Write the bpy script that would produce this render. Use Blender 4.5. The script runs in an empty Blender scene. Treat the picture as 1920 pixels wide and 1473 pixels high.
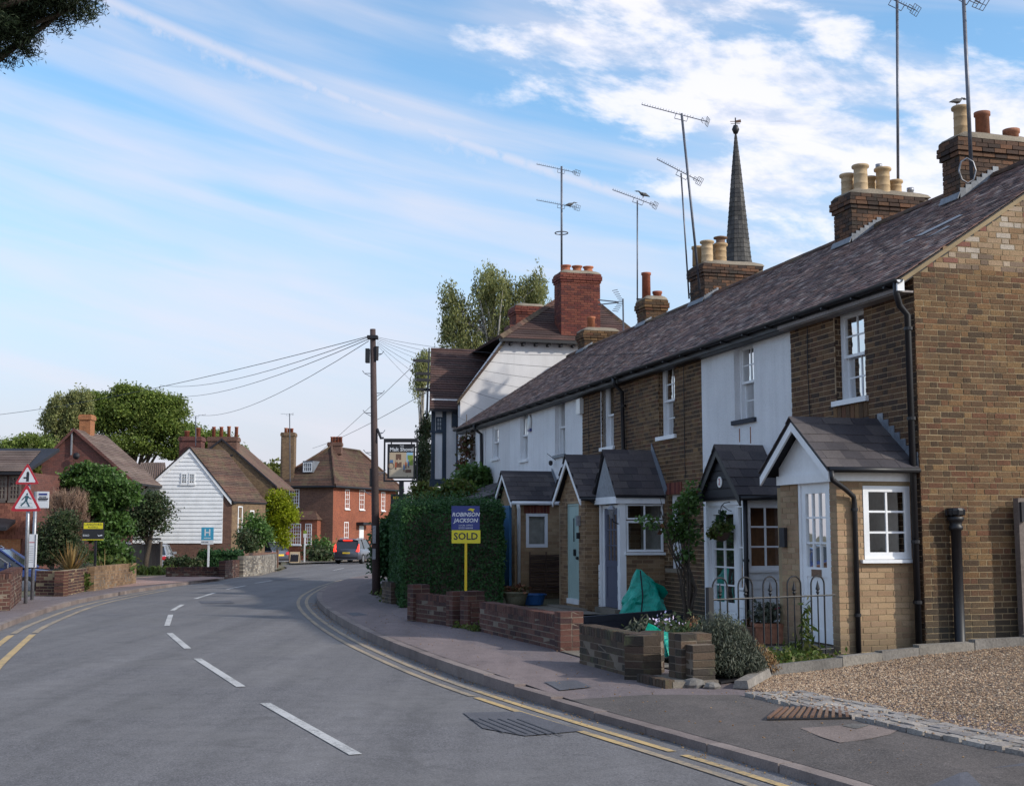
import bpy, math, random
import numpy as np
from mathutils import Matrix, Vector
random.seed(7); rng = np.random.default_rng(11)
scene = bpy.context.scene
R = math.radians
# ---------------------------------------------------------------- camera
FPX, CXP, CYP, EYE = 2400.0, 960.0, 736.5, 1.6      # photograph measured at 1920 x 1473
PITCH = math.atan((1000 - CYP) / FPX)
CP, SP = math.cos(PITCH), math.sin(PITCH)
cam_d = bpy.data.cameras.new('camera'); cam = bpy.data.objects.new('camera', cam_d)
scene.collection.objects.link(cam); scene.camera = cam
cam.location = (0, 0, EYE); cam.rotation_euler = (R(90) + PITCH, 0, 0)
cam_d.sensor_fit = 'HORIZONTAL'; cam_d.sensor_width = 36; cam_d.lens = 36 * FPX / 1920
cam_d.clip_start = 0.1; cam_d.clip_end = 2000
scene.render.resolution_x = 1024; scene.render.resolution_y = 785
scene.render.engine = 'CYCLES'
# ---------------------------------------------------------------- sky and sun
SUN_EL, SUN_AZ = R(31), math.atan2(0.93, -0.37)      # azimuth from +Y towards +X
world = bpy.data.worlds.new('World'); scene.world = world; world.use_nodes = True
def build_sky():
    nt = world.node_tree; N = nt.nodes; Lk = nt.links
    N.clear()
    out = N.new('ShaderNodeOutputWorld'); bg = N.new('ShaderNodeBackground')
    sky = N.new('ShaderNodeTexSky'); sky.sky_type = 'NISHITA'; sky.sun_disc = False
    sky.sun_elevation = SUN_EL; sky.sun_rotation = SUN_AZ
    sky.air_density = 1.0; sky.dust_density = 0.6; sky.ozone_density = 3.0
    tc = N.new('ShaderNodeTexCoord'); sep = N.new('ShaderNodeSeparateXYZ')
    Lk.new(tc.outputs['Generated'], sep.inputs[0])
    def m(op, a, b=None, c=None, clamp=False):
        n = N.new('ShaderNodeMath'); n.operation = op; n.use_clamp = clamp
        for i, x in enumerate((a, b, c)):
            if x is None: continue
            if isinstance(x, (int, float)): n.inputs[i].default_value = x
            else: Lk.new(x, n.inputs[i])
        return n.outputs[0]
    az = m('ARCTAN2', sep.outputs[0], sep.outputs[1]); el = m('ARCSINE', sep.outputs[2])
    def vec(a, b, c=0.0):
        n = N.new('ShaderNodeCombineXYZ')
        for i, x in enumerate((a, b, c)):
            if isinstance(x, (int, float)): n.inputs[i].default_value = x
            else: Lk.new(x, n.inputs[i])
        return n.outputs[0]
    def noise(v, scale, detail=6, rough=.55, dist=0.0):
        n = N.new('ShaderNodeTexNoise'); Lk.new(v, n.inputs['Vector'])
        n.inputs['Scale'].default_value = scale; n.inputs['Detail'].default_value = detail
        n.inputs['Roughness'].default_value = rough; n.inputs['Distortion'].default_value = dist
        return n.outputs[0]
    def ss(x, a, b):
        n = N.new('ShaderNodeMapRange'); n.interpolation_type = 'SMOOTHSTEP'
        Lk.new(x, n.inputs[0]); n.inputs[1].default_value = a; n.inputs[2].default_value = b
        return n.outputs[0]
    # broken cumulus: rows tilted a little, thicker towards the right
    cu = noise(vec(m('MULTIPLY_ADD', el, .9, az), m('MULTIPLY', el, 2.1), 4.3), 10.5, 10, .6, .15)
    lo = noise(vec(az, m('MULTIPLY', el, 1.7), 9.1), 3.1, 3, .5)
    reg = m('MULTIPLY', ss(az, -.22, .16), ss(m('MULTIPLY_ADD', az, .50, el), .24, .42))
    cov = m('ADD', m('MULTIPLY', reg, .21), m('MULTIPLY', m('SUBTRACT', lo, .5), .42))
    cum = m('MULTIPLY', m('MULTIPLY', ss(m('ADD', cu, cov), .63, .80), ss(reg, .03, .5)), .84)
    # high streaks, falling gently to the right
    tilt = m('MULTIPLY_ADD', az, .22, el)
    ci = noise(vec(m('MULTIPLY', az, .9), m('MULTIPLY', tilt, 9.0), 1.7), 3.2, 6, .5, .4)
    cib = noise(vec(m('MULTIPLY', az, 1.6), m('MULTIPLY', tilt, 4.0), 6.7), 2.4, 3, .5)
    cir = m('MULTIPLY', ss(m('ADD', ci, m('MULTIPLY', m('SUBTRACT', cib, .5), .7)), .28, .86), .72)
    # old vapour trail crossing the frame, feathered along its lower edge
    tr_el = m('MULTIPLY_ADD', m('ADD', az, .315), -.30, .388)
    tr_el = m('MULTIPLY_ADD', m('POWER', m('ADD', az, .315), 2.0), -.03, tr_el)
    d = m('SUBTRACT', el, tr_el)
    fib = noise(vec(m('MULTIPLY', az, 75), m('MULTIPLY', el, 60), 0), 1.0, 4, .6)
    core = m('MULTIPLY', ss(d, -.010, .0), ss(d, .009, -.001))
    fall = m('MULTIPLY', m('MULTIPLY', ss(d, -.028, -.001), ss(d, .003, -.002)), ss(fib, .30, .75))
    fall = m('MULTIPLY', fall, ss(az, .22, -.12))
    trail = m('MULTIPLY', m('MULTIPLY', m('MAXIMUM', m('MULTIPLY', m('MULTIPLY', core, .62), ss(fib, .05, .5)), m('MULTIPLY', fall, .62)), ss(az, .33, .08)), ss(az, -.62, -.34))
    haze = m('MULTIPLY', ss(el, .33, .01), .92)
    thin = m('MAXIMUM', cir, trail); cld = cum
    cld = m('MULTIPLY', cld, m('SUBTRACT', 1.0, m('MULTIPLY', ss(el, .9, 1.4), .5)))
    def mix(f, a, b):
        n = N.new('ShaderNodeMixRGB')
        Lk.new(f, n.inputs[0])
        for i, x in ((1, a), (2, b)):
            if isinstance(x, tuple): n.inputs[i].default_value = (*x, 1)
            else: Lk.new(x, n.inputs[i])
        return n.outputs[0]
    tint = N.new('ShaderNodeMixRGB'); tint.blend_type = 'MULTIPLY'; tint.inputs[0].default_value = 1
    Lk.new(sky.outputs[0], tint.inputs[1]); tint.inputs[2].default_value = SKY_TINT
    c = mix(haze, tint.outputs[0], HAZE_COL)
    c = mix(thin, c, CIRRUS_COL); c = mix(cld, c, CLOUD_COL)
    Lk.new(c, bg.inputs[0]); bg.inputs[1].default_value = 0.14
    Lk.new(bg.outputs[0], out.inputs[0])
SKY_TINT = (.78, .92, .90, 1); HAZE_COL = (2.5, 2.4, 2.78); CLOUD_COL = (4.0, 3.92, 4.15); CIRRUS_COL = (3.25, 3.15, 3.5)
build_sky()
sun_d = bpy.data.lights.new('sun', 'SUN'); sun = bpy.data.objects.new('sun', sun_d); scene.collection.objects.link(sun)
sun_d.energy = 2.0; sun_d.angle = R(1.5); sun_d.color = (1.0, .93, .82)
sdir = Vector((math.sin(SUN_AZ) * math.cos(SUN_EL), math.cos(SUN_AZ) * math.cos(SUN_EL), math.sin(SUN_EL)))
sun.rotation_euler = sdir.to_track_quat('Z', 'Y').to_euler(); sun.location = sdir * 60
vs = scene.view_settings; vs.view_transform = 'Standard'; vs.look = 'None'; vs.gamma = 1; vs.use_curve_mapping = False
vs.exposure = 0.93
# ---------------------------------------------------------------- geometry of the place
def ray(u, v):
    up = CYP - v
    return Vector((u - CXP, FPX * CP - up * SP, FPX * SP + up * CP))
EYEV = Vector((0, 0, EYE))
def P(u, v, Y):
    d = ray(u, v); return EYEV + d * (Y / d.y)
def zr(Y): return -0.0085 * max(0.0, Y - 30) if Y < 140 else -0.935
def G(u, v, dz=0.0):
    d = ray(u, v); Y = 10.0
    for _ in range(60):
        Y = min((zr(Y) + dz - EYE) / d.z * d.y, 300)
    return EYEV + d * (Y / d.y)
TH = math.atan(680 / 2414.4)
AD = Vector((-math.sin(TH), math.cos(TH), 0)); OD = Vector((-math.cos(TH), -math.sin(TH), 0))   # along the terrace / towards the street
CORNER = Vector((5.1416, 16.1395, 0))
TROT = math.atan2(AD.y, AD.x)
def W(s, o, z): return CORNER + AD * s + OD * o + Vector((0, 0, z))
def F(u, v, o=0.0):
    d = ray(u, v); q = CORNER + OD * o
    t = (q - EYEV).dot(OD) / d.dot(OD); X = EYEV + d * t
    return (X - CORNER).dot(AD), X.z
# ---------------------------------------------------------------- objects
COL = scene.collection
def tag(o, label=None, cat=None, group=None, kind=None):
    if label: o['label'] = label
    if cat: o['category'] = cat
    if group: o['group'] = group
    if kind: o['kind'] = kind
    return o
def thing(name, label, cat, loc=(0, 0, 0), rz=0.0, group=None):
    o = bpy.data.objects.new(name, None); COL.objects.link(o)
    o.location = loc; o.rotation_euler = (0, 0, rz); o.empty_display_size = .2
    MW[o.name] = Matrix.Translation(Vector(loc)) @ Matrix.Rotation(rz, 4, 'Z')
    return tag(o, label, cat, group)
MW = {}
def wm(o):
    if o is None: return Matrix.Identity(4)
    if o.name in MW: return MW[o.name]
    return wm(o.parent)
class MB:
    def __init__(s): s.v = []; s.f = []
    def add(s, vs, fs):
        n = len(s.v); s.v += [tuple(x) for x in vs]; s.f += [tuple(i + n for i in f) for f in fs]; return s
    def hexa(s, c):   # 8 corners: bottom 4 ccw, top 4 ccw
        return s.add(c, [(0, 3, 2, 1), (4, 5, 6, 7), (0, 1, 5, 4), (1, 2, 6, 5), (2, 3, 7, 6), (3, 0, 4, 7)])
    def box(s, x0, y0, z0, x1, y1, z1):
        return s.hexa([(x0, y0, z0), (x1, y0, z0), (x1, y1, z0), (x0, y1, z0), (x0, y0, z1), (x1, y0, z1), (x1, y1, z1), (x0, y1, z1)])
    def quad(s, a, b, c, d): return s.add([a, b, c, d], [(0, 1, 2, 3)])
    def prism(s, pts, off):   # polygon (list of Vectors) swept by a vector
        n = len(pts); off = Vector(off); pts = [Vector(p) for p in pts]
        return s.add(pts + [p + off for p in pts], [tuple(range(n - 1, -1, -1)), tuple(range(n, 2 * n))] + [(i, (i + 1) % n, (i + 1) % n + n, i + n) for i in range(n)])
    def tube(s, pts, r, n=8, cap=True):
        pts = [Vector(p) for p in pts]; rs = r if isinstance(r, (list, tuple)) else [r] * len(pts)
        rings = []; ref = None
        for i, p in enumerate(pts):
            t = (pts[min(i + 1, len(pts) - 1)] - pts[max(i - 1, 0)])
            t = t.normalized() if t.length > 1e-9 else Vector((0, 0, 1))
            if ref is None: ref = Vector((1, 0, 0)) if abs(t.x) < .8 else Vector((0, 1, 0))
            a = (ref - t * ref.dot(t)).normalized(); ref = a; b = t.cross(a)
            rings.append([p + (a * math.cos(2 * math.pi * k / n) + b * math.sin(2 * math.pi * k / n)) * rs[i] for k in range(n)])
        vs = [x for rg in rings for x in rg]
        fs = [(i * n + k, i * n + (k + 1) % n, (i + 1) * n + (k + 1) % n, (i + 1) * n + k) for i in range(len(pts) - 1) for k in range(n)]
        if cap: fs += [tuple(range(n - 1, -1, -1)), tuple((len(pts) - 1) * n + k for k in range(n))]
        return s.add(vs, fs)
    def lathe(s, prof, c=(0, 0, 0), n=16, M=None):
        c = Vector(c); vs = []
        for r, z in prof:
            for k in range(n):
                p = Vector((r * math.cos(2 * math.pi * k / n), r * math.sin(2 * math.pi * k / n), z))
                if M: p = M @ p
                vs.append(p + c)
        m_ = len(prof)
        fs = [(i * n + k, i * n + (k + 1) % n, (i + 1) * n + (k + 1) % n, (i + 1) * n + k) for i in range(m_ - 1) for k in range(n)]
        fs += [tuple(range(n - 1, -1, -1)), tuple((m_ - 1) * n + k for k in range(n))]
        return s.add(vs, fs)
    def axbox(s, ax, u0, u1, n0, n1, z0, z1):
        return s.hexa([ax(u0, n0, z0), ax(u1, n0, z0), ax(u1, n1, z0), ax(u0, n1, z0), ax(u0, n0, z1), ax(u1, n0, z1), ax(u1, n1, z1), ax(u0, n1, z1)])
    def obj(s, name, mat, parent=None, smooth=False, label=None):
        me = bpy.data.meshes.new(name); me.from_pydata(s.v, [], s.f); me.update()
        return link(name, me, mat, parent, smooth, label)
def link(name, me, mat, parent=None, smooth=False, label=None):
    if mat and not me.materials: me.materials.append(mat)
    if smooth: me.polygons.foreach_set('use_smooth', [True] * len(me.polygons))
    o = bpy.data.objects.new(name, me); COL.objects.link(o); o.parent = parent
    if label: o['label'] = label
    return o
def fixn(o, ang=None):
    import bmesh
    b = bmesh.new(); b.from_mesh(o.data); bmesh.ops.recalc_face_normals(b, faces=b.faces); b.to_mesh(o.data); b.free(); return o
def Ax(org, du, dn):
    org, du, dn = Vector(org), Vector(du), Vector(dn)
    f = lambda u, n, z: org + du * u + dn * n + Vector((0, 0, z))
    f.o, f.u, f.n = org, du, dn
    return f
def mesh_np(name, V, Fq, mat, parent=None, smooth=False):
    """V (n,3), Fq (m,k) all faces with k corners"""
    me = bpy.data.meshes.new(name); k = Fq.shape[1]
    me.vertices.add(len(V)); me.vertices.foreach_set('co', np.ascontiguousarray(V, dtype=np.float32).ravel())
    me.loops.add(Fq.size); me.loops.foreach_set('vertex_index', np.ascontiguousarray(Fq, dtype=np.int32).ravel())
    me.polygons.add(len(Fq)); me.polygons.foreach_set('loop_start', np.arange(0, Fq.size, k, dtype=np.int32))
    me.polygons.foreach_set('use_smooth', [smooth] * len(me.polygons)); me.update(calc_edges=True)
    return link(name, me, mat, parent, smooth)
# pieces: many alike boxes; the ones nearest the camera become objects, the rest one mesh
CUBE = np.array([(-.5, -.5, -.5), (.5, -.5, -.5), (.5, .5, -.5), (-.5, .5, -.5), (-.5, -.5, .5), (.5, -.5, .5), (.5, .5, .5), (-.5, .5, .5)])
CF = np.array([(0, 3, 2, 1), (4, 5, 6, 7), (0, 1, 5, 4), (1, 2, 6, 5), (2, 3, 7, 6), (3, 0, 4, 7)])
SHARED = {}; JA = np.array([1, .22, .6])
def piece_mesh(size, mat, name, jit):
    q = tuple(round(x / .006) for x in size); k = (q, mat.name, random.randrange(4))
    if k not in SHARED:
        v = CUBE * np.array(size) + rng.uniform(-jit, jit, (8, 3)) * JA
        me = bpy.data.meshes.new(name); me.from_pydata([tuple(x) for x in v], [], [tuple(int(i) for i in f) for f in CF]); me.update(); me.materials.append(mat)
        SHARED[k] = me
    return SHARED[k]
def pieces(items, name, mat, parent, limit=0, rest='brickwork', jit=.0015, skip=False):
    Wm = wm(parent)
    items = sorted(items, key=lambda it: (Wm @ it[0].translation - EYEV).length)
    for M, size in items[:limit]:
        o = bpy.data.objects.new(name, piece_mesh(size, mat, name, jit)); COL.objects.link(o); o.parent = parent; o.matrix_basis = M
    rs = items[limit:]
    if rs:
        n = len(rs); V = np.empty((n, 8, 3))
        for i, (M, size) in enumerate(rs):
            c = CUBE * np.array(size) + rng.uniform(-jit, jit, (8, 3)) * JA; A = np.array(M)
            V[i] = c @ A[:3, :3].T + A[:3, 3]
        Fq = (CF[None] + (np.arange(n) * 8)[:, None, None]).reshape(-1, 4)
        o = mesh_np(rest, V.reshape(-1, 3), Fq, mat, parent); o['kind'] = 'stuff'
        return o
def mat3(du, dn, up, c):
    M = Matrix.Identity(4)
    for i, a in enumerate((du, dn, up)):
        for j in range(3): M[j][i] = a[j]
    M.translation = c
    return M
def bricks(ax, u0, u1, z0, z1, holes=(), bond='flemish', ok=None, proud=.005, deep=.03, j=.0125, bw=.2125, bh=.0625):
    """list of pieces for one wall face; holes are (u0,u1,z0,z1)"""
    out = []; row = 0; z = z0
    while z + bh * .6 < z1:
        h = min(bh, z1 - z); zc = z + h / 2
        u = u0; k = row % 2; segs = []; first = True; ph = random.choice((0, 0, .03, .055, .085, .15)) if u1 - u0 > 1.6 else 0
        while u < u1 - .02:
            if bond == 'flemish': w = bw if k % 2 == 0 else (bw - j) / 2; k += 1
            else: w = bw
            if first:
                if bond != 'flemish' and row % 2: w = (bw - j) / 2
                w -= ph * (w > .18); first = False
            segs.append((u, min(u + w, u1))); u += w + j
        for a, b in segs:
            parts = [(a, b)]
            for hu0, hu1, hz0, hz1 in holes:
                if hz0 - h * .4 < zc < hz1 + h * .4:
                    np_ = []
                    for p, q in parts:
                        if q <= hu0 or p >= hu1: np_.append((p, q))
                        else:
                            if p < hu0 - .02: np_.append((p, hu0))
                            if q > hu1 + .02: np_.append((hu1, q))
                    parts = np_
            for p, q in parts:
                if q - p < .025: continue
                uc = (p + q) / 2
                if ok and not ok(uc, zc): continue
                pr = proud + random.uniform(-.002, .0025)
                c = ax(uc, pr - deep / 2, zc)
                out.append((mat3(ax.u, ax.n, Vector((0, 0, 1)), c), (q - p, deep, h)))
        z += .075; row += 1
    return out
def wall_holes(ax, u0, u1, z0, z1, holes, n0, n1, mb):
    """solid slab with rectangular openings, built from butted boxes"""
    us = sorted({u0, u1, *[h[0] for h in holes], *[h[1] for h in holes]})
    us = [u for u in us if u0 <= u <= u1]
    for a, b in zip(us, us[1:]):
        um = (a + b) / 2; cuts = sorted((max(h[2], z0), min(h[3], z1)) for h in holes if h[0] < um < h[1])
        z = z0
        for c, d in cuts:
            if c > z + 1e-4: mb.axbox(ax, a, b, n0, n1, z, c)
            z = max(z, d)
        if z1 > z + 1e-4: mb.axbox(ax, a, b, n0, n1, z, z1)
    return mb
def tiles(e0, along, up, length, slope, tw, gauge, tl, th=.012, tilt=.05, ok=None, wild=.004):
    """overlapping roof tiles from eave point e0; along and up are unit vectors"""
    nrm = along.cross(up).normalized()
    if nrm.z < 0: nrm = -nrm
    out = []; rows = int(slope / gauge)
    for r in range(rows):
        sh = tw / 2 if r % 2 else 0; n = int((length + sh) / tw) + 1
        for k in range(n):
            a = k * tw - sh; b = min(a + tw, length); a = max(a, 0)
            if b - a < tw * .25: continue
            uc = (a + b) / 2; vc = r * gauge + tl / 2
            if ok and not ok(uc, vc): continue
            t = tilt + random.uniform(-.012, .012) * (wild / .004); roll = random.uniform(-.02, .02) * (wild / .004)
            u2 = (up * math.cos(t) - nrm * math.sin(t)).normalized()   # upper end sinks under the course above
            a2 = (along * math.cos(roll) + nrm * math.sin(roll)).normalized(); u2 = (u2 - a2 * u2.dot(a2)).normalized()
            n2 = a2.cross(u2)
            c = e0 + along * uc + up * vc + nrm * (.012 + th / 2 + tl * .5 * math.sin(tilt) * .6 + random.uniform(0, wild * .6))
            out.append((mat3(a2, u2, n2, c), (b - a - .004, tl, th)))
    return out
def text(body, size, mat, parent, M, name='lettering', bold=0.0, shear=0.0, width=None, align='CENTER'):
    c = bpy.data.curves.new(name, 'FONT'); c.body = body; c.size = size; c.extrude = .0012; c.offset = bold; c.shear = shear
    c.align_x = align; c.align_y = 'CENTER'; c.resolution_u = 2
    if width: c.space_character = width
    c.materials.append(mat)
    t = bpy.data.objects.new(name, c); COL.objects.link(t); me = bpy.data.meshes.new_from_object(t.evaluated_get(bpy.context.evaluated_depsgraph_get()))
    bpy.data.objects.remove(t); bpy.data.curves.remove(c); me.name = name
    if not me.materials: me.materials.append(mat)
    o = bpy.data.objects.new(name, me); COL.objects.link(o); o.parent = parent; o.matrix_basis = M
    return o
# ---------------------------------------------------------------- materials
def newmat(name):
    m = bpy.data.materials.new(name); m.use_nodes = True; nt = m.node_tree
    return m, nt, nt.nodes, nt.links, nt.nodes['Principled BSDF']
def nz(N, Lk, vec, scale, detail=4, rough=.6):
    n = N.new('ShaderNodeTexNoise'); n.inputs['Scale'].default_value = scale; n.inputs['Detail'].default_value = detail; n.inputs['Roughness'].default_value = rough
    if vec is not None: Lk.new(vec, n.inputs['Vector'])
    return n
def ramp(N, Lk, fac, stops, const=False):
    r = N.new('ShaderNodeValToRGB'); cr = r.color_ramp
    if const: cr.interpolation = 'CONSTANT'
    while len(cr.elements) < len(stops): cr.elements.new(.5)
    for e, (p, c) in zip(cr.elements, stops): e.position = p; e.color = (*c, 1) if len(c) == 3 else c
    Lk.new(fac, r.inputs[0]); return r.outputs[0]
def g(x): return (x, x, x)
def mult(N, Lk, a, b, f=1.0):
    n = N.new('ShaderNodeMixRGB'); n.blend_type = 'MULTIPLY'; n.inputs[0].default_value = f; Lk.new(a, n.inputs[1]); Lk.new(b, n.inputs[2]); return n.outputs[0]
def mixc(N, Lk, f, a, b):
    n = N.new('ShaderNodeMixRGB'); Lk.new(f, n.inputs[0])
    for i, x in ((1, a), (2, b)):
        if isinstance(x, tuple): n.inputs[i].default_value = (*x, 1)
        else: Lk.new(x, n.inputs[i])
    return n.outputs[0]
def surf(name, cols=None, rough=.85, fine=90, fine_amt=.35, big=.8, big_amt=.35, bump=.4, bumpd=.004, grime=None, coord='pos', spec=.3, metal=0.0, patch=None, streak=0.0):
    """general weathered surface. cols: colours picked per piece (island or object)."""
    m, nt, N, Lk, b = newmat(name)
    geo = N.new('ShaderNodeNewGeometry'); oi = N.new('ShaderNodeObjectInfo')
    if coord == 'pos': vec = geo.outputs['Position']
    else: vec = N.new('ShaderNodeTexCoord').outputs['Object']
    if len(cols) > 1:
        a = N.new('ShaderNodeMath'); a.operation = 'ADD'; Lk.new(geo.outputs['Random Per Island'], a.inputs[0]); Lk.new(oi.outputs['Random'], a.inputs[1])
        fr = N.new('ShaderNodeMath'); fr.operation = 'FRACT'; Lk.new(a.outputs[0], fr.inputs[0])
        c = ramp(N, Lk, fr.outputs[0], [(i / len(cols), x) for i, x in enumerate(cols)], True)
    else:
        rgb = N.new('ShaderNodeRGB'); rgb.outputs[0].default_value = (*cols[0], 1); c = rgb.outputs[0]
    n1 = nz(N, Lk, vec, fine, 4, .65); n2 = nz(N, Lk, vec, big, 5, .6)
    c = mult(N, Lk, c, ramp(N, Lk, n1.outputs[0], [(.25, g(1 - fine_amt)), (.75, g(1 + fine_amt * .6))]))
    c = mult(N, Lk, c, ramp(N, Lk, n2.outputs[0], [(.3, g(1 - big_amt)), (.7, g(1 + big_amt * .5))]))
    if streak:   # rain streaks: noise drawn out vertically
        mp = N.new('ShaderNodeMapping'); mp.inputs['Scale'].default_value = (5, 5, .35); Lk.new(vec, mp.inputs[0]); n5 = nz(N, Lk, mp.outputs[0], 1.0, 5, .65)
        c = mult(N, Lk, c, ramp(N, Lk, n5.outputs[0], [(.32, g(1 - streak)), (.55, g(1))]))
    if patch:   # (colour, scale, lo, hi): blotches of lichen, moss, dirt
        pc, ps, lo, hi = patch
        n3 = nz(N, Lk, vec, ps, 5, .7)
        c = mixc(N, Lk, ramp(N, Lk, n3.outputs[0], [(lo, g(0)), (hi, g(.8))]), c, pc)
    if grime:   # (colour, top z): splashed dirt near the ground, real stain
        gc, zt = grime
        sp = N.new('ShaderNodeSeparateXYZ'); Lk.new(geo.outputs['Position'], sp.inputs[0])
        ad = N.new('ShaderNodeMath'); ad.operation = 'MULTIPLY_ADD'; Lk.new(n2.outputs[0], ad.inputs[0]); ad.inputs[1].default_value = -1.4 * zt; Lk.new(sp.outputs[2], ad.inputs[2])
        mr = N.new('ShaderNodeMapRange'); Lk.new(ad.outputs[0], mr.inputs[0]); mr.inputs[1].default_value = zt * .35; mr.inputs[2].default_value = -zt * .5; mr.inputs[4].default_value = .8
        c = mixc(N, Lk, mr.outputs[0], c, gc)
    Lk.new(c, b.inputs['Base Color']); b.inputs['Roughness'].default_value = rough; b.inputs['Specular IOR Level'].default_value = spec; b.inputs['Metallic'].default_value = metal
    if bump:
        bp = N.new('ShaderNodeBump'); bp.inputs['Strength'].default_value = bump; bp.inputs['Distance'].default_value = bumpd
        Lk.new(n1.outputs[0], bp.inputs['Height']); Lk.new(bp.outputs[0], b.inputs['Normal'])
    return m
M = {}
M['stock'] = surf('stock_brick', [(0.186, 0.104, 0.048), (0.125, 0.07, 0.036), (0.151, 0.089, 0.044), (0.078, 0.049, 0.029), (0.161, 0.08, 0.04), (0.109, 0.063, 0.034), (0.21, 0.126, 0.058), (0.088, 0.054, 0.031), (0.14, 0.078, 0.039), (0.173, 0.104, 0.053), (0.119, 0.069, 0.037), (0.136, 0.062, 0.034)], fine=60, big=.9, bump=.9, bumpd=.008, big_amt=.42, fine_amt=.5, patch=((.05, .042, .036), 2.2, .56, .78), grime=((.045, .042, .034), 1.1))
M['stock_pale'] = surf('pale_stock_brick', [(.33, .22, .13), (.40, .31, .23), (.27, .165, .09), (.23, .10, .075), (.36, .25, .16), (.47, .40, .33), (.20, .14, .10), (.30, .19, .11)], fine=60, bump=.8, bumpd=.006)
M['front'] = surf('front_brick', patch=((.04, .033, .03), 1.8, .55, .78), fine_amt=.5, cols=[(0.133, 0.071, 0.036), (0.094, 0.051, 0.029), (0.166, 0.092, 0.045), (0.06, 0.037, 0.025), (0.117, 0.063, 0.033), (0.057, 0.035, 0.024), (0.144, 0.084, 0.043), (0.08, 0.045, 0.028), (0.106, 0.055, 0.032)], fine=60, bump=.8, bumpd=.006)
M['mortar'] = surf('mortar', [(.36, .26, .165)], fine=120, bump=.6, big_amt=.4)
M['mortar_pale'] = surf('mortar_pale', [(.33, .25, .15)], fine=120, bump=.6, big_amt=.35)
M['mortar_grey'] = surf('mortar_grey', [(.20, .165, .13)], fine=120, bump=.6, big_amt=.4)
M['buff'] = surf('buff_brick', [(0.359, 0.242, 0.146), (0.33, 0.216, 0.13), (0.4, 0.278, 0.173), (0.349, 0.226, 0.14), (0.3, 0.19, 0.113), (0.38, 0.257, 0.151)], fine=70, bump=.5, fine_amt=.25, grime=((.13, .10, .065), .5))
M['buff_dark'] = surf('brown_brick', [(.22, .14, .08), (.27, .17, .095), (.17, .105, .065), (.24, .15, .085), (.30, .20, .12)], fine=70, bump=.6)
M['redbrick'] = surf('red_brick', [(0.161, 0.046, 0.034), (0.186, 0.056, 0.038), (0.136, 0.036, 0.03), (0.205, 0.066, 0.045), (0.105, 0.033, 0.03)], fine=60, bump=.6)
M['garden'] = surf('garden_brick', [(0.089, 0.041, 0.034), (0.11, 0.049, 0.039), (0.069, 0.033, 0.03), (0.131, 0.062, 0.048), (0.055, 0.029, 0.029), (0.099, 0.043, 0.034)], fine=60, bump=.8, bumpd=.006, patch=((.13, .115, .09), 5.0, .58, .8))
M['mossy'] = surf('mossy_brick', [(0.09, 0.065, 0.044), (0.065, 0.048, 0.036), (0.112, 0.077, 0.053), (0.048, 0.039, 0.032), (0.077, 0.051, 0.039)], fine=60, bump=.9, bumpd=.008, patch=((.10, .11, .055), 4.0, .55, .75))
M['sooty'] = surf('sooty_chimney_brick', [(0.112, 0.063, 0.042), (0.077, 0.046, 0.034), (0.146, 0.078, 0.046), (0.056, 0.037, 0.03), (0.172, 0.085, 0.048)], fine=50, bump=.9, bumpd=.008, patch=((.045, .042, .036), 2.5, .5, .7))
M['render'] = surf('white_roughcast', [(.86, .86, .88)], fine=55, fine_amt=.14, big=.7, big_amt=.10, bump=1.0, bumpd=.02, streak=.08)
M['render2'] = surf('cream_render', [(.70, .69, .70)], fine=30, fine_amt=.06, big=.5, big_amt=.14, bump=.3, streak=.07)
M['white'] = surf('white_paint', [(.80, .81, .83)], rough=.45, fine=20, fine_amt=.05, big=2, big_amt=.10, bump=.08, spec=.5, streak=.05)
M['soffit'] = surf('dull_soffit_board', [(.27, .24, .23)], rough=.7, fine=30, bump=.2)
M['offwhite'] = surf('old_white_paint', [(.55, .54, .55)], rough=.6, fine=40, fine_amt=.12, big=3, big_amt=.2, bump=.2)
M['upvc'] = surf('white_plastic', [(.8, .81, .84)], rough=.3, fine=10, fine_amt=.02, big=3, big_amt=.05, bump=0, spec=.5)
M['tile'] = surf('clay_roof_tile', [(0.136, 0.085, 0.079), (0.172, 0.105, 0.092), (0.094, 0.062, 0.062), (0.219, 0.141, 0.122), (0.156, 0.116, 0.108), (0.062, 0.045, 0.047), (0.302, 0.233, 0.207), (0.166, 0.095, 0.083)], fine=35, big=1.2, big_amt=.35, bump=.8, bumpd=.008, patch=((.17, .155, .14), 6.0, .62, .78))
M['slate'] = surf('porch_slate', [(.082, .073, .078), (.10, .087, .09), (.065, .058, .065), (.115, .10, .10), (.09, .078, .083)], rough=.7, fine=50, bump=.5, patch=((.12, .115, .10), 9.0, .66, .82))
M['redtile'] = surf('brown_clay_tile', [(.115, .062, .048), (.14, .078, .058), (.095, .055, .045), (.13, .08, .06), (.085, .055, .045)], fine=6, big=.5, bump=.8, bumpd=.02, fine_amt=.5, patch=((.12, .105, .06), .9, .48, .72))
M['pubtile'] = surf('pub_clay_tile', [(0.09, 0.051, 0.046), (0.108, 0.061, 0.052), (0.068, 0.043, 0.04), (0.086, 0.055, 0.049)], fine=20, big=.7, bump=.8, bumpd=.01)
M['browntile'] = surf('brown_concrete_tile', [(.17, .125, .105), (.15, .105, .09), (.19, .14, .12)], fine=25, big=.8, bump=.5)
M['black'] = surf('black_paint', [(.010, .010, .014)], rough=.5, fine=60, fine_amt=.3, big=3, big_amt=.3, bump=.15, spec=.5)
M['blackwood'] = surf('black_stained_board', [(.02, .02, .026), (.028, .027, .033)], rough=.6, fine=60, bump=.5)
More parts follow.
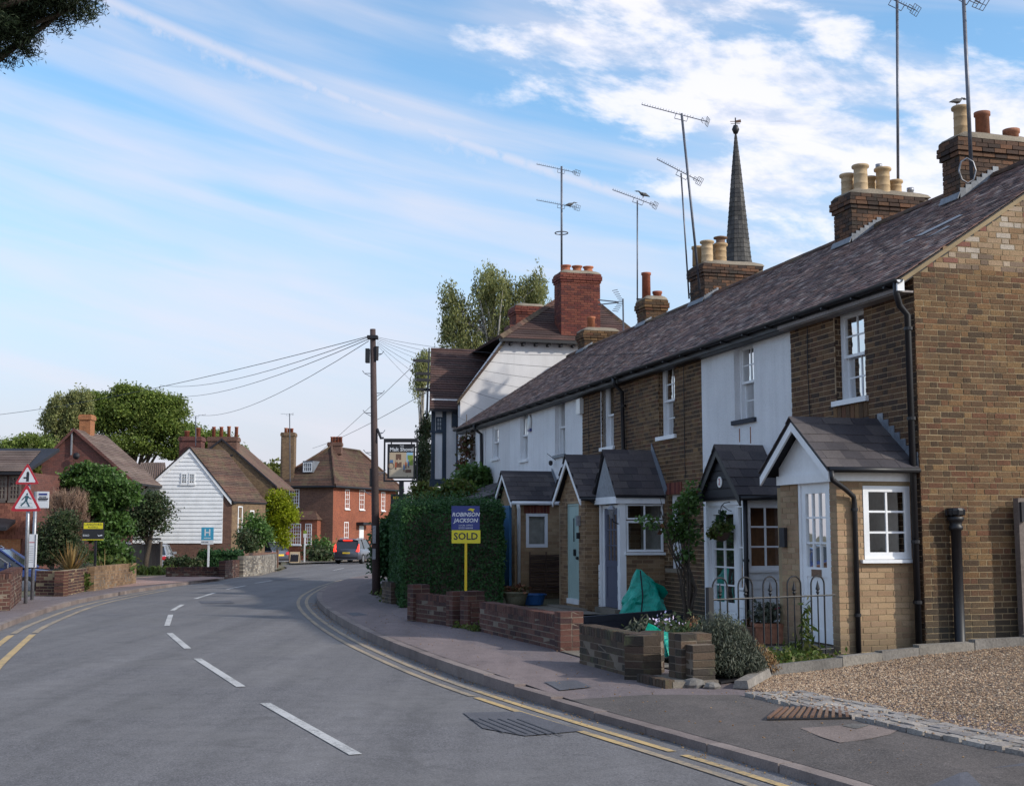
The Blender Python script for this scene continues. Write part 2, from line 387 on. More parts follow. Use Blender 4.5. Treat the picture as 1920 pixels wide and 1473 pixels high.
M['navy'] = surf('dark_sleeper', [(.028, .032, .048), (.035, .04, .055)], rough=.7, fine=60, bump=.5)
M['timber'] = surf('blue_black_timber', [(.035, .055, .085), (.042, .062, .09)], rough=.6, fine=30, bump=.4)
M['greydoor'] = surf('slate_grey_paint', [(.10, .11, .16)], rough=.4, fine=20, fine_amt=.06, big=2, big_amt=.08, bump=.05, spec=.5)
M['mint'] = surf('mint_paint', [(.38, .50, .47)], rough=.4, fine=20, fine_amt=.05, big=2, big_amt=.08, bump=.05, spec=.5)
M['blue'] = surf('blue_paint', [(.05, .17, .33)], rough=.5, fine=20, fine_amt=.1, big=2, big_amt=.1, bump=.05)
M['lead'] = surf('lead_flashing', [(.21, .235, .27), (.17, .19, .225), (.25, .27, .30)], rough=.55, fine=20, bump=.3, spec=.4)
M['pot_buff'] = surf('buff_chimney_pot', [(.52, .37, .21), (.46, .32, .18), (.56, .41, .25)], fine=15, big=2.5, big_amt=.3, fine_amt=.2, bump=.3)
M['pot_red'] = surf('red_chimney_pot', [(.36, .12, .07), (.30, .095, .06), (.40, .15, .08)], fine=15, big=2.5, bump=.3)
M['cement'] = surf('cement', [(.26, .22, .17)], fine=40, bump=.7, bumpd=.008)
M['stone'] = surf('grey_stone', [(.20, .185, .17), (.24, .22, .20), (.16, .15, .14), (.22, .20, .175)], fine=30, big=2, bump=.9, bumpd=.01)
M['flint'] = surf('flint_wall', [(.30, .28, .25), (.18, .165, .15), (.36, .33, .28), (.12, .11, .105), (.25, .22, .18)], fine=25, bump=.9, bumpd=.01)
M['kerb'] = surf('kerb_stone', [(0.218, 0.175, 0.163), (0.241, 0.197, 0.18), (0.196, 0.158, 0.147)], fine=70, big=2.0, bump=.6)
M['metal'] = surf('galvanised_metal', [(.32, .33, .36)], rough=.45, fine=20, bump=.1, metal=.6)
M['mast'] = surf('aerial_mast', [(.16, .17, .20)], rough=.45, fine=10, bump=0, metal=.5)
M['rust'] = surf('rusted_iron', [(.20, .125, .085), (.17, .10, .07)], rough=.8, fine=40, bump=.5)
M['wood'] = surf('weathered_wood', [(.17, .14, .125), (.14, .115, .105), (.20, .165, .14)], fine=30, bump=.6)
M['polewood'] = surf('creosoted_pole', [(.085, .06, .058)], fine=35, bump=.6, coord='pos')
M['terra'] = surf('terracotta', [(.32, .14, .085)], fine=25, bump=.3)
M['stonepot'] = surf('stone_pot', [(.17, .16, .11)], fine=25, bump=.4)
M['rubber'] = surf('rubber', [(.02, .02, .02)], rough=.8, fine=10, bump=0)
M['wicker'] = surf('willow_screen', [(.10, .06, .045), (.13, .08, .055), (.08, .05, .04)], fine=60, bump=.4)
M['hedgecore'] = surf('shaded_twigs', [(.012, .02, .01)], fine=20, bump=0)
M['soil'] = surf('soil', [(.06, .045, .032)], fine=40, bump=1, bumpd=.02, big=3)
M['bark'] = surf('bark', [(.09, .07, .055)], fine=20, bump=.9, bumpd=.02)
M['birchbark'] = surf('birch_bark', [(.35, .33, .30)], fine=8, fine_amt=.6, bump=.5)
M['curtain'] = surf('net_curtain', [(.40, .40, .41)], fine=4, bump=.2)
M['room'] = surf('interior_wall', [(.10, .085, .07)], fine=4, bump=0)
M['roompale'] = surf('interior_pale_wall', [(.42, .38, .33)], fine=4, bump=0)
M['insidewood'] = surf('interior_wood', [(.28, .12, .05)], fine=10, bump=.1, rough=.5)
def plain(name, col, rough=.5, metal=0.0, emit=0.0, spec=.5, coat=0.0):
    m, nt, N, Lk, b = newmat(name)
    b.inputs['Base Color'].default_value = (*col, 1); b.inputs['Roughness'].default_value = rough; b.inputs['Metallic'].default_value = metal; b.inputs['Specular IOR Level'].default_value = spec
    b.inputs['Coat Weight'].default_value = coat
    n = nz(N, Lk, N.new('ShaderNodeNewGeometry').outputs['Position'], 30, 2); rgb = N.new('ShaderNodeRGB'); rgb.outputs[0].default_value = (*col, 1)
    Lk.new(mult(N, Lk, rgb.outputs[0], ramp(N, Lk, n.outputs[0], [(.3, g(.93)), (.7, g(1.05))])), b.inputs['Base Color'])
    if emit: b.inputs['Emission Color'].default_value = (*col, 1); b.inputs['Emission Strength'].default_value = emit
    return m
for k, c, r in [('red', (.42, .02, .035), .4), ('signwhite', (.66, .68, .72), .4), ('signblack', (.02, .02, .03), .4), ('royal', (.018, .035, .20), .35), ('yellow', (.72, .62, .02), .35),
                ('postyellow', (.72, .50, .01), .4), ('boardblack', (.018, .018, .022), .35), ('teal', (.055, .33, .52), .4), ('bluegreen', (.03, .09, .12), .4), ('lampwhite', (.7, .7, .68), .3),
                ('platey', (.75, .52, .05), .4), ('orange', (.6, .12, .03), .5), ('skin', (.45, .26, .18), .6), ('sky_paint', (.28, .48, .66), .5), ('sand_paint', (.50, .42, .31), .5),
                ('wall_paint', (.48, .38, .26), .5), ('green_paint', (.20, .28, .04), .5), ('coat_red', (.40, .09, .03), .5), ('blue_cloth', (.08, .17, .34), .6), ('brown_paint', (.14, .075, .05), .6),
                ('tealgreen', (.0, .30, .235), .5), ('bluetub', (.02, .10, .30), .4), ('flower', (.62, .55, .75), .6), ('pink', (.6, .06, .2), .6), ('redplastic', (.5, .02, .02), .4), ('birdgrey', (.06, .065, .075), .7)]:
    M[k] = plain(k, c, r)
M['carglass'] = plain('tinted_car_glass', (.03, .035, .04), .06, spec=.8)
M['cargrey'] = plain('grey_car_paint', (.10, .11, .14), .28, metal=.5, coat=.7)
M['carsilver'] = plain('silver_car_paint', (.42, .44, .48), .3, metal=.6, coat=.6)
M['carblue'] = plain('blue_car_paint', (.01, .028, .13), .25, metal=.1, coat=.8)
M['brakelamp'] = plain('lit_brake_lamp', (1.0, .035, .02), .3, emit=1.3)
M['redlens'] = plain('red_lens', (.42, .01, .02), .2)
M['tarp'] = surf('green_woven_bag', [(0.0, 0.351, 0.26)], rough=.45, fine=12, fine_amt=.25, big=4, big_amt=.3, bump=.8, bumpd=.03, spec=.5)
def glass_mat():
    m, nt, N, Lk, b = newmat('window_glass'); N.remove(b)
    o = [n for n in N if n.type == 'OUTPUT_MATERIAL'][0]
    tr = N.new('ShaderNodeBsdfTransparent'); tr.inputs[0].default_value = (.82, .85, .86, 1)
    gl = N.new('ShaderNodeBsdfGlossy'); gl.inputs['Roughness'].default_value = .02
    fr = N.new('ShaderNodeFresnel'); fr.inputs[0].default_value = 1.5
    n = nz(N, Lk, N.new('ShaderNodeNewGeometry').outputs['Position'], 1.7, 2); bp = N.new('ShaderNodeBump'); bp.inputs['Strength'].default_value = .15; bp.inputs['Distance'].default_value = .02
    Lk.new(n.outputs[0], bp.inputs['Height']); Lk.new(bp.outputs[0], gl.inputs['Normal'])
    a = N.new('ShaderNodeMath'); a.operation = 'MULTIPLY_ADD'; Lk.new(fr.outputs[0], a.inputs[0]); a.inputs[1].default_value = .85; a.inputs[2].default_value = .0; a.use_clamp = True
    mx = N.new('ShaderNodeMixShader'); Lk.new(a.outputs[0], mx.inputs[0]); Lk.new(tr.outputs[0], mx.inputs[1]); Lk.new(gl.outputs[0], mx.inputs[2]); Lk.new(mx.outputs[0], o.inputs[0])
    return m
M['glass'] = glass_mat()
def asphalt(name, base, tint, speck=.5, streak=True, cracks=.0, scale=1.0):
    m, nt, N, Lk, b = newmat(name)
    pos = N.new('ShaderNodeNewGeometry').outputs['Position']
    vo = N.new('ShaderNodeTexVoronoi'); vo.inputs['Scale'].default_value = 110; Lk.new(pos, vo.inputs['Vector'])
    n1 = nz(N, Lk, pos, 45, 5, .7); n2 = nz(N, Lk, pos, .55, 5, .6); n3 = nz(N, Lk, pos, 4.0, 4, .6)
    rgb = N.new('ShaderNodeRGB'); rgb.outputs[0].default_value = (*base, 1)
    c = mult(N, Lk, rgb.outputs[0], ramp(N, Lk, vo.outputs['Color'], [(0, g(1 - speck)), (.6, g(1.05)), (1, g(1 + speck * 1.3))]))
    c = mult(N, Lk, c, ramp(N, Lk, n1.outputs[0], [(.3, g(.8)), (.7, g(1.2))]))
    c = mixc(N, Lk, ramp(N, Lk, n2.outputs[0], [(.35, g(0)), (.72, g(.65))]), c, tint)
    c = mult(N, Lk, c, ramp(N, Lk, n3.outputs[0], [(.3, g(.86)), (.7, g(1.08))]))
    n6 = nz(N, Lk, pos, 1.3, 6, .75); c = mult(N, Lk, c, ramp(N, Lk, n6.outputs[0], [(.28, g(.66)), (.42, g(1)), (.60, g(1)), (.78, g(1.2))]))
    mp = N.new('ShaderNodeMapping'); mp.inputs['Rotation'].default_value = (0, 0, -R(20)); mp.inputs['Scale'].default_value = (1.9, .09, 1); Lk.new(pos, mp.inputs[0]); n7 = nz(N, Lk, mp.outputs[0], 1.0, 4, .6)
    c = mult(N, Lk, c, ramp(N, Lk, n7.outputs[0], [(.33, g(.82)), (.66, g(1.12))]))
    if cracks:
        vc = N.new('ShaderNodeTexVoronoi'); vc.feature = 'DISTANCE_TO_EDGE'; vc.inputs['Scale'].default_value = .42
        nn = N.new('ShaderNodeMixRGB'); nn.inputs[0].default_value = .12; Lk.new(pos, nn.inputs[1]); n4 = nz(N, Lk, pos, 1.6, 5, .7); Lk.new(n4.outputs[1], nn.inputs[2]); Lk.new(nn.outputs[0], vc.inputs['Vector'])
        c = mult(N, Lk, c, ramp(N, Lk, vc.outputs['Distance'], [(0, g(1 - cracks)), (.012, g(1))]))
    Lk.new(c, b.inputs['Base Color']); b.inputs['Roughness'].default_value = .88; b.inputs['Specular IOR Level'].default_value = .35
    bp = N.new('ShaderNodeBump'); bp.inputs['Strength'].default_value = .5; bp.inputs['Distance'].default_value = .006; Lk.new(n1.outputs[0], bp.inputs['Height']); Lk.new(bp.outputs[0], b.inputs['Normal'])
    return m
M['road'] = asphalt('road_asphalt', (.132, .127, .133), (.166, .159, .158), cracks=.10)
M['pave'] = asphalt('pavement_asphalt', (.15, .122, .126), (.175, .143, .14), cracks=.12)
M['pave_red'] = asphalt('reddish_pavement', (.17, .134, .132), (.19, .15, .144), speck=.35)
M['dark_asphalt'] = asphalt('dark_crossing_asphalt', (.095, .083, .078), (.12, .10, .09), speck=.6)
M['patch_pink'] = asphalt('pinkish_repair', (.19, .15, .135), (.21, .165, .145), speck=.4)
M['patch_blue'] = asphalt('bluish_repair_and_shadow', (.085, .086, .10), (.10, .10, .115), speck=.3)
M['path'] = asphalt('path_concrete', (.17, .15, .125), (.20, .17, .14), speck=.3)
M['drive_pink'] = asphalt('pink_driveway', (.30, .19, .165), (.27, .20, .165), speck=.3)
M['earth'] = asphalt('bare_ground', (.13, .115, .075), (.09, .10, .05), speck=.5)
M['gravel_base'] = asphalt('gravel_bed', (.20, .15, .11), (.24, .18, .13), speck=.8)
M['gravel'] = surf('gravel_stone', [(0.399, 0.274, 0.176), (0.284, 0.186, 0.123), (0.483, 0.343, 0.229), (0.21, 0.147, 0.106), (0.347, 0.225, 0.141), (0.546, 0.431, 0.317), (0.137, 0.098, 0.079), (0.42, 0.294, 0.185)], fine=40, bump=.2, big_amt=.2)
M['cobble'] = surf('granite_sett', [(0.312, 0.288, 0.27), (0.362, 0.33, 0.299), (0.263, 0.24, 0.23), (0.338, 0.3, 0.27)], fine=40, big=3, bump=.9, bumpd=.012)
def paint(name, col, wear):
    m, nt, N, Lk, b = newmat(name)
    pos = N.new('ShaderNodeNewGeometry').outputs['Position']; n1 = nz(N, Lk, pos, 28, 6, .75); n2 = nz(N, Lk, pos, 1.6, 4)
    s = N.new('ShaderNodeMath'); s.operation = 'MULTIPLY_ADD'; Lk.new(n2.outputs[0], s.inputs[0]); s.inputs[1].default_value = .5; Lk.new(n1.outputs[0], s.inputs[2])
    c = mixc(N, Lk, ramp(N, Lk, s.outputs[0], [(wear, g(0)), (wear + .13, g(1))]), col, tuple(x * .35 + .07 for x in col))
    Lk.new(c, b.inputs['Base Color']); b.inputs['Roughness'].default_value = .8
    return m
M['line_white'] = paint('white_road_paint', (.46, .455, .45), .74)
M['line_yellow'] = paint('yellow_road_paint', (.46, .32, .14), .72)
M['line_faded'] = paint('faded_yellow_road_paint', (.34, .26, .17), .68)
def leafmat(name, cols, trans=.35, rough=.55, big=1.2):
    m, nt, N, Lk, b = newmat(name)
    geo = N.new('ShaderNodeNewGeometry')
    c = ramp(N, Lk, geo.outputs['Random Per Island'], [(i / max(1, len(cols) - 1), x) for i, x in enumerate(cols)])
    n2 = nz(N, Lk, geo.outputs['Position'], big, 3)
    c = mult(N, Lk, c, ramp(N, Lk, n2.outputs[0], [(.3, g(.6)), (.7, g(1.4))]))
    Lk.new(c, b.inputs['Base Color']); b.inputs['Roughness'].default_value = rough; b.inputs['Specular IOR Level'].default_value = .3
    o = [n for n in N if n.type == 'OUTPUT_MATERIAL'][0]
    t = N.new('ShaderNodeBsdfTranslucent'); Lk.new(c, t.inputs[0]); mx = N.new('ShaderNodeMixShader'); mx.inputs[0].default_value = trans
    Lk.new(b.outputs[0], mx.inputs[1]); Lk.new(t.outputs[0], mx.inputs[2]); Lk.new(mx.outputs[0], o.inputs[0])
    return m
M['leaf_privet'] = leafmat('privet_leaf', [(0.018, 0.06, 0.022), (0.033, 0.09, 0.03), (0.053, 0.128, 0.036), (0.027, 0.075, 0.026)])
M['leaf_oak'] = leafmat('broadleaf_green', [(0.086, 0.138, 0.026), (0.138, 0.199, 0.038), (0.207, 0.25, 0.053), (0.103, 0.155, 0.033)], big=.5)
M['leaf_yellowish'] = leafmat('yellowing_leaf', [(.09, .11, .02), (.13, .14, .03), (.07, .09, .02)])
M['leaf_birch'] = leafmat('birch_leaf', [(0.177, 0.208, 0.084), (0.271, 0.292, 0.113), (0.353, 0.344, 0.14), (0.147, 0.177, 0.075)], trans=.5)
M['leaf_laurel'] = leafmat('laurel_leaf', [(0.052, 0.115, 0.023), (0.081, 0.161, 0.034), (0.115, 0.196, 0.052), (0.034, 0.081, 0.023)], rough=.4)
M['leaf_lime'] = leafmat('lime_leaf', [(.22, .28, .012), (.32, .36, .015), (.14, .20, .012), (.38, .38, .02)], trans=.5)
M['leaf_yew'] = leafmat('yew_needle', [(.012, .022, .010), (.02, .035, .014), (.035, .05, .02)], trans=.25)
M['leaf_dark'] = leafmat('dark_shrub_leaf', [(0.029, 0.057, 0.025), (0.051, 0.079, 0.031), (0.071, 0.101, 0.043), (0.086, 0.071, 0.043)])
M['leaf_brown'] = leafmat('dead_twig', [(.22, .14, .10), (.30, .20, .14), (.16, .10, .075)], trans=.1)
M['leaf_phormium'] = leafmat('bronze_blade', [(.18, .10, .035), (.26, .16, .05), (.11, .075, .03), (.33, .24, .10)], trans=.2)
M['leaf_grey'] = leafmat('lavender_leaf', [(0.072, 0.086, 0.061), (0.108, 0.122, 0.09), (0.05, 0.065, 0.043), (0.144, 0.144, 0.108)], trans=.2)
M['leaf_weed'] = leafmat('weed_leaf', [(.07, .12, .02), (.12, .17, .035), (.05, .08, .02), (.16, .15, .04)])
M['leaf_red'] = leafmat('reddish_leaf', [(.18, .06, .04), (.10, .05, .03), (.08, .09, .03), (.25, .11, .06)])
M['leaf_dry'] = leafmat('dry_leaf', [(.28, .17, .08), (.2, .11, .05), (.35, .24, .12)], trans=.1)
def farbrick(name, c1, c2, mort, scale=1.0):
    m, nt, N, Lk, b = newmat(name)
    tc = N.new('ShaderNodeTexCoord'); sp = N.new('ShaderNodeSeparateXYZ'); Lk.new(tc.outputs['Object'], sp.inputs[0])
    ad = N.new('ShaderNodeMath'); ad.operation = 'ADD'; Lk.new(sp.outputs[0], ad.inputs[0]); Lk.new(sp.outputs[1], ad.inputs[1])
    cb = N.new('ShaderNodeCombineXYZ'); Lk.new(ad.outputs[0], cb.inputs[0]); Lk.new(sp.outputs[2], cb.inputs[1])
    br = N.new('ShaderNodeTexBrick'); Lk.new(cb.outputs[0], br.inputs['Vector']); br.inputs['Scale'].default_value = scale
    br.inputs['Brick Width'].default_value = .225; br.inputs['Row Height'].default_value = .075; br.inputs['Mortar Size'].default_value = .006; br.inputs['Mortar Smooth'].default_value = .2
    br.inputs['Color1'].default_value = (*c1, 1); br.inputs['Color2'].default_value = (*c2, 1); br.inputs['Mortar'].default_value = (*mort, 1)
    pos = N.new('ShaderNodeNewGeometry').outputs['Position']; n1 = nz(N, Lk, pos, 9, 4, .7); n2 = nz(N, Lk, pos, .6, 4)
    c = mult(N, Lk, br.outputs[0], ramp(N, Lk, n1.outputs[0], [(.3, g(.72)), (.7, g(1.25))])); c = mult(N, Lk, c, ramp(N, Lk, n2.outputs[0], [(.3, g(.8)), (.7, g(1.15))]))
    Lk.new(c, b.inputs['Base Color']); b.inputs['Roughness'].default_value = .9
    bp = N.new('ShaderNodeBump'); bp.inputs['Strength'].default_value = .6; bp.inputs['Distance'].default_value = .01; Lk.new(br.outputs['Fac'], bp.inputs['Height']); bp.invert = True; Lk.new(bp.outputs[0], b.inputs['Normal'])
    return m
M['far_brown'] = farbrick('brown_and_shaded_brickwork', (.16, .08, .055), (.11, .055, .042), (.15, .11, .085))
M['far_red'] = farbrick('orange_red_brickwork', (.30, .085, .04), (.22, .06, .035), (.22, .12, .08))
M['far_yellow'] = farbrick('yellow_brown_brickwork', (.20, .13, .07), (.13, .08, .05), (.20, .15, .10))
M['far_purple'] = farbrick('dark_red_brickwork', (.15, .05, .04), (.10, .038, .034), (.14, .09, .07))
M['far_orange'] = farbrick('orange_brickwork', (.38, .15, .06), (.32, .12, .05), (.3, .2, .12))
M['hung'] = surf('hung_tile', [(.26, .10, .07), (.30, .12, .08), (.22, .085, .06)], fine=20, bump=.6)
# ---------------------------------------------------------------- ground, road, pavements
def curve_from(pts):
    pts = sorted(pts, key=lambda p: p[1]); ys = np.arange(-10, 92, .5)
    xs = np.interp(ys, [p[1] for p in pts], [p[0] for p in pts])
    k = np.hanning(13); k /= k.sum(); xp = np.pad(xs, 6, mode='reflect', reflect_type='odd'); xs = np.convolve(xp, k, 'valid')
    return lambda y: (float(np.interp(y, ys, xs)), y)
gp = lambda u, v, dz=0: (G(u, v, dz).x, G(u, v, dz).y)
XR = curve_from([(9.5, -12), (4.7, 0)] + [gp(u, v) for u, v in [(1560, 1473), (1400, 1430), (1200, 1375), (1000, 1315), (900, 1285), (800, 1247), (700, 1205), (640, 1172), (604, 1146), (592, 1130), (596, 1117), (622, 1100), (655, 1089), (700, 1080)]] + [(-5.1, 60), (-3.6, 70), (-.5, 82), (4, 92)])
XL = curve_from([(2.5, -10), (-.9, 0), (-4.4, 9), (-6.5, 14.5)] + [gp(u, v) for u, v in [(0, 1180), (59, 1159), (95, 1145), (147, 1131), (240, 1112.6), (300, 1103), (400, 1089), (463, 1078), (525, 1070)]] + [(-13.2, 76), (-15.5, 86), (-15, 93)])
def nrm2(cv, y):
    a, b = cv(y - .25), cv(y + .25); t = Vector((b[0] - a[0], b[1] - a[1])).normalized(); return Vector((t.y, -t.x)), t   # points right
def off(cv, y, d, z=0.0):
    p = cv(y); n, _ = nrm2(cv, y); x, yy = p[0] + n.x * d, p[1] + n.y * d
    return Vector((x, yy, zr(yy) + z))
def strip(name, cv, d0, d1, z0, z1, y0, y1, mat, parent=None, step=.5, th=0.0):
    ys = list(np.arange(y0, y1, step)) + [y1]; mb = MB()
    vs = []; [vs.extend((off(cv, y, d0, z0), off(cv, y, d1, z1))) for y in ys]
    fs = [(2 * i, 2 * i + 1, 2 * i + 3, 2 * i + 2) for i in range(len(ys) - 1)]
    o = mb.add(vs, fs).obj(name, mat, parent); return fixup(o)
def fixup(o):   # all normals up
    me = o.data
    for p in me.polygons:
        if p.normal.z < 0: p.flip()
    me.update(); return o
# base terrain, dips under the street so that nothing coincides
def gz(x, y): return zr(y) + .05
vs = []; fs = []; xs = [-400, -200, -100, -60, -40, -30] + [] ; 
xs = [-500, -250, -120, -60, -30, -12, 12, 30, 60, 120, 250, 500]; ys = [-40, -10, 10, 20, 30, 40, 50, 60, 70, 80, 90, 100, 110, 125, 140, 200, 300, 500, 900]
for y in ys:
    for x in xs: vs.append((x, y, zr(y) - .06))
n = len(xs)
for j in range(len(ys) - 1):
    for i in range(n - 1): fs.append((j * n + i, j * n + i + 1, (j + 1) * n + i + 1, (j + 1) * n + i))
ground = tag(fixup(MB().add(vs, fs).obj('ground', M['earth'])), kind='structure')
# carriageway between the two kerb lines, then the bend to the right beyond the parked car
ys = list(np.arange(-10, 90, .5)); vs = []
for y in ys:
    a = XL(y); b = XR(y)
    for k in range(5):
        f = k / 4; x = a[0] + (b[0] - a[0]) * f; vs.append((x, y, zr(y) + .0 + .03 * (1 - (2 * f - 1) ** 2)))
fs = [(j * 5 + i, j * 5 + i + 1, (j + 1) * 5 + i + 1, (j + 1) * 5 + i) for j in range(len(ys) - 1) for i in range(4)]
b0 = len(vs); yE = 89.5
far_l = [(XL(89.5)[0], 89.5), (-15.2, 93), (-12.5, 97), (-6, 101), (4, 105), (18, 110), (60, 120)]; far_r = [(XR(89.5)[0], 89.5), (3.5, 90), (5, 91.2), (8, 93), (12, 96), (22, 101), (62, 112)]
for a, b in zip(far_l, far_r): vs += [(a[0], a[1], zr(a[1]) + .0), (b[0], b[1], zr(b[1]) + .0)]
fs += [(b0 + 2 * i, b0 + 2 * i + 1, b0 + 2 * i + 3, b0 + 2 * i + 2) for i in range(len(far_l) - 1)]
road = tag(fixup(MB().add(vs, fs).obj('road', M['road'])), kind='structure')
def rz_(x, y):   # road camber height
    a, b = XL(y)[0], XR(y)[0]; f = (x - a) / (b - a); return zr(y) + .03 * (1 - (2 * f - 1) ** 2)
def on_road(u, v, dz=.004):
    p = G(u, v, .02); return Vector((p.x, p.y, rz_(p.x, p.y) + dz))
for (a, b) in [((497, 1320), (667, 1417)), ((370, 1236), (452, 1289)), ((318, 1188), (352, 1217)), ((313, 1174), (320, 1153)), ((323, 1145), (342, 1134)), ((366, 1123), (403, 1111.5)), ((425, 1105), (460, 1098)), ((478, 1093.5), (510, 1088.5)), ((625, 1069), (645, 1065))]:
    p, q = on_road(*a), on_road(*b); t = (q - p); t.z = 0; t.normalize(); s = Vector((t.y, -t.x, 0)) * .048; N_ = 6; vs = []
    for k in range(N_ + 1):
        c = p.lerp(q, k / N_)
        for e in (-1, 1): w = c + s * e; vs.append((w.x, w.y, rz_(w.x, w.y) + .005))
    fixup(MB().add(vs, [(2 * k, 2 * k + 1, 2 * k + 3, 2 * k + 2) for k in range(N_)]).obj('centre_dash', M['line_white'], road))
def rstrip(name, cv, d, w, y0, y1, mat, step=.5):
    ys = list(np.arange(y0, y1, step)) + [y1]; vs = []
    for y in ys:
        for e in (-w / 2, w / 2): p = off(cv, y, d + e); vs.append((p.x, p.y, rz_(p.x, p.y) + .005))
    return fixup(MB().add(vs, [(2 * k, 2 * k + 1, 2 * k + 3, 2 * k + 2) for k in range(len(ys) - 1)]).obj(name, mat, road))
for y0, y1, m_ in ((4, 9.6, 'line_yellow'), (9.75, 13.4, 'line_yellow'), (13.4, 24, 'line_faded'), (24.1, 56, 'line_faded')): rstrip('yellow_line', XR, -.24, .075, y0, y1, M[m_])
for y0, y1, m_ in ((4, 10.0, 'line_faded'), (10.0, 12.9, 'line_yellow'), (13.0, 24, 'line_faded'), (24.1, 56, 'line_faded')): rstrip('yellow_line', XR, -.43, .075, y0, y1, M[m_])
for d in (.3, .62): 
    rstrip('yellow_line', XL, d, .1, 6, 20.4, M['line_yellow']); rstrip('yellow_line', XL, d, .1, 20.7, 38, M['line_faded'])
def sheet(name, px, dz, mat, parent=None, grid=None, onroad=False):
    """flat patch whose outline is given by where its corners lie on the ground"""
    vs = []
    for q in px:
        p = G(q[0], q[1], dz) if len(q) == 2 else Vector(q)
        vs.append(Vector((p.x, p.y, (rz_(p.x, p.y) + .006) if onroad else (zr(p.y) + dz))))
    return fixup(MB().add(vs, [tuple(range(len(vs)))]).obj(name, mat, parent))
def kh(y): f = min(1, max(0, (y - 11.0) / 3.2)); return .062 + .058 * f * f * (3 - 2 * f)   # kerb is dropped at the drive
def pz(p):
    k = kh(p.y); return k + (.12 - k) * min(1, max(0, (p.x - off(XR, p.y, .125).x) / .7))
def psheet(name, px, dz, mat, parent):
    vs = [];
    for q in px: p = G(q[0], q[1], .12); vs.append((p.x, p.y, zr(p.y) + pz(p) + dz))
    return fixup(MB().add(vs, [tuple(range(len(vs)))]).obj(name, mat, parent))
# utility cut in the carriageway with saw grooves, and covers
pat = sheet('road_patch', [(868, 1340), (975, 1336), (1095, 1372), (985, 1384), (905, 1370)], 0, M['patch_blue'], road, onroad=True)
for k in range(6):
    a = on_road(880 + 18 * k, 1347 + 0 * k, .009); b = on_road(945 + 22 * k, 1374 + k * 1, .009); t = (b - a).normalized(); s = Vector((t.y, -t.x, 0)) * .008
    fixup(MB().quad(a - s, a + s, b + s, b - s).obj('groove', M['black'], pat))
for px in [[(372, 1129), (432, 1128), (440, 1133), (378, 1134)], [(505, 1086), (560, 1084), (570, 1087), (515, 1089)]]:
    sheet('road_patch', px, 0, M['patch_blue'], road, onroad=True)
# right-hand pavement: raised slab between the kerb and the garden walls
def slab(name, cv, d0, widths, z, y0, y1, mat, side, drop=0):
    ys = list(np.arange(y0, y1, .5)) + [y1]; vs = []
    for y in ys:
        p = off(cv, y, d0 * side, z); w = widths(y); q = Vector((p.x + side * w, p.y, p.z)); m_ = Vector((p.x + side * .7, p.y, p.z)); p.z += (kh(y) - .12) * drop; vs += [p, m_, q]
    return fixup(MB().add(vs, [(3 * k + e, 3 * k + 1 + e, 3 * k + 4 + e, 3 * k + 3 + e) for k in range(len(ys) - 1) for e in (0, 1)]).obj(name, mat))
pave = tag(slab('pavement', XR, .125, lambda y: 2.6, .12, -8, 88, M['pave'], 1, 1), kind='structure')
plots = tag(slab('garden_ground', XR, .125, lambda y: 60, .10, -8, 88, M['earth'], 1, 1), kind='structure')
ys = list(np.arange(11.9, 60, .5)); vs = []
for y in ys: vs += [off(XR, y, .128, kh(y) + .004), off(XR, y, .95, kh(y) + (.12 - kh(y)) * 1 + .004)]
fixup(MB().add(vs, [(2 * k, 2 * k + 1, 2 * k + 3, 2 * k + 2) for k in range(len(ys) - 1)]).obj('pavement_edge', M['pave_red'], pave))
def kerbstones(cv, side, y0, y1, h, limit, parent, mat):
    items = []; y = y0
    while y < y1:
        n_, t_ = nrm2(cv, y); L_ = .9
        c = off(cv, y, side * .065, 0); hh = h(y); t3 = Vector((t_.x, t_.y, -.0085 if y > 30 else 0)).normalized(); n3 = Vector((n_.x, n_.y, 0)); up = n3.cross(t3); 
        if up.z < 0: up = -up
        items.append((mat3(t3, n3, up, Vector((c.x, c.y, c.z + hh / 2 - .05))), (L_ - .008, .125, hh + .1 + .002)))
        y += L_ * t_.y
    pieces(items, 'kerb_stone', mat, parent, limit, 'kerb_run', jit=.004)
kerbstones(XR, 1, 5, 56, kh, 70, pave, M['kerb'])
pavel = tag(slab('pavement', XL, .125, lambda y: 1.5 if y < 45 else 1.2, .09, -8, 62, M['pave'], -1), kind='structure')
kerbstones(XL, -1, 7, 60, lambda y: .09, 75, pavel, M['kerb'])
plotl = tag(slab('garden_ground', XL, .125, lambda y: 70, .07, -8, 88, M['earth'], -1), kind='structure')
# patches on the right pavement
setl0 = [G(u, v, .13) for u, v in ((1395, 1303), (1500, 1327), (1592, 1345), (1730, 1378), (1920, 1415), (2200, 1480), (2900, 1650))]
vs = []; ys = list(np.arange(4, 12.01, .25))
for y in ys:
    a = off(XR, y, .127, kh(y) + .004); xin = float(np.interp(y, [p.y for p in setl0][::-1], [p.x for p in setl0][::-1])) - .03; w = max(xin - a.x, .3)
    for x in (a.x, a.x + .35, a.x + .7, max(a.x + .8, a.x + w * .6), max(a.x + .9, a.x + w)): vs.append((x, a.y, kh(y) + (.12 - kh(y)) * min(1, (x - a.x) / .7) + .0045))
fixup(MB().add(vs, [(j * 5 + i, j * 5 + i + 1, (j + 1) * 5 + i + 1, (j + 1) * 5 + i) for j in range(len(ys) - 1) for i in range(4)]).obj('crossing_surface', M['dark_asphalt'], pave))
psheet('repair_and_shadow_patch', [(1500, 1366), (1560, 1362), (1620, 1358), (1690, 1366), (1668, 1378), (1620, 1388), (1575, 1392), (1540, 1382)], .008, M['patch_pink'], pave)
